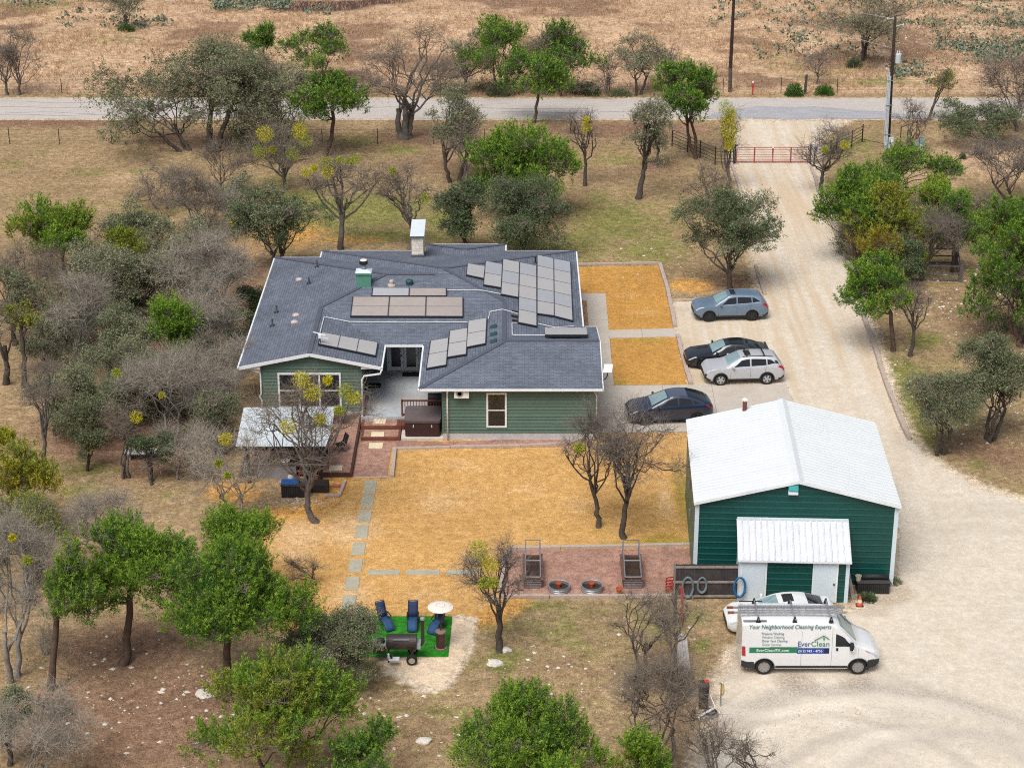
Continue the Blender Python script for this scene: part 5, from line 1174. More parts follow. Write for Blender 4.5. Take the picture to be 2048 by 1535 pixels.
class Car:
    def __init__(s, L, Wd, top, belt, plan, zb=.24, tumble=.45, crown=.05, sill=.93, nst=84, shoulder=.955):
        s.L, s.W, s.zb, s.tumble, s.crown, s.sill, s.sh = L, Wd, zb, tumble, crown, sill, shoulder
        xx = np.linspace(0, L, 500)
        def sm(pts, k):
            y = np.interp(xx, [p[0] for p in pts], [p[1] for p in pts]); ker = np.ones(k)/k
            for _ in range(2): y = np.convolve(np.pad(y, k//2, mode='edge'), ker, 'valid')[:500]
            return y
        s.xx = xx; s.t = sm(top, 17); s.b = sm(belt, 9); s.p = sm(plan, 9)
        e = sorted(set([0, .03, .07, .12, .18, L-.18, L-.12, L-.07, L-.03, L] + list(np.linspace(.24, L-.24, nst))))
        s.st = np.array(e)
    def ring(s, x):
        zt = np.interp(x, s.xx, s.t); hw = np.interp(x, s.xx, s.p) * s.W/2; bl = min(np.interp(x, s.xx, s.b), zt-.015); zb = s.zb
        fr = min(x, s.L-x)
        if fr < .25: zb = s.zb + .12*(1-fr/.25)
        wr = max(hw*s.sh - max(0, zt-bl-.03)*s.tumble, hw*.3)
        m = zb + (bl-zb)*.52
        ze = max(zt - .07 - s.crown*.6, bl + .004)
        pts = [(0,zb),(hw*.86,zb),(hw*s.sill,zb+.03),(hw*.985,zb+.16),(hw,m),(hw*.992,bl-.10),(hw*s.sh,bl),(wr,ze),(wr*.90,zt-s.crown*.7),(wr*.55,zt-s.crown*.28),(0,zt)]
        return pts
    def at(s, x, q, off=0.0, side=-1):                      # q: index along the ring
        r = s.ring(x); i = min(int(q), len(r)-2); t = q - i
        y = r[i][0]*(1-t)+r[i+1][0]*t; z = r[i][1]*(1-t)+r[i+1][1]*t
        dy, dz = r[i+1][0]-r[i][0], r[i+1][1]-r[i][1]; n = math.hypot(dy, dz) + 1e-6
        ny, nz = dz/n, -dy/n
        return (x, side*(y+ny*off), z+nz*off)
    def patch(s, name, c, m, parent, off=.006, sides=(-1, 1), n=(8, 5)):
        """c: four (x, q) corners in order; a skin piece lying just proud of the body"""
        for sd_ in sides:
            g = []
            for i in range(n[0]+1):
                row = []
                for j in range(n[1]+1):
                    u, v = i/n[0], j/n[1]
                    x = (c[0][0]*(1-u)+c[1][0]*u)*(1-v) + (c[3][0]*(1-u)+c[2][0]*u)*v; q = (c[0][1]*(1-u)+c[1][1]*u)*(1-v) + (c[3][1]*(1-u)+c[2][1]*u)*v
                    row.append(s.at(x, q, off, sd_))
                g.append(row)
            MB().grid(g).build(name, m, parent, True, smooth=True)
    def deck(s, name, x0, x1, f0, f1, m, parent, off=.008, n=(8, 8)):
        """piece over the top (windscreen, rear glass, sunroof): spans the width by fractions of the roof edge"""
        g = []
        for i in range(n[0]+1):
            x = x0 + (x1-x0)*i/n[0]; f = f0 + (f1-f0)*i/n[0]; r = s.ring(x); row = []
            for j in range(n[1]+1):
                y = (2*j/n[1]-1) * f * r[7][0]
                ys_ = [p[0] for p in r[7:]][::-1]; zs_ = [p[1] for p in r[7:]][::-1]
                row.append((x - .0, y, float(np.interp(abs(y), ys_, zs_)) + off))
            g.append(row)
        MB().grid(g).build(name, m, parent, True, smooth=True)
    def body(s, m, parent, arches=(), ra=.38):
        nr = len(s.ring(1)); mb = MB(); rows = []
        fine = []                                           # side skin subdivided for the wheel arches
        for x in s.st:
            row = []
            for q in np.concatenate([[0], np.linspace(1, 6, 16), np.arange(7, nr)]):
                row.append(s.at(x, min(q, nr-1-1e-6), 0, -1))
            rows.append(row)
        full = [r + [(p[0], -p[1], p[2]) for p in r[::-1][1:]] for r in rows]
        k = len(full[0]); V = [p for r in full for p in r]
        for i in range(len(full)-1):
            for j in range(k-1):
                mb.f.append((i*k+j, i*k+j+1, (i+1)*k+j+1, (i+1)*k+j))
        mb.f.append(tuple(range(k))); mb.f.append(tuple((len(full)-1)*k+j for j in range(k)))
        V = [list(p) for p in V]
        kill = set()
        for fi, f in enumerate(mb.f[:-2]):
            c = np.mean([V[i] for i in f], 0)
            for ax_ in arches:
                if math.hypot(c[0]-ax_, c[2]-ra*.90) < ra and abs(c[1]) > s.W*.28: kill.add(fi)
        dead = {i for fi in kill for i in mb.f[fi]}; live = {i for fi, f in enumerate(mb.f) if fi not in kill for i in f}
        for i in dead & live:                                # snap the rim of the hole to the arch circle
            for ax_ in arches:
                dx, dz = V[i][0]-ax_, V[i][2]-ra*.90; d = math.hypot(dx, dz)
                if d < ra*1.35 and d > 1e-3 and dz > -.2: V[i][0] = ax_+dx/d*ra; V[i][2] = ra*.90+dz/d*ra
        mb.v = [tuple(p) for p in V]; mb.f = [f for fi, f in enumerate(mb.f) if fi not in kill]
        me = mb.mesh('body', m, True)
        o = link('body', me, parent, True, fix=True)
        md = o.modifiers.new('edges', 'EDGE_SPLIT'); md.split_angle = math.radians(38)
        MB().box(.3, s.L-.3, -s.W*.30, s.W*.30, s.zb+.02, s.zb+.55).build('underbody', BLACKP, parent, True)
        return o
    def wheels(s, xs_, r, parent, rim, w=.22, spokes=5, inset=.02):
        for x in xs_:
            for sd_ in (-1, 1):
                t = thing('wheel', None, None); t.parent = parent; t.location = (x, sd_*(s.W/2-w/2-inset), r)
                MB().lathe([(r*.66,-w/2),(r*.92,-w/2),(r,-w*.32),(r,w*.32),(r*.92,w/2),(r*.66,w/2)], n=28, axis='y', cap=False).build('tyre', RUBBER, t, True)
                g = MB().lathe([(r*.72,sd_*w*.46),(r*.70,sd_*w*.49),(r*.60,sd_*w*.48),(r*.58,sd_*w*.2)], n=28, axis='y', cap=False); 
                for k in range(spokes):
                    a = 2*math.pi*k/spokes + x; c_, s_ = math.cos(a), math.sin(a)
                    g.beam((c_*r*.10, sd_*w*.40, s_*r*.10), (c_*r*.62, sd_*w*.45, s_*r*.62), r*.30, .03, (0,1,0))
                g.lathe([(r*.14,sd_*w*.42),(r*.12,sd_*w*.48),(.002,sd_*w*.48)], n=12, axis='y', cap=False)
                g.build('rim', rim, t, True)
                MB().lathe([(.01,sd_*w*.15),(r*.62,sd_*w*.15)], n=20, axis='y').build('brake_well', BLACKP, t, True)
                MB().lathe([(.01,-sd_*.20),(r*1.12,-sd_*.20)], n=16, axis='y').build('wheel_well', BLACKP, t, True)
    def arch(s, xs_, ra, wd, parent, m=CLAD):
        for x in xs_:
            for sd_ in (-1, 1):
                g = []
                for k in range(17):
                    a = math.radians(-18 + 216*k/16); g.append([(x+math.cos(a)*(ra+e), sd_*(s.W/2*(1.0 if e < wd*.9 else .99)+h), ra*.90+math.sin(a)*(ra+e)) for e, h in ((-.015,-.10),(-.01,.012),(wd*.6,.016),(wd,-.01))])
                MB().grid(g).build('wheel_arch_trim', m, parent, True)
    def mirror(s, x, z, parent, m):
        for sd_ in (-1, 1):
            t = MB(); y = sd_*(s.W/2*.93); t.hexa([(x,y,z),(x+.12,y,z),(x+.16,y+sd_*.22,z+.02),(x+.02,y+sd_*.22,z+.02),(x+.02,y,z+.14),(x+.12,y,z+.14),(x+.16,y+sd_*.2,z+.16),(x+.03,y+sd_*.2,z+.16)]); t.build('mirror', m, parent, True, bevel=.03)
def place(name, label, cat, u1, v1, u2, v2, x1, x2, Wd, flip=False):
    """near wheels touch the ground at the two surveyed spots; x1, x2 = their stations on the car"""
    a = Vector(G(u1, v1)); b = Vector(G(u2, v2)); d = (b-a); ang = math.atan2(d.y, d.x)
    off = Vector((-math.sin(ang), math.cos(ang), 0))*(Wd/2-.13)
    mid = (a+b)/2 + off
    xm = (x1+x2)/2
    if flip: ang += math.pi
    fw = Vector((math.cos(ang), math.sin(ang), 0))
    return thing(name, label, cat, mid - fw*xm, ang)

# blue-grey SUV
P_SUV = [(0,.62),(.06,.78),(.18,.90),(.45,.965),(4.2,.985),(4.45,.95),(4.62,.86),(4.7,.70)]
def suv(name, label, u1, v1, u2, v2, pm, rims, wb0, wb, rim_n, ext):
    Wd, L = 1.86, 4.68
    car = Car(L, Wd, [(0,.78),(.05,.86),(.22,.99),(.6,1.06),(1.22,1.14),(1.30,1.17),(2.06,1.60),(2.35,1.665),(2.9,1.69),(3.7,1.66),(4.12,1.60),(4.2,1.57),(4.52,1.16),(4.6,1.08),(4.66,.95),(4.68,.85)],
              [(0,.78),(.3,.98),(1.2,1.06),(3.0,1.10),(4.2,1.16),(4.5,1.12),(4.68,.85)], P_SUV, zb=.26, tumble=.36)
    t = place(name, label, 'car', u1, v1, u2, v2, wb0, wb0+wb, Wd)
    car.body(pm, t, (wb0, wb0+wb), .40); car.wheels((wb0, wb0+wb), .355, t, rims, spokes=rim_n); car.arch((wb0, wb0+wb), .40, ext, t)
    car.deck('windscreen', 1.36, 2.08, 1.02, .96, WGLASS, t); car.deck('rear_glass', 4.22, 4.48, .92, .95, CGLASS, t)
    car.patch('side_window', [(1.62,6.12),(2.62,6.12),(2.62,6.9),(2.12,6.86)], CGLASS, t); car.patch('side_window', [(2.70,6.12),(3.58,6.16),(3.55,6.88),(2.70,6.9)], CGLASS, t); car.patch('side_window', [(3.64,6.18),(4.12,6.42),(3.86,6.84),(3.62,6.87)], CGLASS, t)
    car.patch('sill_cladding', [(.9,1.6),(3.7,1.6),(3.7,2.9),(.9,2.9)], CLAD, t, .010, n=(16,3)); 
    car.patch('headlight', [(.08,4.8),(.62,5.5),(.50,6.0),(.10,5.5)], LAMP, t, .008); car.patch('tail_light', [(4.25,5.2),(4.64,4.6),(4.62,6.0),(4.33,6.3)], TAIL, t, .010)
    car.patch('front_bumper', [(.01,2.0),(.35,2.0),(.35,2.9),(.01,3.4)], CLAD, t, .010); car.patch('rear_bumper', [(4.3,2.0),(4.67,2.0),(4.67,3.2),(4.3,2.9)], CLAD, t, .010)
    car.patch('door_seam', [(2.655,2.9),(2.668,2.9),(2.668,6.0),(2.655,6.0)], BLACKP, t, .003); car.patch('door_seam', [(1.50,3.0),(1.512,3.0),(1.512,5.9),(1.50,5.9)], BLACKP, t, .003); car.patch('door_seam', [(3.46,3.6),(3.472,3.6),(3.58,6.0),(3.568,6.0)], BLACKP, t, .003)
    for x in (2.42, 3.38): car.patch('door_handle', [(x,5.15),(x+.2,5.15),(x+.2,5.4),(x,5.4)], pm, t, .022, n=(3,2))
    MB().box(-.015, .05, -.55, .55, .46, .74).build('grille', BLACKP, t, True, bevel=.03); car.mirror(1.55, 1.08, t, pm)
    return t, car
t, car = suv('blue_grey_car', 'blue grey sport utility car with black wheels below the oak', 1418, 643, 1503, 641, paint('blue_grey_paint', (.125,.185,.26)), DKALLOY, .93, 2.70, 7, .03)
car.deck('sunroof', 2.30, 2.62, .62, .62, BLACKP, t, .012); car.patch('window_trim', [(1.75,6.0),(4.16,6.12),(4.16,6.2),(1.75,6.06)], CHROME, t, .008, n=(14,1)); car.patch('window_trim', [(3.75,6.90),(4.14,6.42),(4.19,6.44),(3.78,6.95)], CHROME, t, .010)
t, car = suv('silver_car', 'silver sport utility car with roof bars next to black sedan', 1440, 770, 1533, 767.5, paint('silver_paint', (.50,.52,.55), .32, .2), ALLOY, .93, 2.70, 5, .055)
car.deck('sunroof', 2.36, 2.72, .6, .6, BLACKP, t, .012); car.patch('grille_side', [(.005,3.2),(.09,3.2),(.14,4.7),(.01,4.9)], CLAD, t, .012); car.patch('pillar_trim', [(4.12,6.35),(4.30,6.5),(4.22,6.9),(4.02,6.86)], BLACKP, t, .012)
for x in (2.45, 3.45): MB().beam((x,-.62,1.76), (x,.62,1.76), .07, .035).beam((x,-.60,1.66), (x,-.60,1.76), .06, .06).beam((x,.60,1.66), (x,.60,1.76), .06, .06).build('roof_bar', BLACKP, t, True)
for s in (-1,1): MB().tube([(2.2,s*.60,1.66),(3.0,s*.60,1.70),(3.95,s*.58,1.64)], .02, 6).build('roof_rail', BLACKP, t, True)
# black sedan
def sedan(name, label, pl, pm, rims, L=4.9, roofc=None, hgt=1.48):
    Wd = 1.86; wb0, wb = .95, 2.85
    car = Car(L, Wd, [(0,.62),(.05,.70),(.25,.80),(.7,.89),(1.45,1.0),(2.25,1.38),(2.65,hgt-.02),(3.1,hgt),(3.5,hgt-.05),(4.1,1.24),(4.45,1.09),(4.75,1.06),(4.86,1.02),(4.9,.85)],
              [(0,.62),(.4,.80),(1.4,.92),(3.4,.99),(4.2,1.03),(4.75,1.02),(4.9,.85)], [(0,.60),(.06,.76),(.2,.89),(.5,.965),(4.3,.98),(4.6,.94),(4.82,.85),(4.9,.7)], zb=.2, tumble=.50)
    t = place(name, label, 'car', *pl, wb0, wb0+wb, Wd)
    car.body(pm, t, (wb0, wb0+wb), .375); car.wheels((wb0, wb0+wb), .34, t, rims, spokes=5); car.arch((wb0, wb0+wb), .375, .012, t, pm)
    car.deck('windscreen', 1.52, 2.3, 1.0, .95, WGLASS, t); car.deck('rear_glass', 3.62, 4.36, .92, .92, CGLASS, t)
    car.patch('side_window', [(1.78,6.1),(2.85,6.1),(2.85,6.92),(2.30,6.86)], CGLASS, t); car.patch('side_window', [(2.92,6.1),(3.75,6.12),(3.55,6.86),(2.92,6.92)], CGLASS, t); car.patch('side_window', [(3.8,6.14),(4.12,6.3),(3.78,6.78),(3.62,6.84)], CGLASS, t)
    car.patch('headlight', [(.10,4.9),(.6,5.5),(.5,6.0),(.12,5.6)], LAMP, t, .008); car.patch('tail_light', [(4.55,5.2),(4.87,5.0),(4.86,5.9),(4.55,5.9)], TAIL, t, .008)
    for x in (1.55, 2.88): car.patch('door_seam', [(x,2.9),(x+.012,2.9),(x+.012,6.0),(x,6.0)], BLACKP, t, .003)
    for x in (2.6, 3.6): car.patch('door_handle', [(x,5.15),(x+.2,5.15),(x+.2,5.4),(x,5.4)], pm, t, .02, n=(3,2))
    MB().box(-.012, .05, -.6, .6, .30, .55).build('grille', BLACKP, t, True, bevel=.03); car.mirror(1.68, .96, t, pm)
    return t, car
BLKP = paint('black_paint', (.012,.015,.022), .12)
t, car = sedan('black_sedan', 'black sedan parked between the two sport utility cars', (1409,738,1497,736), BLKP, DKALLOY)
car.deck('sunroof', 2.55, 3.4, .82, .82, CGLASS, t, .010); MB().beam((4.82,-.6,1.09), (4.82,.6,1.09), .14, .03).build('spoiler', BLKP, t, True, bevel=.01)
MB().hexa([(3.55,-.04,1.43),(3.72,-.04,1.40),(3.72,.04,1.40),(3.55,.04,1.43),(3.62,-.015,1.50),(3.72,-.015,1.49),(3.72,.015,1.49),(3.62,.015,1.50)]).build('roof_fin', BLKP, t, True)
WP_ = paint('white_paint', (.74,.76,.77), .3)
t, car = sedan('white_sedan', 'white sedan partly hidden behind the lettered van', (1497,1271,1624,1268), WP_, ALLOY)
car.deck('sunroof', 2.52, 3.0, .55, .55, BLACKP, t, .012)
# dark blue fastback on the apron
BLUP = paint('dark_blue_paint', (.014,.026,.056), .2); L, Wd = 4.75, 1.92
car = Car(L, Wd, [(0,.68),(.06,.76),(.3,.90),(.8,1.01),(1.25,1.10),(2.15,1.50),(2.5,1.59),(2.9,1.62),(3.4,1.58),(4.0,1.40),(4.5,1.17),(4.62,1.15),(4.70,1.05),(4.75,.85)],
          [(0,.68),(.4,.88),(1.3,1.0),(3.4,1.08),(4.4,1.13),(4.75,.85)], [(0,.60),(.06,.76),(.2,.89),(.5,.965),(4.2,.985),(4.5,.94),(4.68,.85),(4.75,.7)], zb=.22, tumble=.42)
t = place('dark_blue_car', 'dark blue fastback car on the concrete behind bare tree and barn', 'car', 1290, 850, 1392, 846, .92, 3.81, Wd)
car.body(BLUP, t, (.92, 3.81), .39); car.wheels((.92, 3.81), .355, t, DKALLOY, spokes=5); car.arch((.92, 3.81), .39, .012, t, BLUP)
car.deck('windscreen', 1.32, 2.2, 1.0, .94, WGLASS, t); car.deck('rear_glass', 3.35, 4.42, .9, .9, CGLASS, t); car.deck('glass_roof', 2.25, 3.3, .9, .9, mat('roof_glass', (.07,.09,.13), .1, 0, 1, 0, spec=.8), t)
car.patch('side_window', [(1.6,6.1),(2.75,6.1),(2.75,6.93),(2.22,6.88)], CGLASS, t); car.patch('side_window', [(2.82,6.1),(3.6,6.12),(3.5,6.86),(2.82,6.93)], CGLASS, t); car.patch('side_window', [(3.66,6.14),(4.1,6.4),(3.78,6.78),(3.58,6.84)], CGLASS, t)
car.patch('headlight', [(.10,4.9),(.55,5.6),(.48,6.0),(.12,5.6)], LAMP, t, .008); car.patch('tail_light', [(4.3,5.3),(4.70,5.1),(4.69,5.8),(4.3,5.8)], TAIL, t, .008)
for x in (1.42, 2.78): car.patch('door_seam', [(x,2.9),(x+.012,2.9),(x+.012,6.0),(x,6.0)], BLACKP, t, .003)
car.mirror(1.55, 1.04, t, BLUP); car.patch('sill_cladding', [(.95,1.6),(3.8,1.6),(3.8,2.5),(.95,2.5)], CLAD, t, .010, n=(16,3))
# lettered van: local x=0 is its front, it points to the drive
VW = paint('van_white', (.73,.75,.77), .35); L, Wd = 5.98, 2.05; wb0, wb = .95, 4.03
car = Car(L, Wd, [(0,.75),(.04,.95),(.22,1.14),(.55,1.28),(.90,1.42),(1.02,1.50),(1.72,2.22),(1.95,2.38),(2.3,2.46),(3.2,2.50),(5.5,2.50),(5.9,2.48),(5.98,2.44)],
          [(0,.75),(.3,1.05),(.85,1.30),(1.2,1.38),(2.3,1.42),(5.98,1.42)], [(0,.62),(.06,.76),(.25,.90),(.6,.97),(1.0,1.0),(5.7,1.0),(5.92,.985),(5.98,.96)], zb=.28, tumble=.075, crown=.04, sill=.97, shoulder=.992)
van = place('lettered_van', 'white high roof cleaning company van with green and blue lettering', 'van', 1714, 1346, 1527, 1346, wb0, wb0+wb, Wd)
a = Vector(G(1714, 1346)); van.location = (a.x + wb0, a.y + Wd/2 - .13, 0); van.rotation_euler = (0, 0, math.pi)
car.body(VW, van, (wb0, wb0+wb), .42); car.wheels((wb0, wb0+wb), .375, van, mat('steel_rim', (.30,.29,.28), .5, .1, 4, 0, metal=.3), w=.23, spokes=9); car.arch((wb0, wb0+wb), .42, .045, van)
# the van is turned round: its side in view is local +y
car.deck('windscreen', 1.06, 1.80, .98, .97, WGLASS, van)
car.patch('side_window', [(1.12,6.05),(1.98,5.98),(1.98,6.66),(1.60,6.66)], CGLASS, van)
car.patch('sill_cladding', [(1.42,2.3),(4.5,2.3),(4.5,3.05),(1.42,3.05)], CLAD, van, .012, n=(18,3)); car.patch('front_bumper', [(.01,1.4),(.56,1.4),(.56,3.9),(.01,4.6)], CLAD, van, .014, n=(8,6)); car.patch('rear_bumper', [(5.42,1.5),(5.97,1.5),(5.97,3.5),(5.42,3.5)], CLAD, van, .012)
car.patch('headlight', [(.10,4.8),(.50,5.3),(.62,5.8),(.16,5.6)], LAMP, van, .012); car.patch('indicator', [(.46,5.0),(.62,5.4),(.70,5.8),(.60,5.8)], AMBER, van, .014); car.patch('tail_light', [(5.80,4.1),(5.965,4.1),(5.965,5.9),(5.84,5.9)], TAIL, van, .014)
for x, q0, q1 in ((2.12,2.9,6.9),(3.42,2.9,6.7),(.98,3.6,6.0)): car.patch('door_seam', [(x,q0),(x+.012,q0),(x+.012,q1),(x,q1)], mat('seam_grey', (.2,.2,.21), .8, 0), van, .004, n=(2,12))
car.patch('door_track', [(3.46,5.48),(4.78,5.48),(4.78,5.62),(3.46,5.62)], BLACKP, van, .02, n=(8,2)); car.patch('door_handle', [(1.86,4.75),(1.95,4.75),(1.95,5.35),(1.86,5.35)], BLACKP, van, .02)
MB().box(-.02, .03, -.6, .6, .5, .78).build('grille', BLACKP, van, True, bevel=.02)
for sd_ in (-1, 1):
    m_ = thing('mirror', None, None); m_.parent = van; m_.location = (1.28, sd_*1.06, 1.28)
    MB().box(-.06,.10,-.02 if sd_ > 0 else -.20,.20 if sd_ > 0 else .02,.0,.36).build('housing', BLACKP, m_, True, bevel=.04); MB().box(-.065,.04,.19*sd_-.01,.19*sd_+.01,.02,.10).build('cap', WHITE, m_, True)
# roof ladder rack and ladder
for x in (2.2, 3.75, 5.3):
    r_ = thing('roof_bar', None, None); r_.parent = van; r_.location = (x, 0, 2.5)
    MB().beam((0,-.9,.14), (0,.9,.14), .05, .05).build('bar', STEEL, r_, True)
    for s in (-.82,.82): MB().hexa([(-.10,s-.05,-.03),(.10,s-.05,-.03),(.10,s+.05,-.03),(-.10,s+.05,-.03),(-.03,s-.03,.22),(.03,s-.03,.22),(.03,s+.03,.22),(-.03,s+.03,.22)]).build('foot', BLACKM, r_, True)
for s in (-.85,.85): MB().beam((4.95,s,2.56), (5.95,s,2.56), .04, .04).build('rack_arm', BLACKM, van, True)
la = thing('extension_ladder', 'aluminium extension ladder lying on the van roof rack', 'ladder', van.matrix_basis @ Vector((3.85, .18, 2.70)), math.pi)
for y in (-.22, .22):
    MB().box(-2.35, 2.45, y-.02, y+.02, -.04, .05).build('rail', STEEL, la, True); MB().box(-2.15, 2.2, y*.80-.018, y*.80+.018, .06, .13).build('rail', STEEL, la, True)
    MB().box(2.45, 2.72, y-.03, y+.03, -.05, .06).build('foot', mat('rust_foot', (.25,.09,.06), .7), la, True)
for i in range(15): MB().tube([(-2.2+i*.31,-.22,0),(-2.2+i*.31,.22,0)], .016, 6).build('rung', STEEL, la, True)
# lettering laid flat on the van side (world metres, side plane facing the camera)
ys_van = van.location.y - Wd/2
def lettering(txt, u, v, hgt, m, width=None, bold=0.0, off=.022, shear=0.0, q=6.5):
    """text whose lower left corner shows at photo pixel (u, v)"""
    cu = bpy.data.curves.new('lettering', 'FONT'); cu.body = txt; cu.size = 1; cu.shear = shear; cu.offset = bold; cu.resolution_u = 3
    o = bpy.data.objects.new('lettering', cu); COL.objects.link(o); bpy.context.view_layer.update()
    me = bpy.data.meshes.new_from_object(o.evaluated_get(bpy.context.evaluated_depsgraph_get())); bpy.data.objects.remove(o)
    co = np.zeros(len(me.vertices)*3); me.vertices.foreach_get('co', co); co = co.reshape(-1, 3)
    p = W(u, v, ys_van); sx = width/(co[:,0].max()-co[:,0].min()) if width else hgt
    X_ = p[0] + (co[:,0]-co[:,0].min())*sx; Z_ = p[2] + co[:,1]*hgt
    Yv = np.empty(len(X_))
    for i in range(len(X_)):                                # wrap onto the slightly curved side
        lx = van.location.x - X_[i]; r = car.ring(min(max(lx, .1), L-.02)); Yv[i] = van.location.y - np.interp(Z_[i], [k[1] for k in r[3:8]], [k[0] for k in r[3:8]]) - off
    me.vertices.foreach_set('co', np.stack([X_, Yv, Z_], 1).astype(np.float32).ravel()); me.materials.clear(); me.materials.append(m); me.update()
    ob = bpy.data.objects.new('lettering', me); COL.objects.link(ob); ob.parent = van; ob.matrix_parent_inverse = van.matrix_basis.inverted(); return ob
def band(u0, v0, u1, v1, m, name='stripe', off=.012):
    a = W(u0, v0, ys_van); b = W(u1, v1, ys_van); g = []
    for i in range(9):
        row = []
        for j in range(3):
            x = a[0]+(b[0]-a[0])*i/8; z = a[2]+(b[2]-a[2])*j/2; r = car.ring(min(max(van.location.x-x, .1), L-.02)); row.append((x, van.location.y-np.interp(z, [k[1] for k in r[3:8]], [k[0] for k in r[3:8]])-off, z))
        g.append(row)
    me = MB().grid(g).mesh(name, m); ob = link(name, me, fix=True); ob.parent = van; ob.matrix_parent_inverse = van.matrix_basis.inverted(); return ob
INK1 = mat('lettering_teal', (.03,.15,.16), .5, 0, 1, 0); INK2 = mat('lettering_blue', (.02,.07,.25), .5, 0, 1, 0); INK3 = mat('lettering_green', (.03,.22,.09), .5, 0, 1, 0); INK4 = mat('lettering_grey', (.22,.24,.27), .5, 0, 1, 0); INKW = mat('lettering_white', (.8,.8,.8), .5, 0, 1, 0)
lettering('Your Neighborhood Cleaning Experts', 1499, 1258, .27, INK1, W(1663,1258,ys_van)[0]-W(1499,1258,ys_van)[0], .008, shear=.15)
for i, s_ in enumerate(('Pressure Washing','Window Cleaning','Dryer Vent Cleaning','Gutter Services')):
    wd_ = (44, 45, 51, 38)[i]; lettering(s_, 1524, 1269.5+i*6.9, .165, INK4 if i % 2 else INK1, W(1524+wd_,1270,ys_van)[0]-W(1524,1270,ys_van)[0], .004)
e1 = W(1596,1291,ys_van)[0]; lettering('Ever', 1596, 1291.5, .34, INK2, W(1621,1291,ys_van)[0]-e1, .004); lettering('Clean', 1622, 1291.5, .34, INK3, W(1658.5,1291,ys_van)[0]-W(1622,1291,ys_van)[0], .004)
band(1499, 1293.8, 1594, 1304.5, mat('stripe_green', (.015,.20,.10), .4, .03), 'green_stripe'); band(1594.3, 1295, 1658, 1306, mat('stripe_blue', (.02,.075,.34), .4, .03), 'blue_stripe'); band(1648.5, 1296, 1657.5, 1305.6, mat('stripe_navy', (.01,.02,.09), .4, .03), 'navy_block', .016)
lettering('EverCleanTX.com', 1513, 1301.8, .185, INKW, W(1578,1302,ys_van)[0]-W(1513,1302,ys_van)[0], .012, off=.022); lettering('(512) 943 - 4756', 1596, 1302.8, .165, INKW, W(1644.5,1303,ys_van)[0]-W(1596,1303,ys_van)[0], .010, off=.022)
# little roof outline of the emblem
em = MB(); pts = [W(u, v, ys_van) for u, v in ((1629,1280),(1648,1270.5),(1658.5,1277.5))]
for a, b in zip(pts, pts[1:]):
    em.beam((a[0], ys_van-.01, a[2]), (b[0], ys_van-.01, b[2]), .012, .035)
c0 = W(1648, 1275, ys_van)
for dx in (-.02,.02):
    for dz in (-.05,0): em.box(c0[0]+dx-.013, c0[0]+dx+.013, ys_van-.016, ys_van-.004, c0[2]+dz, c0[2]+dz+.035)
em.box(c0[0]-.02, c0[0]+.03, ys_van-.016, ys_van-.004, c0[2]-.10, c0[2]-.06)
ob = em.build('emblem', INK3); ob.parent = van; ob.matrix_parent_inverse = van.matrix_basis.inverted()
# ------------------------------------------------------------------ gate, fences, poles
REDM = mat('red_gate_paint', (.33,.045,.045), .55, .2, 4, .1); GYM = 151.4
def gate_leaf(x0, x1, label):
    t = thing('pipe_gate', label, 'gate', ((x0+x1)/2, GYM, 0)); z0, z1, r = .12, 1.28, .032
    def q(s): return [(x0, GYM, z0), (x0, GYM, z1-.12), (x0+.1, GYM, z1), (x1-.1, GYM, z1), (x1, GYM, z1-.12), (x1, GYM, z0), (x0, GYM, z0)]
    MB().tube(q(0), r, 8).build('frame', REDM, t)
    for k in range(1, 6): MB().tube([(x0, GYM, z0+(z1-z0)*k/6), (x1, GYM, z0+(z1-z0)*k/6)], .022, 6).build('bar', REDM, t)
    MB().box((x0+x1)/2-.05, (x0+x1)/2+.05, GYM-.04, GYM+.04, z0-.02, z1).build('upright', REDM, t)
xg0, xg1 = 17.55, 23.45; xm_ = (xg0+xg1)/2
gate_leaf(xg0+.12, xm_-.03, 'red pipe gate leaf on the mistletoe tree side of the drive'); gate_leaf(xm_+.03, xg1-.12, 'red pipe gate leaf on the utility pole side of the drive')
def post(x, y, h, label, m=BLACKM, r=.07, name='gate_post', cat='post'):
    t = thing(name, label, cat, (x, y, 0)); MB().lathe([(r,0),(r,h),(r*.4,h+.03)], n=10).build('pole', m, t, True); return t
post(xg0, GYM, 1.5, 'dark steel gate post behind the mistletoe covered tree'); t = post(xg1+.02, GYM, 1.5, 'dark steel gate post carrying the white control box')
MB().box(.12,.62,-.18,.18,.95,1.6).build('control_box', WHITE, t, True, bevel=.03); MB().box(.3,.4,-.05,.05,0,.95).build('box_leg', STEEL, t, True)
def pipe_fence(label, pts, rails=5, h=1.35, sp=2.6, m=BLACKM):
    pts = [Vector((*G(u, v)[:2], 0)) for u, v in pts]; t = thing('pipe_fence', label, 'fence', pts[0])
    for a, b in zip(pts, pts[1:]):
        n = max(1, round((b-a).length/sp))
        for i in range(n + (1 if b is pts[-1] else 0)):
            p = a.lerp(b, i/n); MB().tube([p, p+Vector((0,0,h+.12))], .05, 8).build('post', m, t)
        for k in range(rails): MB().tube([a+Vector((0,0,.25+(h-.25)*k/max(1, rails-1))), b+Vector((0,0,.25+(h-.25)*k/max(1, rails-1)))], .024, 6).build('rail', m, t)
pipe_fence('black pipe fence curving from the junipers to the gate', ((1344,292),(1375,305),(1400,317),(1430,330),(1466,330)))
pipe_fence('black pipe fence running from the gate up to the road corner', ((1628,330),(1660,316),(1703,296),(1724,284)))
pipe_fence('single rail brace fence between corner post and utility pole', ((1724,284),(1768,294)), 1, 1.2, 6)
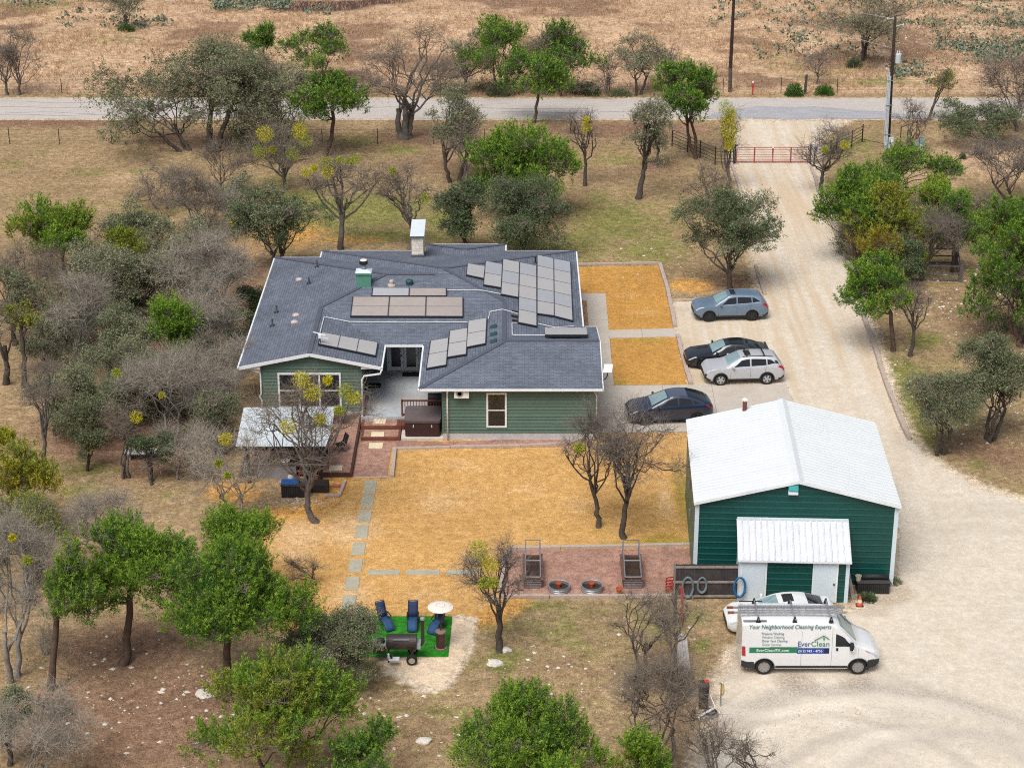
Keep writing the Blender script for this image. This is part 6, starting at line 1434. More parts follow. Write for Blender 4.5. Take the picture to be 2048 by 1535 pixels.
TPOST = mat('rusted_t_post', (.05,.035,.03), .8, .3, 6, .1); WIRE = mat('fence_wire', (.12,.11,.10), .6, 0, 1, 0)
def wire_fence(label, y, x0, x1, sp=4.3, nw=4):
    t = thing('wire_fence', label, 'fence', ((x0+x1)/2, y, 0)); x = x0; rs = random.Random(int(y))
    while x <= x1:
        o = MB().box(x-.03, x+.03, y-.03, y+.03, 0, 1.35+rs.uniform(-.1,.12)).build('post', TPOST, t); x += sp + rs.uniform(-.3,.3)
    for k in range(nw): MB().beam((x0, y-.04, .3+k*.3), (x1, y-.04, .3+k*.3), .012, .012).build('wire', WIRE, t)
yf = G(300, 288)[1]; wire_fence('wire fence with thin metal posts along the left field', yf, -62, 8.6)
wire_fence('wire fence with thin metal posts beyond the road', G(600, 186)[1], -80, 80, 5.0)
# fence posts on the rocky slope at right
for u, v, h, lb in ((1947,598,1.6,'dark thin fence post with white top beside the wooden pen'),(1958,635,1.75,'rust brown fence post on the rocky slope'),(1979,668,1.5,'thin post with a white cap above the right hand oaks'),(2040,795,1.8,'rusty fence post at the right edge behind the oak')):
    p = G(u, v); t = thing('fence_post', lb, 'post', p); MB().box(-.035,.035,-.035,.035,0,h).build('stake', TPOST, t, True)
    if 'white' in lb: MB().box(-.04,.04,-.04,.04,h,h+.12).build('cap', WHITE, t, True)
# pen of grey rails
t = thing('wooden_pen', 'grey wooden pen of posts and rails on the rocky slope', 'pen', G(1880, 560)); PW = mat('pen_wood', (.13,.125,.13), .9, .3, 4, .3)
pc = [Vector((*G(u, v)[:2], 0)) for u, v in ((1818,560),(1920,563),(1912,527),(1820,527))]
for p in pc[:3]: MB().box(p.x-.1, p.x+.1, p.y-.1, p.y+.1, 0, 1.15).build('post', PW, t)
for a, b in ((pc[0],pc[1]),(pc[1],pc[2]),(pc[2],pc[3])):
    for z in (.08,.55,1.05): MB().beam(a+Vector((0,0,z)), b+Vector((0,0,z)), .05, .09).build('rail', PW, t)
# small red pipe frame and grey utility boxes by the right pole
t = thing('goalpost_stand', 'rust red pipe frame standing on grass beyond the utility pole', 'frame', G(1806, 285))
a, b = Vector(G(1800, 288)), Vector(G(1832, 276))
for p in (a, b): MB().tube([p, p+Vector((0,0,1.5))], .045, 8).build('post', mat('rust_red', (.16,.045,.035), .8, .3), t)
MB().tube([a+Vector((0,0,1.4)), b+Vector((0,0,1.4))], .035, 8).build('rail', mat('rust_red', (.16,.045,.035)), t); MB().tube([a+Vector((.5,-.3,0)), a+Vector((.5,-.3,1.3))], .04, 8).build('post', mat('rust_red', (0,0,0)), t)
UB = mat('utility_blue_grey', (.26,.34,.42), .6, .2, 3, .1)
t = thing('utility_cabinet', 'blue grey utility cabinets beside the red pipe frame', 'cabinet', G(1838, 302)); MB().box(-.45,-.08,-.25,.2,0,.75).build('cabinet', UB, t, True, bevel=.02); MB().box(-.02,.42,-.15,.3,0,1.05).build('cabinet', UB, t, True, bevel=.02); MB().box(.0,.25,-.2,-.16,.1,.6).build('panel', WHITE, t, True)
t = thing('lattice_frame', 'grey wire lattice leaning behind the small bare tree', 'lattice', G(1808, 296))
for i in range(5): MB().tube([(i*.25,0,0),(i*.25-.3,.3,1.1)], .014, 5).build('bar', STEEL, t, True)
for k in range(4): MB().tube([(-.08*k,.08*k,.28*k),(1.0-.08*k,.08*k,.28*k)], .014, 5).build('bar', STEEL, t, True)
# utility poles
POLE = mat('creosote_pole', (.035,.022,.018), .9, .35, 4, .4); POLB = mat('grey_pole_base', (.09,.075,.065), .9, .3, 5, .4)
p = Vector(G(1774, 297)); up = thing('utility_pole', 'tall dark utility pole with transformer and grey conduits near gate', 'utility pole', p)
top = Vector((-.12, 0, 10.7)); MB().tube([(.05,0,0),top*.5,top], [.17,.145,.11], 12).build('pole', POLE, up, True, smooth=True)
CND = mat('conduit_grey', (.46,.52,.58), .5, .1, 3, 0)
for dx, r, h in ((-.20,.06,6.3),(-.32,.05,6.5),(-.10,.05,6.0)): MB().tube([(dx+.05,-.18,0),(dx-.08,-.18,h)], r, 8).build('conduit', CND, up, True)
for z in (1.2,3.6,5.6): MB().box(-.42,.2,-.26,-.12,z,z+.05).build('strap', STEEL, up, True)
MB().tube([(-.40,-.2,6.4),(-.50,-.2,6.6),(-.62,-.2,6.55)], .05, 8).build('weatherhead', CND, up, True)
tr = thing('transformer', None, None); tr.parent = up; tr.location = (.34, -.1, 7.0); MB().lathe([(.05,0),(.22,.02),(.23,.05),(.23,.72),(.20,.78),(.05,.80)], n=18).build('tank', mat('transformer_grey', (.50,.56,.60), .5, .1, 3, 0), tr, True)
MB().lathe([(.03,.8),(.05,.9),(.03,1.0)], (.08,0,0), 8).lathe([(.03,.8),(.05,.9),(.03,1.0)], (-.1,.05,0), 8).build('bushing', WHITE, tr, True); MB().box(-.26,-.2,-.06,.06,.3,.6).build('bracket', STEEL, tr, True)
MB().beam((-.75,0,10.5), (.10,-.05,10.65), .07, .05).build('arm', CND, up, True); MB().tube([(-.1,0,9.9),(.4,-.2,10.1),(.55,-.2,10.0)], .04, 6).build('arm', CND, up, True); MB().lathe([(.04,0),(.06,.06),(.03,.14)], (.5,-.2,10.05), 8).build('insulator', WHITE, up, True); MB().lathe([(.04,0),(.06,.06),(.03,.14)], (-.7,0,10.5), 8).build('insulator', WHITE, up, True)
MB().box(.02,.42,-.45,-.15,.1,1.0).build('meter_box', CND, up, True, bevel=.02); MB().lathe([(.12,-.5),(.12,-.45)], (.22,0,.75), 14, 'y').build('meter', WHITE, up, True)
p2 = Vector(G(1460, 184)); up2 = thing('utility_pole', 'plain dark utility pole beyond the road near red marker', 'utility pole', p2)
MB().tube([(0,0,0),(-.05,0,2.2)], [.17,.165], 12).build('pole_base', POLB, up2, True); MB().tube([(-.05,0,2.2),(.0,0,11.5)], [.165,.11], 12).build('pole', POLE, up2, True)
MB().beam((-.9,0,10.9), (.9,0,10.9), .09, .11).build('crossarm', POLE, up2, True)
def sag(a, b, s, n=20): return [a.lerp(b, i/n) - Vector((0,0,s*4*(i/n)*(1-i/n))) for i in range(n+1)]
for i, (q, s) in enumerate(((p+Vector((-.7,0,10.62)), .5), (p+Vector((-.1,0,8.2)), .5))):
    o = MB().tube(sag(q, p2+Vector((.0,0,10.9-1.6*i)), s), .022, 4).build('power_line', mat('cable_pale', (.40,.37,.35), .6, 0, 1, 0)); tag(o, ('upper' if i == 0 else 'lower') + ' overhead cable between the two utility poles', 'cable')
t = thing('marker_post', 'red and white utility marker post beyond the road', 'marker', G(1505, 190)); MB().lathe([(.07,0),(.07,.75)], n=10).build('post', mat('marker_red', (.50,.05,.03), .6, .1), t, True); MB().lathe([(.11,.75),(.12,.95),(.08,1.1)], n=10).build('head', mat('marker_red', (.5,.05,.03)), t, True); MB().lathe([(.09,1.1),(.06,1.25),(0,1.27)], n=10).build('cap', WHITE, t, True)
t = thing('wooden_post', 'thick weathered wooden post between two green bushes beyond road', 'post', G(1610, 188)); MB().tube([(0,0,0),(.02,0,.9),(.05,0,1.75)], [.13,.12,.10], 9).build('trunk_post', mat('old_post', (.07,.06,.055), .9, .4, 5, .5), t, True)
# ------------------------------------------------------------------ vegetation
BARK = mat('dark_bark', (.080,.065,.056), .95, .35, 3, .6, 18); BARKG = mat('grey_bark', (.135,.118,.108), .95, .35, 3, .6, 18); BARKL = mat('pale_lichen_bark', (.25,.235,.22), .95, .3, 3, .6, 18); BARKR = mat('red_brown_bark', (.105,.070,.056), .95, .35, 3, .6, 18)
TWIG = mat('grey_twigs', (.20,.165,.13), .9, .2, 2, 0); TWIGL = mat('pale_lichen_twigs', (.30,.268,.222), .9, .2, 2, 0); TWIGD = mat('dark_twigs', (.175,.148,.128), .9, .2, 2, 0)
LEAF = leafmat('foliage', .65, .12)
def tubes(paths, n):
    """paths: list of (points (k,3), radii (k,)) -> V, F quads"""
    Vs, Fs, base = [], [], 0
    ang = np.arange(n) * 2*np.pi/n; ca, sa = np.cos(ang), np.sin(ang)
    for P, R in paths:
        P = np.asarray(P, float); k = len(P); d = np.gradient(P, axis=0); d /= np.linalg.norm(d, axis=1)[:, None] + 1e-9
        ref = np.array((.31, .95, .05)); r = np.cross(d, ref); r /= np.linalg.norm(r, axis=1)[:, None] + 1e-9; q = np.cross(d, r)
        V = P[:, None, :] + (r[:, None, :]*ca[None, :, None] + q[:, None, :]*sa[None, :, None]) * np.asarray(R)[:, None, None]
        Vs.append(V.reshape(-1, 3)); i = np.arange(k-1)[:, None]*n; j = np.arange(n)[None, :]; j2 = (j+1) % n
        Fs.append((np.stack([i+j, i+j2, i+n+j2, i+n+j], -1).reshape(-1, 4)) + base); base += k*n
    return np.concatenate(Vs), np.concatenate(Fs)
def bez(a, b, sag, rng, n=5, wob=.08):
    a = np.asarray(a); b = np.asarray(b); t = np.linspace(0, 1, n)[:, None]; L_ = np.linalg.norm(b-a)
    m = a + (b-a)*.5 + np.array((0, 0, sag*L_)) + rng.normal(0, wob, 3)*L_
    return (1-t)**2*a + 2*t*(1-t)*m + t**2*b
def spikes(A, B, r0, r1, rng, tip=False):
    """many thin 3-sided tapering twigs from A to B (n,3); tip: pointed ends"""
    n = len(A); d = B-A; d /= np.linalg.norm(d, axis=1)[:, None] + 1e-9
    ref = rng.normal(size=(n, 3)); r = np.cross(d, ref); r /= np.linalg.norm(r, axis=1)[:, None] + 1e-9; q = np.cross(d, r)
    V = np.empty((n, 4 if tip else 6, 3))
    for k in range(3):
        a = k*2*np.pi/3; o = r*np.cos(a) + q*np.sin(a); V[:, k] = A + o*r0[:, None]
        if not tip: V[:, 3+k] = B + o*r1[:, None]
    if tip: V[:, 3] = B
    b = (np.arange(n)*V.shape[1])[:, None]
    F = np.concatenate([b + np.array([f]) for f in (((0,1,3),(1,2,3),(2,0,3)) if tip else ((0,1,4),(0,4,3),(1,2,5),(1,5,4),(2,0,3),(2,3,5)))])
    return V.reshape(-1, 3), F
def leaves(C, D, ln, wd, col, rng):
    """leaf blades: centre base C, direction D, length ln, width wd, colour col (n,3) -> V, F(quads), colours"""
    n = len(C); D = D/(np.linalg.norm(D, axis=1)[:, None] + 1e-9); s = np.cross(D, rng.normal(size=(n, 3))); s /= np.linalg.norm(s, axis=1)[:, None] + 1e-9
    V = np.empty((n, 3, 3)); V[:, 0] = C - s*(wd*.5)[:, None]; V[:, 1] = C + s*(wd*.5)[:, None]; V[:, 2] = C + D*ln[:, None]
    return V.reshape(-1, 3), np.arange(n*3).reshape(n, 3), np.repeat(col, 3, 0)
def unit(rng, n):
    v = rng.normal(size=(n, 3)); return v/np.linalg.norm(v, axis=1)[:, None]
PAL = {  # two colours per kind (old growth, plus inner shade for junipers; fresh growth), mixed per tuft and per leaf
 'green': ((.042,.125,.009), (.18,.315,.032)), 'dark': ((.030,.092,.016), (.105,.225,.032)), 'olive': ((.085,.125,.014), (.28,.30,.036)), 'rust': ((.11,.080,.010), (.31,.205,.024)), 'yellow': ((.15,.15,.012), (.40,.33,.024)),
 'oak': ((.092,.12,.060), (.25,.275,.150)), 'oakd': ((.050,.080,.040), (.155,.20,.098)), 'oakp': ((.14,.16,.092), (.325,.335,.205)), 'tip': ((.29,.40,.05),), 'mist': ((.36,.36,.016), (.66,.58,.016)), 'mistg': ((.22,.29,.03), (.40,.42,.04))}
NT = [0]
def tree(kind, base, cu, cw, top, bot, label, pal=None, mist=(), bark=None, dens=1.0, stems=1, depth=.9, bare=0.0, lobes=None, name=None, thick=1.0, pal2=None, low=False):
    """kind: juniper | oak | bare. base = trunk foot pixel; crown centred on column cu, cw wide, from row top to row bot (photo pixels)"""
    NT[0] += 1; rng = np.random.default_rng(500 + NT[0]); B = np.array(G(*base)); Yb = B[1]; k = mpp(Yb, 3)
    mid = W(cu, (top+bot)/2, Yb); rx = cw/2/k*1.12; ry = rx*depth; hm = (bot-top)/2/k*1.04
    rz = math.sqrt(max(hm**2 - (ry*.40)**2, (.45*hm)**2))/.91
    cz = max(mid[2], rz*.75 + .3); C = np.array((mid[0], Yb, cz)); R3 = np.array((rx, ry, rz))
    Hh = cz + rz
    t = thing(name or {'juniper': 'juniper_tree', 'oak': 'live_oak_tree', 'bare': 'bare_tree'}[kind], label, 'tree', B)
    bark = bark or {'juniper': BARKR, 'oak': BARK, 'bare': BARKG}[kind]
    # lobes of the crown
    gm = (rx*ry*rz)**(1/3); lod = float(np.clip((k/36.)**2, .42, 1.6)); big = lod**-.5
    nl = lobes or int(np.clip(8 + rx*rz*2.2, 10, 28))
    LC = unit(rng, nl*4); LC = LC[(LC[:, 2] > (-.55 if kind == 'bare' else -.85))][:nl]; nl = len(LC)
    far_ = rng.uniform(.48, .82, (nl, 1)); far_[rng.random(nl) < .2] += .14
    if kind != 'bare': far_[rng.random(nl) < .22] *= .45
    if kind == 'juniper': LC[:, :2] *= (1.12 - .55*np.clip(LC[:, 2:], 0, 1)); far_ = np.where(LC[:, 2:] > .75, np.minimum(far_*1.15, .98), far_)
    LC = C + LC * R3 * far_; LR = rng.uniform(.24, .44, nl) * gm; LR = np.minimum(LR, rx*.55)
    # trunk, limbs and the secondary branches inside each lobe
    paths = []; spaths = []; tr = thick * (.03 + .0175*Hh) * (1.25 if kind == 'oak' else 1); joints = []
    for s in range(stems):
        off = np.array((rng.normal(0, .22), rng.normal(0, .22), 0)) * (stems > 1)
        fork = np.array((B[0]*.45 + C[0]*.55, C[1], max(.22*Hh, C[2] - rz*(.8 if kind == 'bare' else .7)))) + off*2.4 + rng.normal(0, .12, 3)
        if kind == 'juniper' and stems == 1: fork = np.array((C[0]*.75+B[0]*.25, C[1], C[2]+rz*.25))
        P = bez(B+off+np.array((0,0,-.05)), fork, 0, rng, 9, .09); P[1:-1] += rng.normal(0, .035*Hh/6, (7, 3)); rr = np.linspace(1.1, .62, 9); rr[0] = 1.3
        sc_ = tr / math.sqrt(max(1, stems*.75)); paths.append((P, rr*sc_)); joints.append((P, rr*sc_))
    limb = []; sec = []; secl = []; nsec = 4 if kind == 'bare' else 3
    for i in range(nl):
        P, rr = joints[i % stems]; j = rng.integers(5, 9)
        if kind == 'juniper' and stems == 1: j = int(np.clip(np.searchsorted(P[:, 2], LC[i][2]-rz*.35), 2, 8))
        src, r0 = P[j], rr[j]*rng.uniform(.42, .6)
        if i > 3 and rng.random() < .55:                     # spring from an earlier limb
            h = limb[rng.integers(0, len(limb))]; q = rng.integers(2, 5); src = h[0][q]; r0 = h[1][q]*.75
        Q = bez(src, LC[i], .10 if kind != 'juniper' else -.05, rng, 8, .13); Q[1:-1] += rng.normal(0, .09, (6, 3))*LR[i]
        R_ = np.linspace(r0, max(.02, r0*.3), 8); paths.append((Q, R_)); limb.append((Q, R_))
        for _ in range(nsec):
            u_ = unit(rng, 1)[0]; u_[2] = abs(u_[2])*.8 - .15; e = LC[i] + u_*LR[i]*rng.uniform(.55, .95)
            q = rng.integers(4, 8); Z_ = bez(Q[q], e, .12, rng, 5, .16); Z_[1:-1] += rng.normal(0, .06, (3, 3))*LR[i]
            spaths.append((Z_, np.linspace(R_[q]*.65, .010, 5))); sec.append(Z_); secl.append(i)
    sec = np.array(sec)
    V, F = tubes(paths, 5); V2, F2 = tubes(spaths, 3); F = np.concatenate([F, F2+len(V)]); V = np.concatenate([V, V2])
    foliage = kind != 'bare'
    per = {'juniper': 19, 'oak': 17, 'bare': 9}[kind]*dens; area = LR**2; tot = per*nl*np.clip((rx*rz)**.4, .8, 2.2)
    cnt = np.maximum(4, (tot*area/area.sum()).astype(int)); li = np.repeat(np.arange(nl), cnt); nt_ = len(li)
    U = unit(rng, nt_); U[:, 2] = np.where(U[:, 2] < (-.3 if kind == 'bare' else -.6), -U[:, 2]*.5, U[:, 2]); T = LC[li] + U*LR[li][:, None]*rng.uniform(.5, 1.12, (nt_, 1))*np.array((1, 1, .85))
    T[:, 2] = np.maximum(T[:, 2], .35)
    si = li*nsec + rng.integers(0, nsec, nt_); nearest = sec[si, rng.integers(2, 5, nt_)]
    midp = (nearest+T)/2 + rng.normal(0, .09, (nt_, 3))
    r_ = np.full(nt_, .011 if kind == 'bare' else .012)
    if kind == 'bare':
        Va, Fa = spikes(nearest, midp, r_*1.3, r_, rng); Vb, Fb = spikes(midp, T, r_, r_*.5, rng, True); Vt = [Va, Vb]; Ft = [Fa, Fb + len(Va)]; nb = len(Va) + len(Vb)
    else: Va, Fa = spikes(nearest, T, r_*1.2, r_, rng, True); Vt = [Va]; Ft = [Fa]; nb = len(Va)
    isb = rng.random(nt_) < (1.0 if not foliage else bare)
    def twigs(idx, m, l0, l1, rr_):
        nonlocal nb
        if len(idx) == 0 or m == 0: return
        A0 = np.repeat(T[idx], m, 0); s = rng.random((len(A0), 1))*.95; A0 = A0*(1-s) + np.repeat(midp[idx], m, 0)*s
        out = np.repeat(U[idx], m, 0)*.8 + rng.normal(0, .7, (len(A0), 3)) + np.array((0, 0, .25)); out /= np.linalg.norm(out, axis=1)[:, None]
        ln = rng.uniform(l0, l1, (len(A0), 1)); M = A0 + out*ln*.55; E_ = M + (out + rng.normal(0, .45, out.shape))*ln*.5
        r = np.full(len(A0), rr_)
        o2 = out + rng.normal(0, .9, out.shape); o2 /= np.linalg.norm(o2, axis=1)[:, None]
        for a, b, c, d in ((A0, M, r, r*.8), (M, E_, r*.95, None), (M, M+o2*ln*.5, r*.85, None)):
            v, f = spikes(a, b, c, d, rng, d is None); Vt.append(v); Ft.append(f+nb); nb += len(v)
    idx = np.where(isb)[0]; sz = np.clip((rx*rz)**.25, .8, 1.5)
    if kind == 'bare': twigs(np.arange(nt_), max(3, round(5.3*lod)), .3*sz, .75*sz, .0065*big)
    elif kind == 'oak': twigs(idx, 4, .3, .7, .0065)
    else: twigs(idx, 3, .3, .7, .0065)
    trunk = link('trunk', npmesh('trunk', V, F, bark, smooth=True), t)
    Vt = np.concatenate(Vt); Ft = np.concatenate(Ft)
    tw_me = npmesh('branches', Vt, Ft, TWIGL if bark is BARKL else TWIGD if bark is BARK and kind == 'bare' else TWIG)
    if not foliage: link('crown', tw_me, t)
    else:
        link('branches', tw_me, t)
        a, b = [np.array(c) for c in PAL[pal or ('green' if kind == 'juniper' else 'oak')]]
        keep = ~isb; Tk = T[keep]; Uk = U[keep]; lk = li[keep]; n_ = len(Tk)
        lobe_mix = rng.random(nl); lobe_alt = rng.random(nl) < .4
        m = int(({'juniper': 38, 'oak': 31}[kind])*lod); n_l = n_*m
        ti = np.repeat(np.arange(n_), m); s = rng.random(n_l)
        if kind == 'juniper':
            tuftdir = Uk*.6 + np.array((0, 0, .8)) + rng.normal(0, .22, (n_, 3)); tuftdir /= np.linalg.norm(tuftdir, axis=1)[:, None]
            tl = rng.uniform(.38, .75, n_)*np.clip(sz, .8, 1.15)
            rad = (1-s*.85)*.17*tl[ti]/.45; Cc = Tk[ti] + tuftdir[ti]*((s-.25)*tl[ti])[:, None] + unit(rng, n_l)*rad[:, None]*rng.random((n_l, 1))**.5
            Dd = tuftdir[ti]*.8 + unit(rng, n_l)*.7; ln = rng.uniform(.06, .20, n_l); wd = rng.uniform(.025, .06, n_l)
        else:
            Cc = Tk[ti] + unit(rng, n_l)*(rng.random((n_l, 1))**.5)*rng.uniform(.16, .38, n_)[ti][:, None]*np.clip(sz, .8, 1.15); Dd = unit(rng, n_l) + Uk[ti]*.4 + np.array((0, 0, .35)); ln = rng.uniform(.05, .14, n_l); wd = rng.uniform(.03, .07, n_l)
        f = np.clip((.25*lobe_mix[lk][ti] + .3*rng.random(n_)[ti] + .3*rng.random(n_l) + (.35*s if kind == 'juniper' else .15))*1.0, 0, 1)[:, None]; col = a*(1-f) + b*f  # juniper tufts darken towards the base: inner shade put into the colour
        if pal2:
            a2, b2 = [np.array(c) for c in PAL[pal2]]; alt = (lobe_alt[lk] & (rng.random(n_) < .8))[ti][:, None]; col = np.where(alt, a2*(1-f)+b2*f, col)
        if kind == 'juniper': col = np.where((s > .72)[:, None], col*.55 + np.array(PAL['tip'][0])*.45, col)   # paler sprig tips: new growth plus the light on them, put into the colour
        col = col * rng.uniform(.78, 1.22, (n_l, 1))
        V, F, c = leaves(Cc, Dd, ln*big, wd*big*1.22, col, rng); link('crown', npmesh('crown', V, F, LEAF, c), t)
    for i, (mu, mv, md_) in enumerate(mist):                 # mistletoe balls in the branches
        w_ = np.array(W(mu, mv, Yb - ry*rng.uniform(.5, .9))); r = md_/2/k*1.18; n_ = int(1500*max(.45, r)**1.8)
        u_ = unit(rng, n_); P = w_ + u_*r*(rng.random((n_, 1))**.4)*np.array((1, 1, .95)); a, b = [np.array(c) for c in PAL['mist' if rng.random() < .62 else 'mistg']]; f = rng.random((n_, 1))
        V, F, c = leaves(P, u_ + rng.normal(0, .6, (n_, 3)), rng.uniform(.07, .15, n_), rng.uniform(.03, .055, n_), (a*(1-f)+b*f)*rng.uniform(.8, 1.15, (n_, 1)), rng)
        link('mistletoe_foliage', npmesh('mistletoe_foliage', V, F, LEAF, c), t)
    return t
J, O, D = 'juniper', 'oak', 'bare'
# --- beyond the road
tree(D, (38,190), 42, 84, 45, 165, 'bare tree at the far left beyond the road', lobes=12)
tree(D, (14,190), 5, 60, 60, 170, 'bare tree cut by the left edge beyond the road')
tree(O, (252,62), 252, 100, -25, 40, 'sparse tree among dry grass at the top left', 'oakp', dens=.6, bare=.5)
tree(J, (532,150), 525, 72, 56, 118, 'dark juniper poking above the big oak beyond the road', 'dark')
tree(J, (640,165), 640, 130, 50, 135, 'broad green juniper with grey twigs beyond the road', 'dark', bare=.35, pal2='green', stems=2)
tree(O, (925,186), 940, 80, 60, 165, 'grey oak with thin foliage beyond the road left of junipers', 'oakp', dens=.7, bare=.5)
tree(J, (1000,190), 995, 130, 44, 150, 'tall green juniper beyond the road behind the roadside juniper', 'green', bare=.15, pal2='dark', stems=2)
tree(J, (1120,190), 1125, 120, 44, 165, 'wide dark juniper with grey dead top beyond the road', 'dark', bare=.3, stems=2)
tree(D, (1075,188), 1085, 100, 60, 150, 'grey leafless tree between the junipers beyond the road')
tree(O, (1275,190), 1285, 125, 66, 165, 'round thin leaved oak beyond the road right of junipers', 'oakp', dens=.8, bare=.45, stems=2)
tree(D, (1215,190), 1217, 45, 105, 180, 'slim bare tree left of the thin leaved oak beyond road', dens=.6)
tree(D, (1345,188), 1350, 70, 90, 170, 'bare shrubby tree beyond the road behind the driveway junipers', dens=.7)
tree(O, (1728,128), 1742, 215, -40, 108, 'wide spreading oak at the top right above the road', 'oakp', dens=.9, bare=.5, stems=2, pal2='oak')
tree(D, (1633,168), 1633, 70, 95, 165, 'pinkish bare bush beyond the road near wooden post', dens=.7)
tree(D, (860,190), 880, 130, 120, 188, 'low tangle of bare brush beyond the road', dens=.8, low=True)
tree(D, (1180,192), 1190, 90, 150, 194, 'low bare brush under the far junipers', dens=.6)
tree(D, (720,190), 735, 90, 140, 190, 'low bare brush behind the big leafless oak', dens=.6)
# --- between road and house
tree(O, (380,302), 335, 280, 105, 290, 'dark leaning live oak whose low bough sweeps left', 'oak', stems=3, pal2='oakd', bare=.12, thick=1.2, dens=1.4, lobes=26)
tree(O, (425,302), 465, 290, 62, 225, 'tallest grey green live oak of the left roadside clump', 'oak', stems=2, bare=.1, thick=1.2, pal2='oakp', dens=1.4, lobes=26)
tree(O, (560,302), 560, 195, 128, 298, 'pale grey live oak on the right of the roadside clump', 'oakp', bare=.15, stems=2, dens=1.4, lobes=20)
tree(J, (650,312), 658, 122, 112, 262, 'tall dark juniper right of the big live oaks', 'dark', pal2='green', bare=.08)
tree(D, (812,278), 822, 215, 52, 232, 'huge leafless oak with thick forked trunk by the road', bark=BARKG, stems=4, thick=2.6, lobes=18, dens=1.1)
tree(J, (1068,246), 1082, 145, 98, 205, 'dark green juniper leaning over the road with bare trunk', 'dark', pal2='green', bare=.1)
tree(O, (905,362), 908, 140, 172, 320, 'grey live oak left of the bright juniper in the front yard', 'oak', bare=.35, stems=2, pal2='oakp')
tree(D, (928,388), 935, 100, 250, 340, 'small bare tree in front of the grey front yard oak', dens=.6)
tree(J, (1055,432), 1050, 205, 244, 425, 'large bright green juniper in the front yard', 'green', stems=2, bare=.06, dens=1.6, pal2='dark', lobes=30)
tree(O, (935,505), 920, 105, 352, 496, 'narrow dark live oak just behind the house roof', 'oakd', dens=1.5)
tree(O, (1040,512), 1045, 190, 345, 506, 'broad dark live oak just behind the house roof', 'oakd', pal2='oak', stems=2, dens=1.4)
tree(D, (681,498), 682, 165, 310, 430, 'bare tree with bright yellow mistletoe behind the chimneys', mist=((652,325,26),(655,345,22),(712,318,18),(700,322,14),(612,345,18),(680,320,14),(628,335,12)), thick=1.5, dens=.9)
tree(D, (820,498), 810, 130, 330, 440, 'leafless forked tree directly behind the stone chimney', mist=((850,395,17),(785,342,12)), thick=1.5, dens=.9)
tree(D, (1170,372), 1166, 75, 213, 305, 'slim bare tree with one mistletoe ball in the front yard', mist=((1173,255,18),(1172,240,12)), dens=.6, bark=BARK)
tree(O, (1276,398), 1300, 95, 188, 340, 'thin crooked oak left of the gate with grey foliage', 'oakp', bare=.4, dens=.7)
tree(O, (1316,330), 1320, 60, 230, 310, 'small grey oak behind the thin crooked oak', 'oakp', bare=.4, dens=.7)
tree(J, (1392,318), 1368, 118, 112, 250, 'green juniper standing beside the black pipe fence', 'dark', pal2='green', stems=2, bare=.05)
tree(D, (1454,378), 1455, 62, 210, 340, 'slim gate tree wrapped in a column of yellow mistletoe', mist=((1452,215,28),(1456,238,30),(1458,258,30),(1462,228,22),(1460,276,26),(1458,292,18)), dens=.5)
tree(D, (1418,432), 1412, 85, 325, 425, 'small bare tree left of the drive above the oak', dens=.7)
tree(O, (1462,582), 1447, 205, 378, 548, 'dark rounded live oak beside the blue grey car', 'oakd', pal2='oak', dens=1.15)
tree(D, (1642,385), 1660, 125, 252, 350, 'twisted half bare oak beside the gate control box', bark=BARK, thick=1.4, mist=((1690,290,16),(1650,300,12)), dens=.8)
# --- right side
tree(O, (1858,240), 1885, 70, 132, 192, 'leaning roadside tree with a green tuft by the far pole', 'olive', bare=.6, dens=.6)
tree(D, (1822,302), 1822, 78, 193, 292, 'small bare tree beside the red pipe frame', dens=.5)
tree(O, (2015,290), 1950, 175, 188, 288, 'wide grey green oak bough at the right above dry grass', 'oak', stems=2, pal2='oakd')
tree(D, (2035,262), 2015, 130, 110, 265, 'tall grey oak with few leaves at the right edge', bark=BARKG, stems=2)
tree(D, (2030,402), 2010, 150, 262, 380, 'grey leafless oak low at the right edge', bark=BARK, stems=2, dens=1.1)
tree(J, (1800,425), 1818, 170, 290, 385, 'green juniper at the back of the driveway thicket', 'dark', pal2='green', bare=.35, stems=2, dens=1.35)
tree(J, (1708,528), 1694, 112, 350, 478, 'dark green juniper overhanging the driveway timbers', 'dark', pal2='green', stems=3, bare=.1, dens=1.35)
tree(J, (1750,545), 1772, 165, 382, 528, 'rusty brown juniper in the middle of the driveway thicket', 'olive', pal2='rust', stems=2, bare=.1, dens=1.35)
tree(J, (1860,480), 1872, 165, 358, 435, 'bright green juniper crown at the right of the thicket', 'green', pal2='olive', bare=.15, stems=2, dens=1.35)
tree(D, (1842,560), 1885, 130, 415, 520, 'leaning grey bare tree beside the wooden pen', bark=BARK, thick=1.4)
tree(J, (1787,702), 1745, 142, 508, 640, 'bright juniper leaning over the long driveway edging', 'green', pal2='dark')
tree(D, (1820,712), 1828, 80, 565, 650, 'small dark trunked bare tree beside the leaning juniper', bark=BARK, thick=1.2, dens=.7)
tree(J, (2050,690), 2030, 170, 395, 660, 'tall dark juniper cut by the right edge', 'dark', pal2='green', bare=.12, stems=2, dens=1.35)
tree(J, (1975,505), 1985, 80, 400, 500, 'green juniper behind the tall right edge juniper', 'dark', pal2='olive', bare=.15)
tree(O, (1975,880), 1985, 150, 655, 838, 'big rounded live oak on the rocky slope at right', 'oak', stems=3, pal2='oakp', dens=1.7)
tree(O, (1880,905), 1888, 145, 725, 880, 'thin multi trunk oak next to the rounded oak', 'oak', stems=3, bare=.35, dens=1.5)
tree(J, (1735,470), 1740, 150, 320, 440, 'mid green juniper between gate oak and rusty juniper', 'green', pal2='dark', bare=.2, stems=2, dens=1.2)
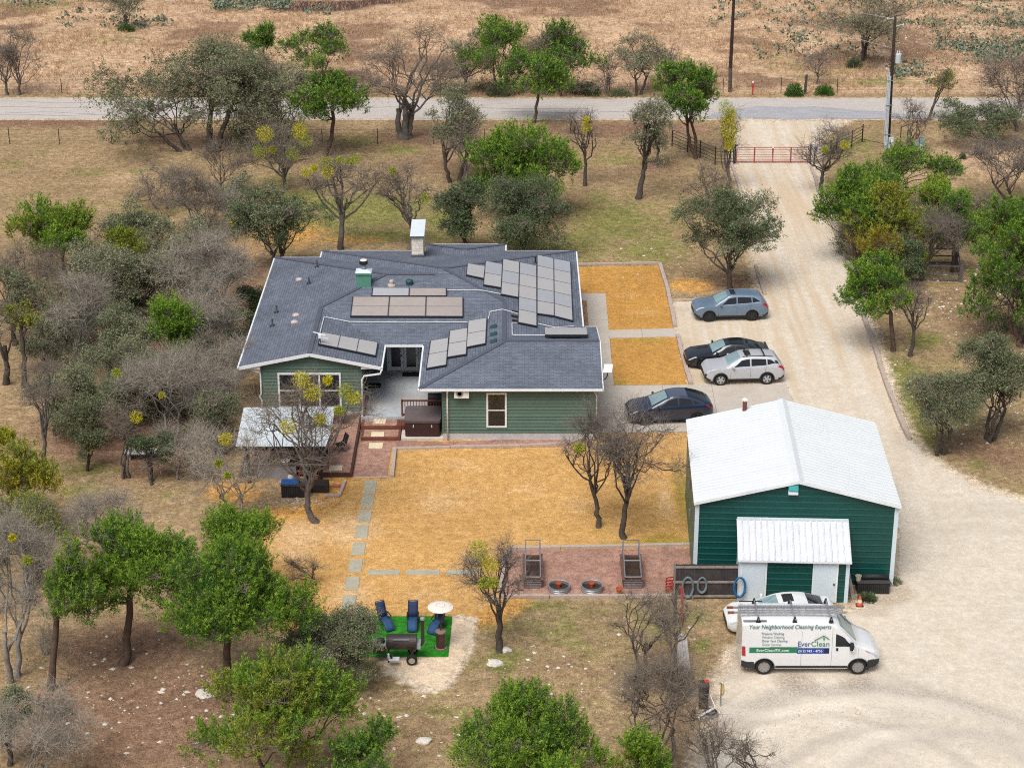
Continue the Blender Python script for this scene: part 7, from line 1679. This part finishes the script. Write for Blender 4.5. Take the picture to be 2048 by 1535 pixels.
tree(J, (1905,545), 1915, 110, 395, 500, 'green juniper behind the wooden pen', 'dark', pal2='green', bare=.25, dens=1.1)
tree(O, (1815,575), 1815, 75, 480, 560, 'small blue grey oak in front of the rusty juniper', 'oakd', dens=1.2)
tree(D, (1925,470), 1940, 120, 400, 500, 'grey bare tree between the thicket and right edge juniper', bark=BARKG, stems=2, dens=1.1)
tree(J, (2060,560), 2045, 110, 420, 560, 'bright juniper top at the right edge above the posts', 'green', pal2='dark', dens=1.1)
# --- left thicket
tree(D, (443,384), 440, 95, 285, 372, 'small pinkish bare tree below the roadside oaks', dens=.8)
tree(D, (572,380), 560, 150, 248, 360, 'bare tree hung with several mistletoe balls in front yard', mist=((530,268,30),(520,303,26),(600,262,30),(612,282,24),(585,308,24),(545,300,14)), thick=1.4, dens=.8)
tree(D, (392,478), 385, 130, 325, 470, 'large vase shaped bare tree at the thicket edge', bark=BARKG, stems=3, dens=1.1)
tree(D, (475,470), 465, 120, 385, 480, 'pale lichen covered bare tree behind the house corner', bark=BARKL, mist=((467,447,12),))
tree(O, (545,545), 555, 155, 355, 525, 'dark live oak touching the rear left roof corner', 'oakd', pal2='oak', stems=2)
tree(O, (430,420), 470, 110, 345, 425, 'small grey oak behind the vase shaped bare tree', 'oakp', bare=.3, dens=.8)
tree(J, (125,560), 130, 190, 393, 510, 'bright green juniper at the field edge of the thicket', 'green', pal2='olive', stems=2, dens=1.2)
tree(O, (265,530), 275, 130, 398, 505, 'grey green oak right of the bright field juniper', 'oak', pal2='oakp')
tree(J, (255,560), 255, 100, 465, 530, 'small yellow green juniper inside the thicket', 'olive')
tree(O, (180,650), 205, 165, 470, 610, 'grey oak in the middle of the left thicket', 'oakp', bare=.25, stems=2)
tree(D, (70,600), 55, 130, 480, 590, 'bare twiggy tree at the thicket left side', bark=BARKG)
tree(D, (420,660), 420, 200, 455, 635, 'wide pinkish grey bare tree beside the house', bark=BARKL, stems=3, dens=1.4)
tree(O, (300,640), 300, 150, 495, 620, 'pale oak behind the lone bright juniper', 'oakp', bare=.35, stems=2, dens=1.2)
tree(O, (475,700), 480, 70, 610, 700, 'small grey oak close to the house wall', 'oak')
tree(J, (340,765), 343, 128, 600, 715, 'lone bright green juniper in the bare thicket', 'green', dens=1.2)
tree(O, (235,770), 245, 135, 615, 735, 'grey oak left of the lone bright juniper', 'oak', pal2='oakp', stems=2)
tree(D, (165,740), 160, 120, 550, 700, 'white lichen bare tree in the left thicket', bark=BARKL)
tree(O, (95,740), 90, 90, 635, 735, 'small pale oak near the left trunks', 'oakp', bare=.2)
tree(D, (12,768), 8, 70, 600, 700, 'thick dark trunk cut by the left edge', bark=BARK, thick=1.6, dens=.6)
tree(O, (47,775), 45, 60, 595, 670, 'slim tree with an olive top at the left edge', 'olive', bare=.4, dens=.6)
tree(O, (165,885), 170, 150, 715, 868, 'dense oak clump in front of the left thicket', 'oak', stems=3, pal2='oakp')
tree(D, (340,885), 330, 200, 690, 845, 'pale tangled bare oak left of the house', bark=BARKL, stems=2, dens=1.2, mist=((233,745,14),(324,790,9)))
tree(D, (430,850), 420, 140, 730, 870, 'grey tangled bare tree beside the metal pavilion', bark=BARKL, stems=2)
tree(O, (380,830), 385, 120, 770, 900, 'thin oak between the bare trees near the pavilion', 'oak', bare=.35)
tree(O, (175,940), 175, 65, 842, 928, 'small upright oak bush in front of the left clump', 'oak', name='oak_bush')
tree(D, (250,955), 252, 90, 785, 900, 'slim multi stem bare tree beside the slab bench', bark=BARKG, stems=3, mist=((272,833,22),), dens=.7)
tree(O, (302,970), 303, 90, 858, 935, 'twin stem oak shrub beside the slab bench', 'oakd', stems=2)
tree(D, (105,972), 95, 110, 715, 850, 'tall slim bare tree standing in front of left thicket', bark=BARKG, dens=.7, thick=.8)
tree(D, (478,1038), 455, 175, 870, 1012, 'tangled bare tree left of the deck box with mistletoe balls', bark=BARKL, mist=((451,878,22),(437,925,14),(455,950,12)), stems=2, dens=.6)
tree(J, (15,1075), 45, 150, 900, 1020, 'yellowish juniper at the left edge', 'yellow', pal2='olive', bare=.1)
tree(J, (-15,960), 2, 50, 845, 920, 'yellow juniper tip cut by the left edge', 'yellow')
tree(O, (60,1180), 65, 160, 985, 1120, 'olive oak behind the lower left junipers', 'oakp', pal2='olive', bare=.3)
tree(D, (215,1160), 205, 150, 975, 1110, 'pale spiky dead tree behind the dark trunk juniper', bark=BARKL)
tree(O, (490,290), 490, 190, 110, 250, 'grey live oak in the middle of the roadside clump', 'oak', pal2='oakp', bare=.15, dens=1.2, stems=2)
tree(O, (345,575), 345, 120, 465, 575, 'half bare oak between bright juniper and house thicket', 'oakp', bare=.45)
tree(O, (235,650), 235, 150, 525, 660, 'olive oak above the grey thicket oaks', 'oak', bare=.25, stems=2, dens=1.2)
tree(D, (400,745), 400, 160, 590, 760, 'wide pale bare tree right of the lone juniper', bark=BARKL, stems=3, dens=1.3)
tree(O, (130,700), 140, 130, 585, 705, 'grey oak over the small pale oak', 'oak', bare=.25)
tree(O, (260,850), 262, 150, 680, 850, 'tall olive oak right of the dense oak clump', 'oak', bare=.3, stems=2, dens=1.2)
tree(O, (305,830), 310, 140, 720, 855, 'sparse pale oak amid the tangled bare oaks', 'oakp', bare=.4, stems=2)
tree(D, (462,800), 455, 110, 690, 840, 'bare tree close to the gable wing corner', bark=BARKL, dens=1.1)
tree(O, (440,905), 430, 110, 775, 920, 'thin grey oak beside the pavilion posts', 'oak', bare=.5, stems=2)
tree(O, (110,870), 112, 130, 740, 870, 'grey green oak behind the tall slim trunk', 'oakp', bare=.3, dens=1.1)
tree(D, (355,960), 360, 130, 850, 960, 'low tangled bare tree between bench and pavilion', bark=BARKL, dens=1.2)
tree(O, (505,640), 505, 60, 545, 650, 'small dark oak against the house side wall', 'oakd')
tree(O, (30,690), 25, 120, 510, 660, 'olive oak behind the left edge trunks', 'oak', bare=.4)
tree(D, (330,420), 320, 120, 340, 440, 'soft grey bare tree at the field edge', bark=BARKG, stems=2)
tree(O, (400,560), 395, 130, 440, 560, 'grey oak behind the wide pinkish bare tree', 'oakp', bare=.4, stems=2)
# --- foreground
tree(D, (35,1355), 38, 140, 1030, 1270, 'grey bare tree low at the left edge', bark=BARKL, stems=2, mist=((55,1120,16),(25,1075,10)), dens=1.1)
tree(J, (101,1378), 140, 125, 1088, 1265, 'slim juniper with a bare lower trunk at lower left', 'green', pal2='dark', bare=.3)
tree(J, (245,1328), 270, 225, 1030, 1238, 'bright juniper with a clear dark trunk at lower left', 'green', pal2='dark', bare=.06, dens=1.5, thick=1.2)
tree(J, (470,1215), 468, 190, 1022, 1150, 'green juniper behind the largest foreground juniper', 'green', dens=1.15)
tree(J, (452,1392), 455, 290, 1100, 1340, 'largest bright green juniper in the left foreground', 'green', pal2='dark', dens=1.7, bare=.05, lobes=26, thick=1.2)
tree(O, (648,1378), 660, 195, 1206, 1368, 'grey green oak screening the turf mat corner', 'oak', pal2='oakp', bare=.2, stems=2, dens=1.6, lobes=24)
tree(J, (555,1585), 552, 290, 1318, 1540, 'olive green juniper at the bottom left of the yard', 'green', pal2='olive', bare=.12, dens=1.3, lobes=26, stems=2)
tree(J, (725,1630), 735, 130, 1455, 1570, 'low green juniper at the bottom edge beside olive juniper', 'dark', pal2='olive')
tree(D, (90,1590), 85, 200, 1385, 1560, 'pale dead tree with spreading limbs at bottom left corner', bark=BARKL, stems=2)
tree(O, (20,1530), 20, 100, 1370, 1500, 'grey green bush at the lower left edge', 'oak')
tree(D, (632,1172), 610, 70, 1155, 1215, 'small pink twigged shrub on the orange lawn', dens=.3, name='bare_shrub', bark=BARKR)
tree(J, (1085,1605), 1070, 300, 1392, 1580, 'wide green juniper at the bottom centre', 'green', pal2='dark', bare=.1, dens=1.5, lobes=26, stems=2)
tree(J, (1278,1640), 1270, 115, 1478, 1590, 'small green juniper at the bottom edge right of centre', 'green', pal2='olive')
tree(D, (1290,1350), 1285, 125, 1175, 1310, 'thin bare tree with two dark stems below the garden', bark=BARK, stems=2, dens=.6)
tree(D, (1345,1395), 1350, 110, 1165, 1310, 'grey bare tree leaning on the plank fence end', bark=BARKG, stems=2, dens=.5)
tree(D, (1330,1570), 1325, 190, 1310, 1510, 'large grey bare tree at the bottom beside the gravel', bark=BARKG, stems=3, dens=1.0, thick=1.3)
tree(D, (1400,1610), 1425, 140, 1440, 1570, 'bare tree with curved limbs overhanging the gravel edge', bark=BARKG, dens=.6)
tree(D, (1512,1590), 1508, 110, 1465, 1560, 'small fine bare tree at the bottom gravel edge', bark=BARK, dens=.5)
tree(D, (1000,1302), 985, 130, 1078, 1230, 'yard tree with mistletoe in front of the garden beds', bark=BARK, thick=1.3, mist=((958,1098,34),(978,1128,32),(985,1165,20),(968,1165,22)), dens=.7)
tree(D, (1197,1054), 1178, 115, 815, 985, 'bare lawn tree with clear trunk farther from the barn', bark=BARK, mist=((1158,895,18),), dens=.7, thick=.95)
tree(D, (1248,1076), 1275, 190, 812, 985, 'bare lawn tree with forked trunk closer to the barn', bark=BARK, dens=.75, thick=1.0)
tree(D, (633,1044), 612, 245, 735, 965, 'bare yard tree with yellow mistletoe in front of the pavilion', bark=BARKG, thick=1.0, dens=.5, mist=((603,758,30),(625,785,30),(690,780,26),(705,795,26),(678,820,16),(575,853,26),(640,838,20),(655,760,16)))
# tangled undergrowth of the left wood: too many stems to count
def brush(name, label, boxes, seed, m, leafy=None):
    rng = np.random.default_rng(seed); As, Bs, Rs = [], [], []; Lc = []
    for (u0, u1, v0, v1, n, h0, h1) in boxes:
        for _ in range(n):
            B = np.array(G(rng.uniform(u0, u1), rng.uniform(v0, v1))); h = rng.uniform(h0, h1); q = 26; d = rng.normal(0, .42, (q, 3)); d[:, 2] = 1; d /= np.linalg.norm(d, axis=1)[:, None]
            P0 = np.repeat(B[None], q, 0) + np.concatenate([rng.normal(0, .18, (q, 2)), np.zeros((q, 1))], 1); P1 = P0 + d*(h*rng.uniform(.5, 1, (q, 1))); As.append(P0); Bs.append(P1); Rs.append(np.full(q, .012))
            for r in range(2):
                t_ = rng.uniform(.4, .95, (q*2, 1)); A1 = np.repeat(P0, 2, 0)*(1-t_) + np.repeat(P1, 2, 0)*t_; e = rng.normal(0, .7, (q*2, 3)); e[:, 2] += .5; As.append(A1); Bs.append(A1 + e*h*.22); Rs.append(np.full(q*2, .007))
            Lc.append(P0*.15 + P1*.85)
    V, F = spikes(np.concatenate(As), np.concatenate(Bs), np.concatenate(Rs), None, rng, True); o = link(name, npmesh(name, V, F, m)); o['kind'] = 'stuff'; o['label'] = label
    if leafy:
        P = np.repeat(np.concatenate(Lc), 14, 0); P = P + rng.normal(0, .19, P.shape); n = len(P); a, b = [np.array(c) for c in PAL[leafy]]; f = rng.random((n, 1))
        V, F, c = leaves(P, unit(rng, n), rng.uniform(.06,.14,n), rng.uniform(.04,.08,n), (a*(1-f)+b*f)*rng.uniform(.8,1.2,(n,1)), rng); o = link('undergrowth_foliage', npmesh('undergrowth_foliage', V, F, LEAF, c)); o['kind'] = 'stuff'; o['label'] = 'thin grey green leaves of the woodland undergrowth'
brush('undergrowth', 'tangled pale bare undergrowth between the left trees', ((60,480,470,600,12,1.2,3.0),(90,470,600,740,14,1.2,3.0),(80,460,740,860,10,1.0,2.8),(340,560,360,470,8,1,2.4),(330,480,840,960,6,.8,2.0),(0,110,1100,1330,5,1,2.2)), 31, TWIGL)
brush('undergrowth', 'grey green undergrowth beneath the left thicket oaks', ((60,440,470,640,50,1.2,3.4),(90,440,640,850,60,1.2,3.6),(440,600,250,330,20,1.0,2.6),(850,1180,182,192,20,.8,2.0),(0,60,1000,1150,8,1,2),(1680,1900,430,540,26,.8,2.4),(1960,2060,560,690,10,.8,2)), 32, TWIG, 'oak')
# small green bushes beyond the road and elsewhere
def bush(u, v, w, h, label, pal, seed, name='bush'):
    rng = np.random.default_rng(seed); B = np.array(G(u, v)); k = mpp(B[1]); rx = w/2/k; rz = h/k; n = int(900*rx*rz+250)
    uu = unit(rng, n); uu[:, 2] = np.abs(uu[:, 2]); P = B + uu*np.array((rx, rx*.8, rz))*(rng.random((n, 1))**.4); a, b = [np.array(c) for c in PAL[pal]]; f = rng.random((n, 1))
    t = thing(name, label, 'bush', B); V, F, c = leaves(P, uu+np.array((0,0,.5)), rng.uniform(.12,.25,n), rng.uniform(.05,.1,n), a*(1-f)+b*f, rng); link('foliage', npmesh('foliage', V, F, LEAF, c), t)
    st = spikes(np.repeat(B[None], 14, 0), B+uu[:14]*np.array((rx,rx*.8,rz))*.8, np.full(14,.02), np.full(14,.008), rng); link('stems', npmesh('stems', *st, BARKG), t)
bush(1588, 192, 38, 26, 'green bush left of the thick wooden post beyond road', 'dark', 1); bush(1648, 190, 40, 20, 'low green bush right of the thick wooden post', 'dark', 2); bush(1708, 138, 36, 22, 'dark green bush at the foot of the top right oak', 'oakd', 3)
bush(252, 64, 36, 14, 'green bush at the foot of the sparse top left tree', 'dark', 4); bush(1180, 190, 44, 24, 'dull bush under the far junipers near the road', 'oakd', 5); bush(1240, 192, 50, 14, 'olive bush under the far thin leaved oak', 'oak', 6)
bush(1735, 1200, 34, 14, 'low grey green weed patch beside the traffic cone', 'oakd', 7); bush(1000, 190, 60, 22, 'dull scrub bush at the road edge centre', 'oak', 8); bush(1925, 318, 12, 12, 'small yucca like bush in the dry grass at right', 'oakd', 9)
bush(1780, 1165, 40, 8, 'flat weeds behind the dark slatted storage box', 'oak', 10)
# prickly pear thickets: flat blue-green pads
def pears(spots, label, seed):
    rng = np.random.default_rng(seed); Vs, Fs, Cs, base = [], [], [], 0
    ang = np.linspace(0, 2*np.pi, 7)[:-1]; tri = np.array([(0,1,2),(0,2,3),(0,3,4),(0,4,5),(8,7,6),(9,8,6),(10,9,6),(11,10,6)])
    for (u0, u1, v0, v1, n) in spots:
        for _ in range(n):
            B = np.array(G(rng.uniform(u0, u1), rng.uniform(v0, v1))); B[2] = .12; m = rng.integers(6, 15); sp = rng.uniform(.2, .42)
            tone = rng.random()
            for _k in range(m):
                c = B + np.array((rng.normal(0, sp), rng.normal(0, sp), abs(rng.normal(0, .2))+.10)); d = unit(rng, 1)[0]; d[2] = abs(d[2])*.6+.5; d /= np.linalg.norm(d); s = np.cross(d, unit(rng, 1)[0]); s /= np.linalg.norm(s); h = rng.uniform(.09, .17)
                V = c + np.outer(np.cos(ang)*h*.75, s) + np.outer(np.sin(ang)*h, d); nn = np.cross(d, s)*.015
                Vs.append(np.concatenate([V+nn, V-nn])); Fs.append(tri + base); base += 12
                f = np.clip(.5*tone + .5*rng.random(), 0, 1); Cs.append(np.repeat((np.array((.12,.165,.105))*(1-f) + np.array((.25,.29,.21))*f)[None], 12, 0))
    o = link('prickly_pear', npmesh('prickly_pear', np.concatenate(Vs), np.concatenate(Fs), leafmat('cactus', .6, 0), np.concatenate(Cs))); o['kind'] = 'stuff'; o['label'] = label
pears(((1840,2060,0,62,330),(1870,2060,55,108,260),(1900,2060,100,135,60),(1780,1850,130,160,45),(1930,2000,105,140,16),(1560,1620,55,90,22),(1590,1640,72,82,10),(1420,1830,0,60,90),(1500,1800,40,130,90),(1830,1900,120,170,20)), 'blue green prickly pear thicket on the slope at top right', 5)
pears(((430,580,0,24,120),(20,110,6,20,18),(200,330,40,62,26),(600,680,20,34,10),(100,320,20,60,14)), 'blue green prickly pear patches in the dry grass at top left', 6)
# white limestone rubble
def rocks(name, label, n, sampler, s0, s1, seed, m):
    rng = np.random.default_rng(seed); P = sampler(rng, n); n = len(P); s = s0*(s1/s0)**(rng.random(n)**2.2)
    oc = np.array([(1,0,0),(-1,0,0),(0,1,0),(0,-1,0),(0,0,1),(0,0,-1)], float); tri = np.array([(0,2,4),(2,1,4),(1,3,4),(3,0,4),(2,0,5),(1,2,5),(3,1,5),(0,3,5)])
    V = oc[None]*rng.uniform(.6, 1.25, (n, 6, 1))*s[:, None, None]*np.array((1, .8, .5)); a = rng.random(n)*6.28; c_, s_ = np.cos(a)[:, None], np.sin(a)[:, None]
    V = np.stack([V[..., 0]*c_-V[..., 1]*s_, V[..., 0]*s_+V[..., 1]*c_, V[..., 2]], -1); V += P[:, None, :]; V[..., 2] += .1*s[:, None]
    F = tri[None] + (np.arange(n)*6)[:, None, None]
    o = link(name, npmesh(name, V.reshape(-1, 3), F.reshape(-1, 3), m)); o['kind'] = 'stuff'; o['label'] = label
RKM = mat('white_limestone', (.62,.58,.52), .95, .2, 3, .4, 25)
gxs = X.reshape(gx.shape); 
def by_attr(arr, thr=.12):
    w_ = np.where((arr > thr) & (np.abs(X) < 60) & (Y > 60) & (Y < 215) & (dDrive > .3) & ~((X > -14) & (X < 6) & (Y > 78) & (Y < 123)), arr, 0)**1.3
    pr = w_/w_.sum()
    def f(rng, n):
        i = rng.choice(len(X), n, p=pr); return np.stack([X[i]+rng.uniform(-.4,.4,n), Y[i]+rng.uniform(-.4,.4,n), Z[i]], 1)
    return f
rocks('limestone_rubble', 'white limestone pebbles scattered on the bare ground', 4000, by_attr(rocky), .022, .17, 21, RKM)
def around(u, v, ru, rv):
    def f(rng, n):
        return np.array([G(u+rng.normal(0, ru), v+rng.normal(0, rv)) for _ in range(n)])
    return f
rocks('granite_gravel', 'loose pink granite chips on the garden gravel', 2600, lambda rng, n: np.array([q for q in (G(rng.uniform(1005,1380), rng.uniform(1104,1190), .012) for _ in range(n))]), .018, .04, 27, mat('pink_chips', (.46,.28,.23), .95, .35, 6, .3))
rocks('stone_edging', 'loose stones along the pavilion base', 130, around(610, 1003, 40, 5), .05, .15, 22, mat('tan_stones', (.46,.38,.31), .95, .25, 4, .4))
rocks('river_rock', 'brown river rock bed between walk and house', 420, lambda rng, n: np.array([G(rng.uniform(1160,1173), rng.uniform(602,652)) for _ in range(n)]), .05, .12, 23, mat('river_stones', (.34,.20,.12), .9, .4, 5, .4))
def gravel_edge(rng, n):
    e = dense(DRIVE, .1); i = rng.integers(0, len(e), n); d = rng.normal(0, .45, (n, 2)); return np.concatenate([e[i]+d, np.full((n, 1), .008)], 1)
rocks('gravel', 'loose pale gravel along the driveway edge', 5000, gravel_edge, .015, .06, 24, mat('loose_gravel', (.50,.43,.35), .95, .3, 4, .3))
rocks('turning_gravel', 'loose grey gravel thrown up in the turning area', 2600, lambda rng, n: np.array([(lambda r, a: (ARCX+r*math.cos(a), ARCY+r*math.sin(a), .008))(ARCR+rng.choice((.25,.25,.25,-1.4,-2.5))+rng.normal(0,.25), rng.uniform(.6,2.5)) for _ in range(n)]), .015, .05, 26, mat('grey_gravel', (.40,.37,.34), .95, .3, 4, .3))
for i, (u, v, s, lb) in enumerate(((413,1387,.42,'flat pale boulder beside the largest juniper trunk'),(990,1327,.30,'white stone on grass near the mistletoe yard tree'),(1010,1300,.24,'white stone at the foot of the mistletoe yard tree'),(719,1466,.20,'pale stone near the bottom left junipers'),(848,1482,.26,'flat grey stone near the bottom edge'))):
    rng = np.random.default_rng(40+i); bm = bmesh.new(); bmesh.ops.create_icosphere(bm, subdivisions=2, radius=s)
    for q in bm.verts: q.co *= rng.uniform(.85, 1.12); q.co.z *= .32 if s > .35 else .55; q.co.x *= 1.25
    me = bpy.data.meshes.new('stone'); bm.to_mesh(me); bm.free(); me.materials.append(RKM); o = link('stone', me); p = G(u, v); o.location = (p[0], p[1], s*.1); tag(o, lb, 'stone')
# grasses: mats of blades nobody could count
def grass(name, label, P, l0, l1, per, cols, seed, spread=.09, lean=.6, w=.02):
    rng = np.random.default_rng(seed); n = len(P)*per; Cc = np.repeat(P, per, 0) + np.concatenate([rng.normal(0, spread, (n, 2)), np.zeros((n, 1))], 1); D_ = np.stack([rng.normal(0, lean, n), rng.normal(0, lean, n), np.ones(n)], 1); D_ /= np.linalg.norm(D_, axis=1)[:, None]
    ln = rng.uniform(l0, l1, n); s = np.cross(D_, unit(rng, n)); s /= np.linalg.norm(s, axis=1)[:, None]
    V = np.stack([Cc - s*w/2, Cc + s*w/2, Cc + D_*ln[:, None]], 1).reshape(-1, 3); f = np.clip(.5*np.repeat(rng.random(len(P)), per) + .5*rng.random(n), 0, 1)[:, None]
    c = np.array(cols[0])*(1-f) + np.array(cols[1])*f
    o = link(name, npmesh(name, V, np.arange(n*3).reshape(n, 3), leafmat('grass_blades', .8, .2), np.repeat(c, 3, 0))); o['kind'] = 'stuff'; o['label'] = label
rng = np.random.default_rng(77)
def samp(w_, n):
    pr = w_/w_.sum(); i = rng.choice(len(X), n, p=pr); return np.stack([X[i]+rng.uniform(-.3,.3,n), Y[i]+rng.uniform(-.3,.3,n), Z[i]], 1)
inview = (np.abs(X) < Y*.29) & (Y < 224) & (Y > 60)
okg = inview & (dDrive > .4) & ~((X > -15) & (X < 6) & (Y > 92) & (Y < 123)) & ~((X > 4) & (X < 19) & (Y > 80) & (Y < 120)) & ~((Y > ROADN-.4) & (Y < ROADF+.4)) & (sdf(X, Y, BLAWN) > .2) & (sdf(X, Y, BED) > .2) & (sdf(X, Y, DIRT) > .3) & ~((X > -9.8) & (X < -2.5) & (Y > 75.3) & (Y < 79.3))
patch_ = vnoise(X, Y, .35, 9)**2
grass('straw_grass', 'tall dry straw grass on the slope beyond the road', samp(np.where(okg & (Y > 172.2), .25+patch_*1.6, 0), 18000), .18, .60, 5, ((.36,.225,.135), (.63,.45,.29)), 1, .16, .5, .05)
grass('straw_grass', 'dry grass of the near verge and fields', samp(np.where(okg & (Y < 164.2), .2+patch_, 0)*np.clip(1-litter*.6, .2, 1), 30000), .05, .15, 4, ((.28,.17,.085), (.50,.33,.18)), 2, .10, .8, .025)
grass('green_grass', 'patches of green winter grass in the yard', samp(np.where(okg & (Y < 164), np.clip(green, 0, 1)**1.6, 0), 15000), .04, .12, 4, ((.12,.16,.025), (.27,.27,.06)), 3, .10, .8, .025)
bi = sdf(X, Y, BLAWN); fl_ = np.minimum(sdf(X, Y, FLAWN1), sdf(X, Y, FLAWN2))
grass('lawn_grass', 'short orange dormant blades of the lawns', samp(np.where((bi < -.25) | (fl_ < -.2), 1.0, 0), 17000), .03, .07, 4, ((.46,.235,.055), (.62,.37,.13)), 4, .14, 1.0, .022)
grass('leaf_litter', 'reddish fallen leaves under the trees', samp(np.where(okg & (Y < 164), np.clip(litter, 0, 1)**1.5, 0), 14000), .04, .10, 3, ((.17,.085,.05), (.40,.23,.14)), 5, .2, 3.0, .06)
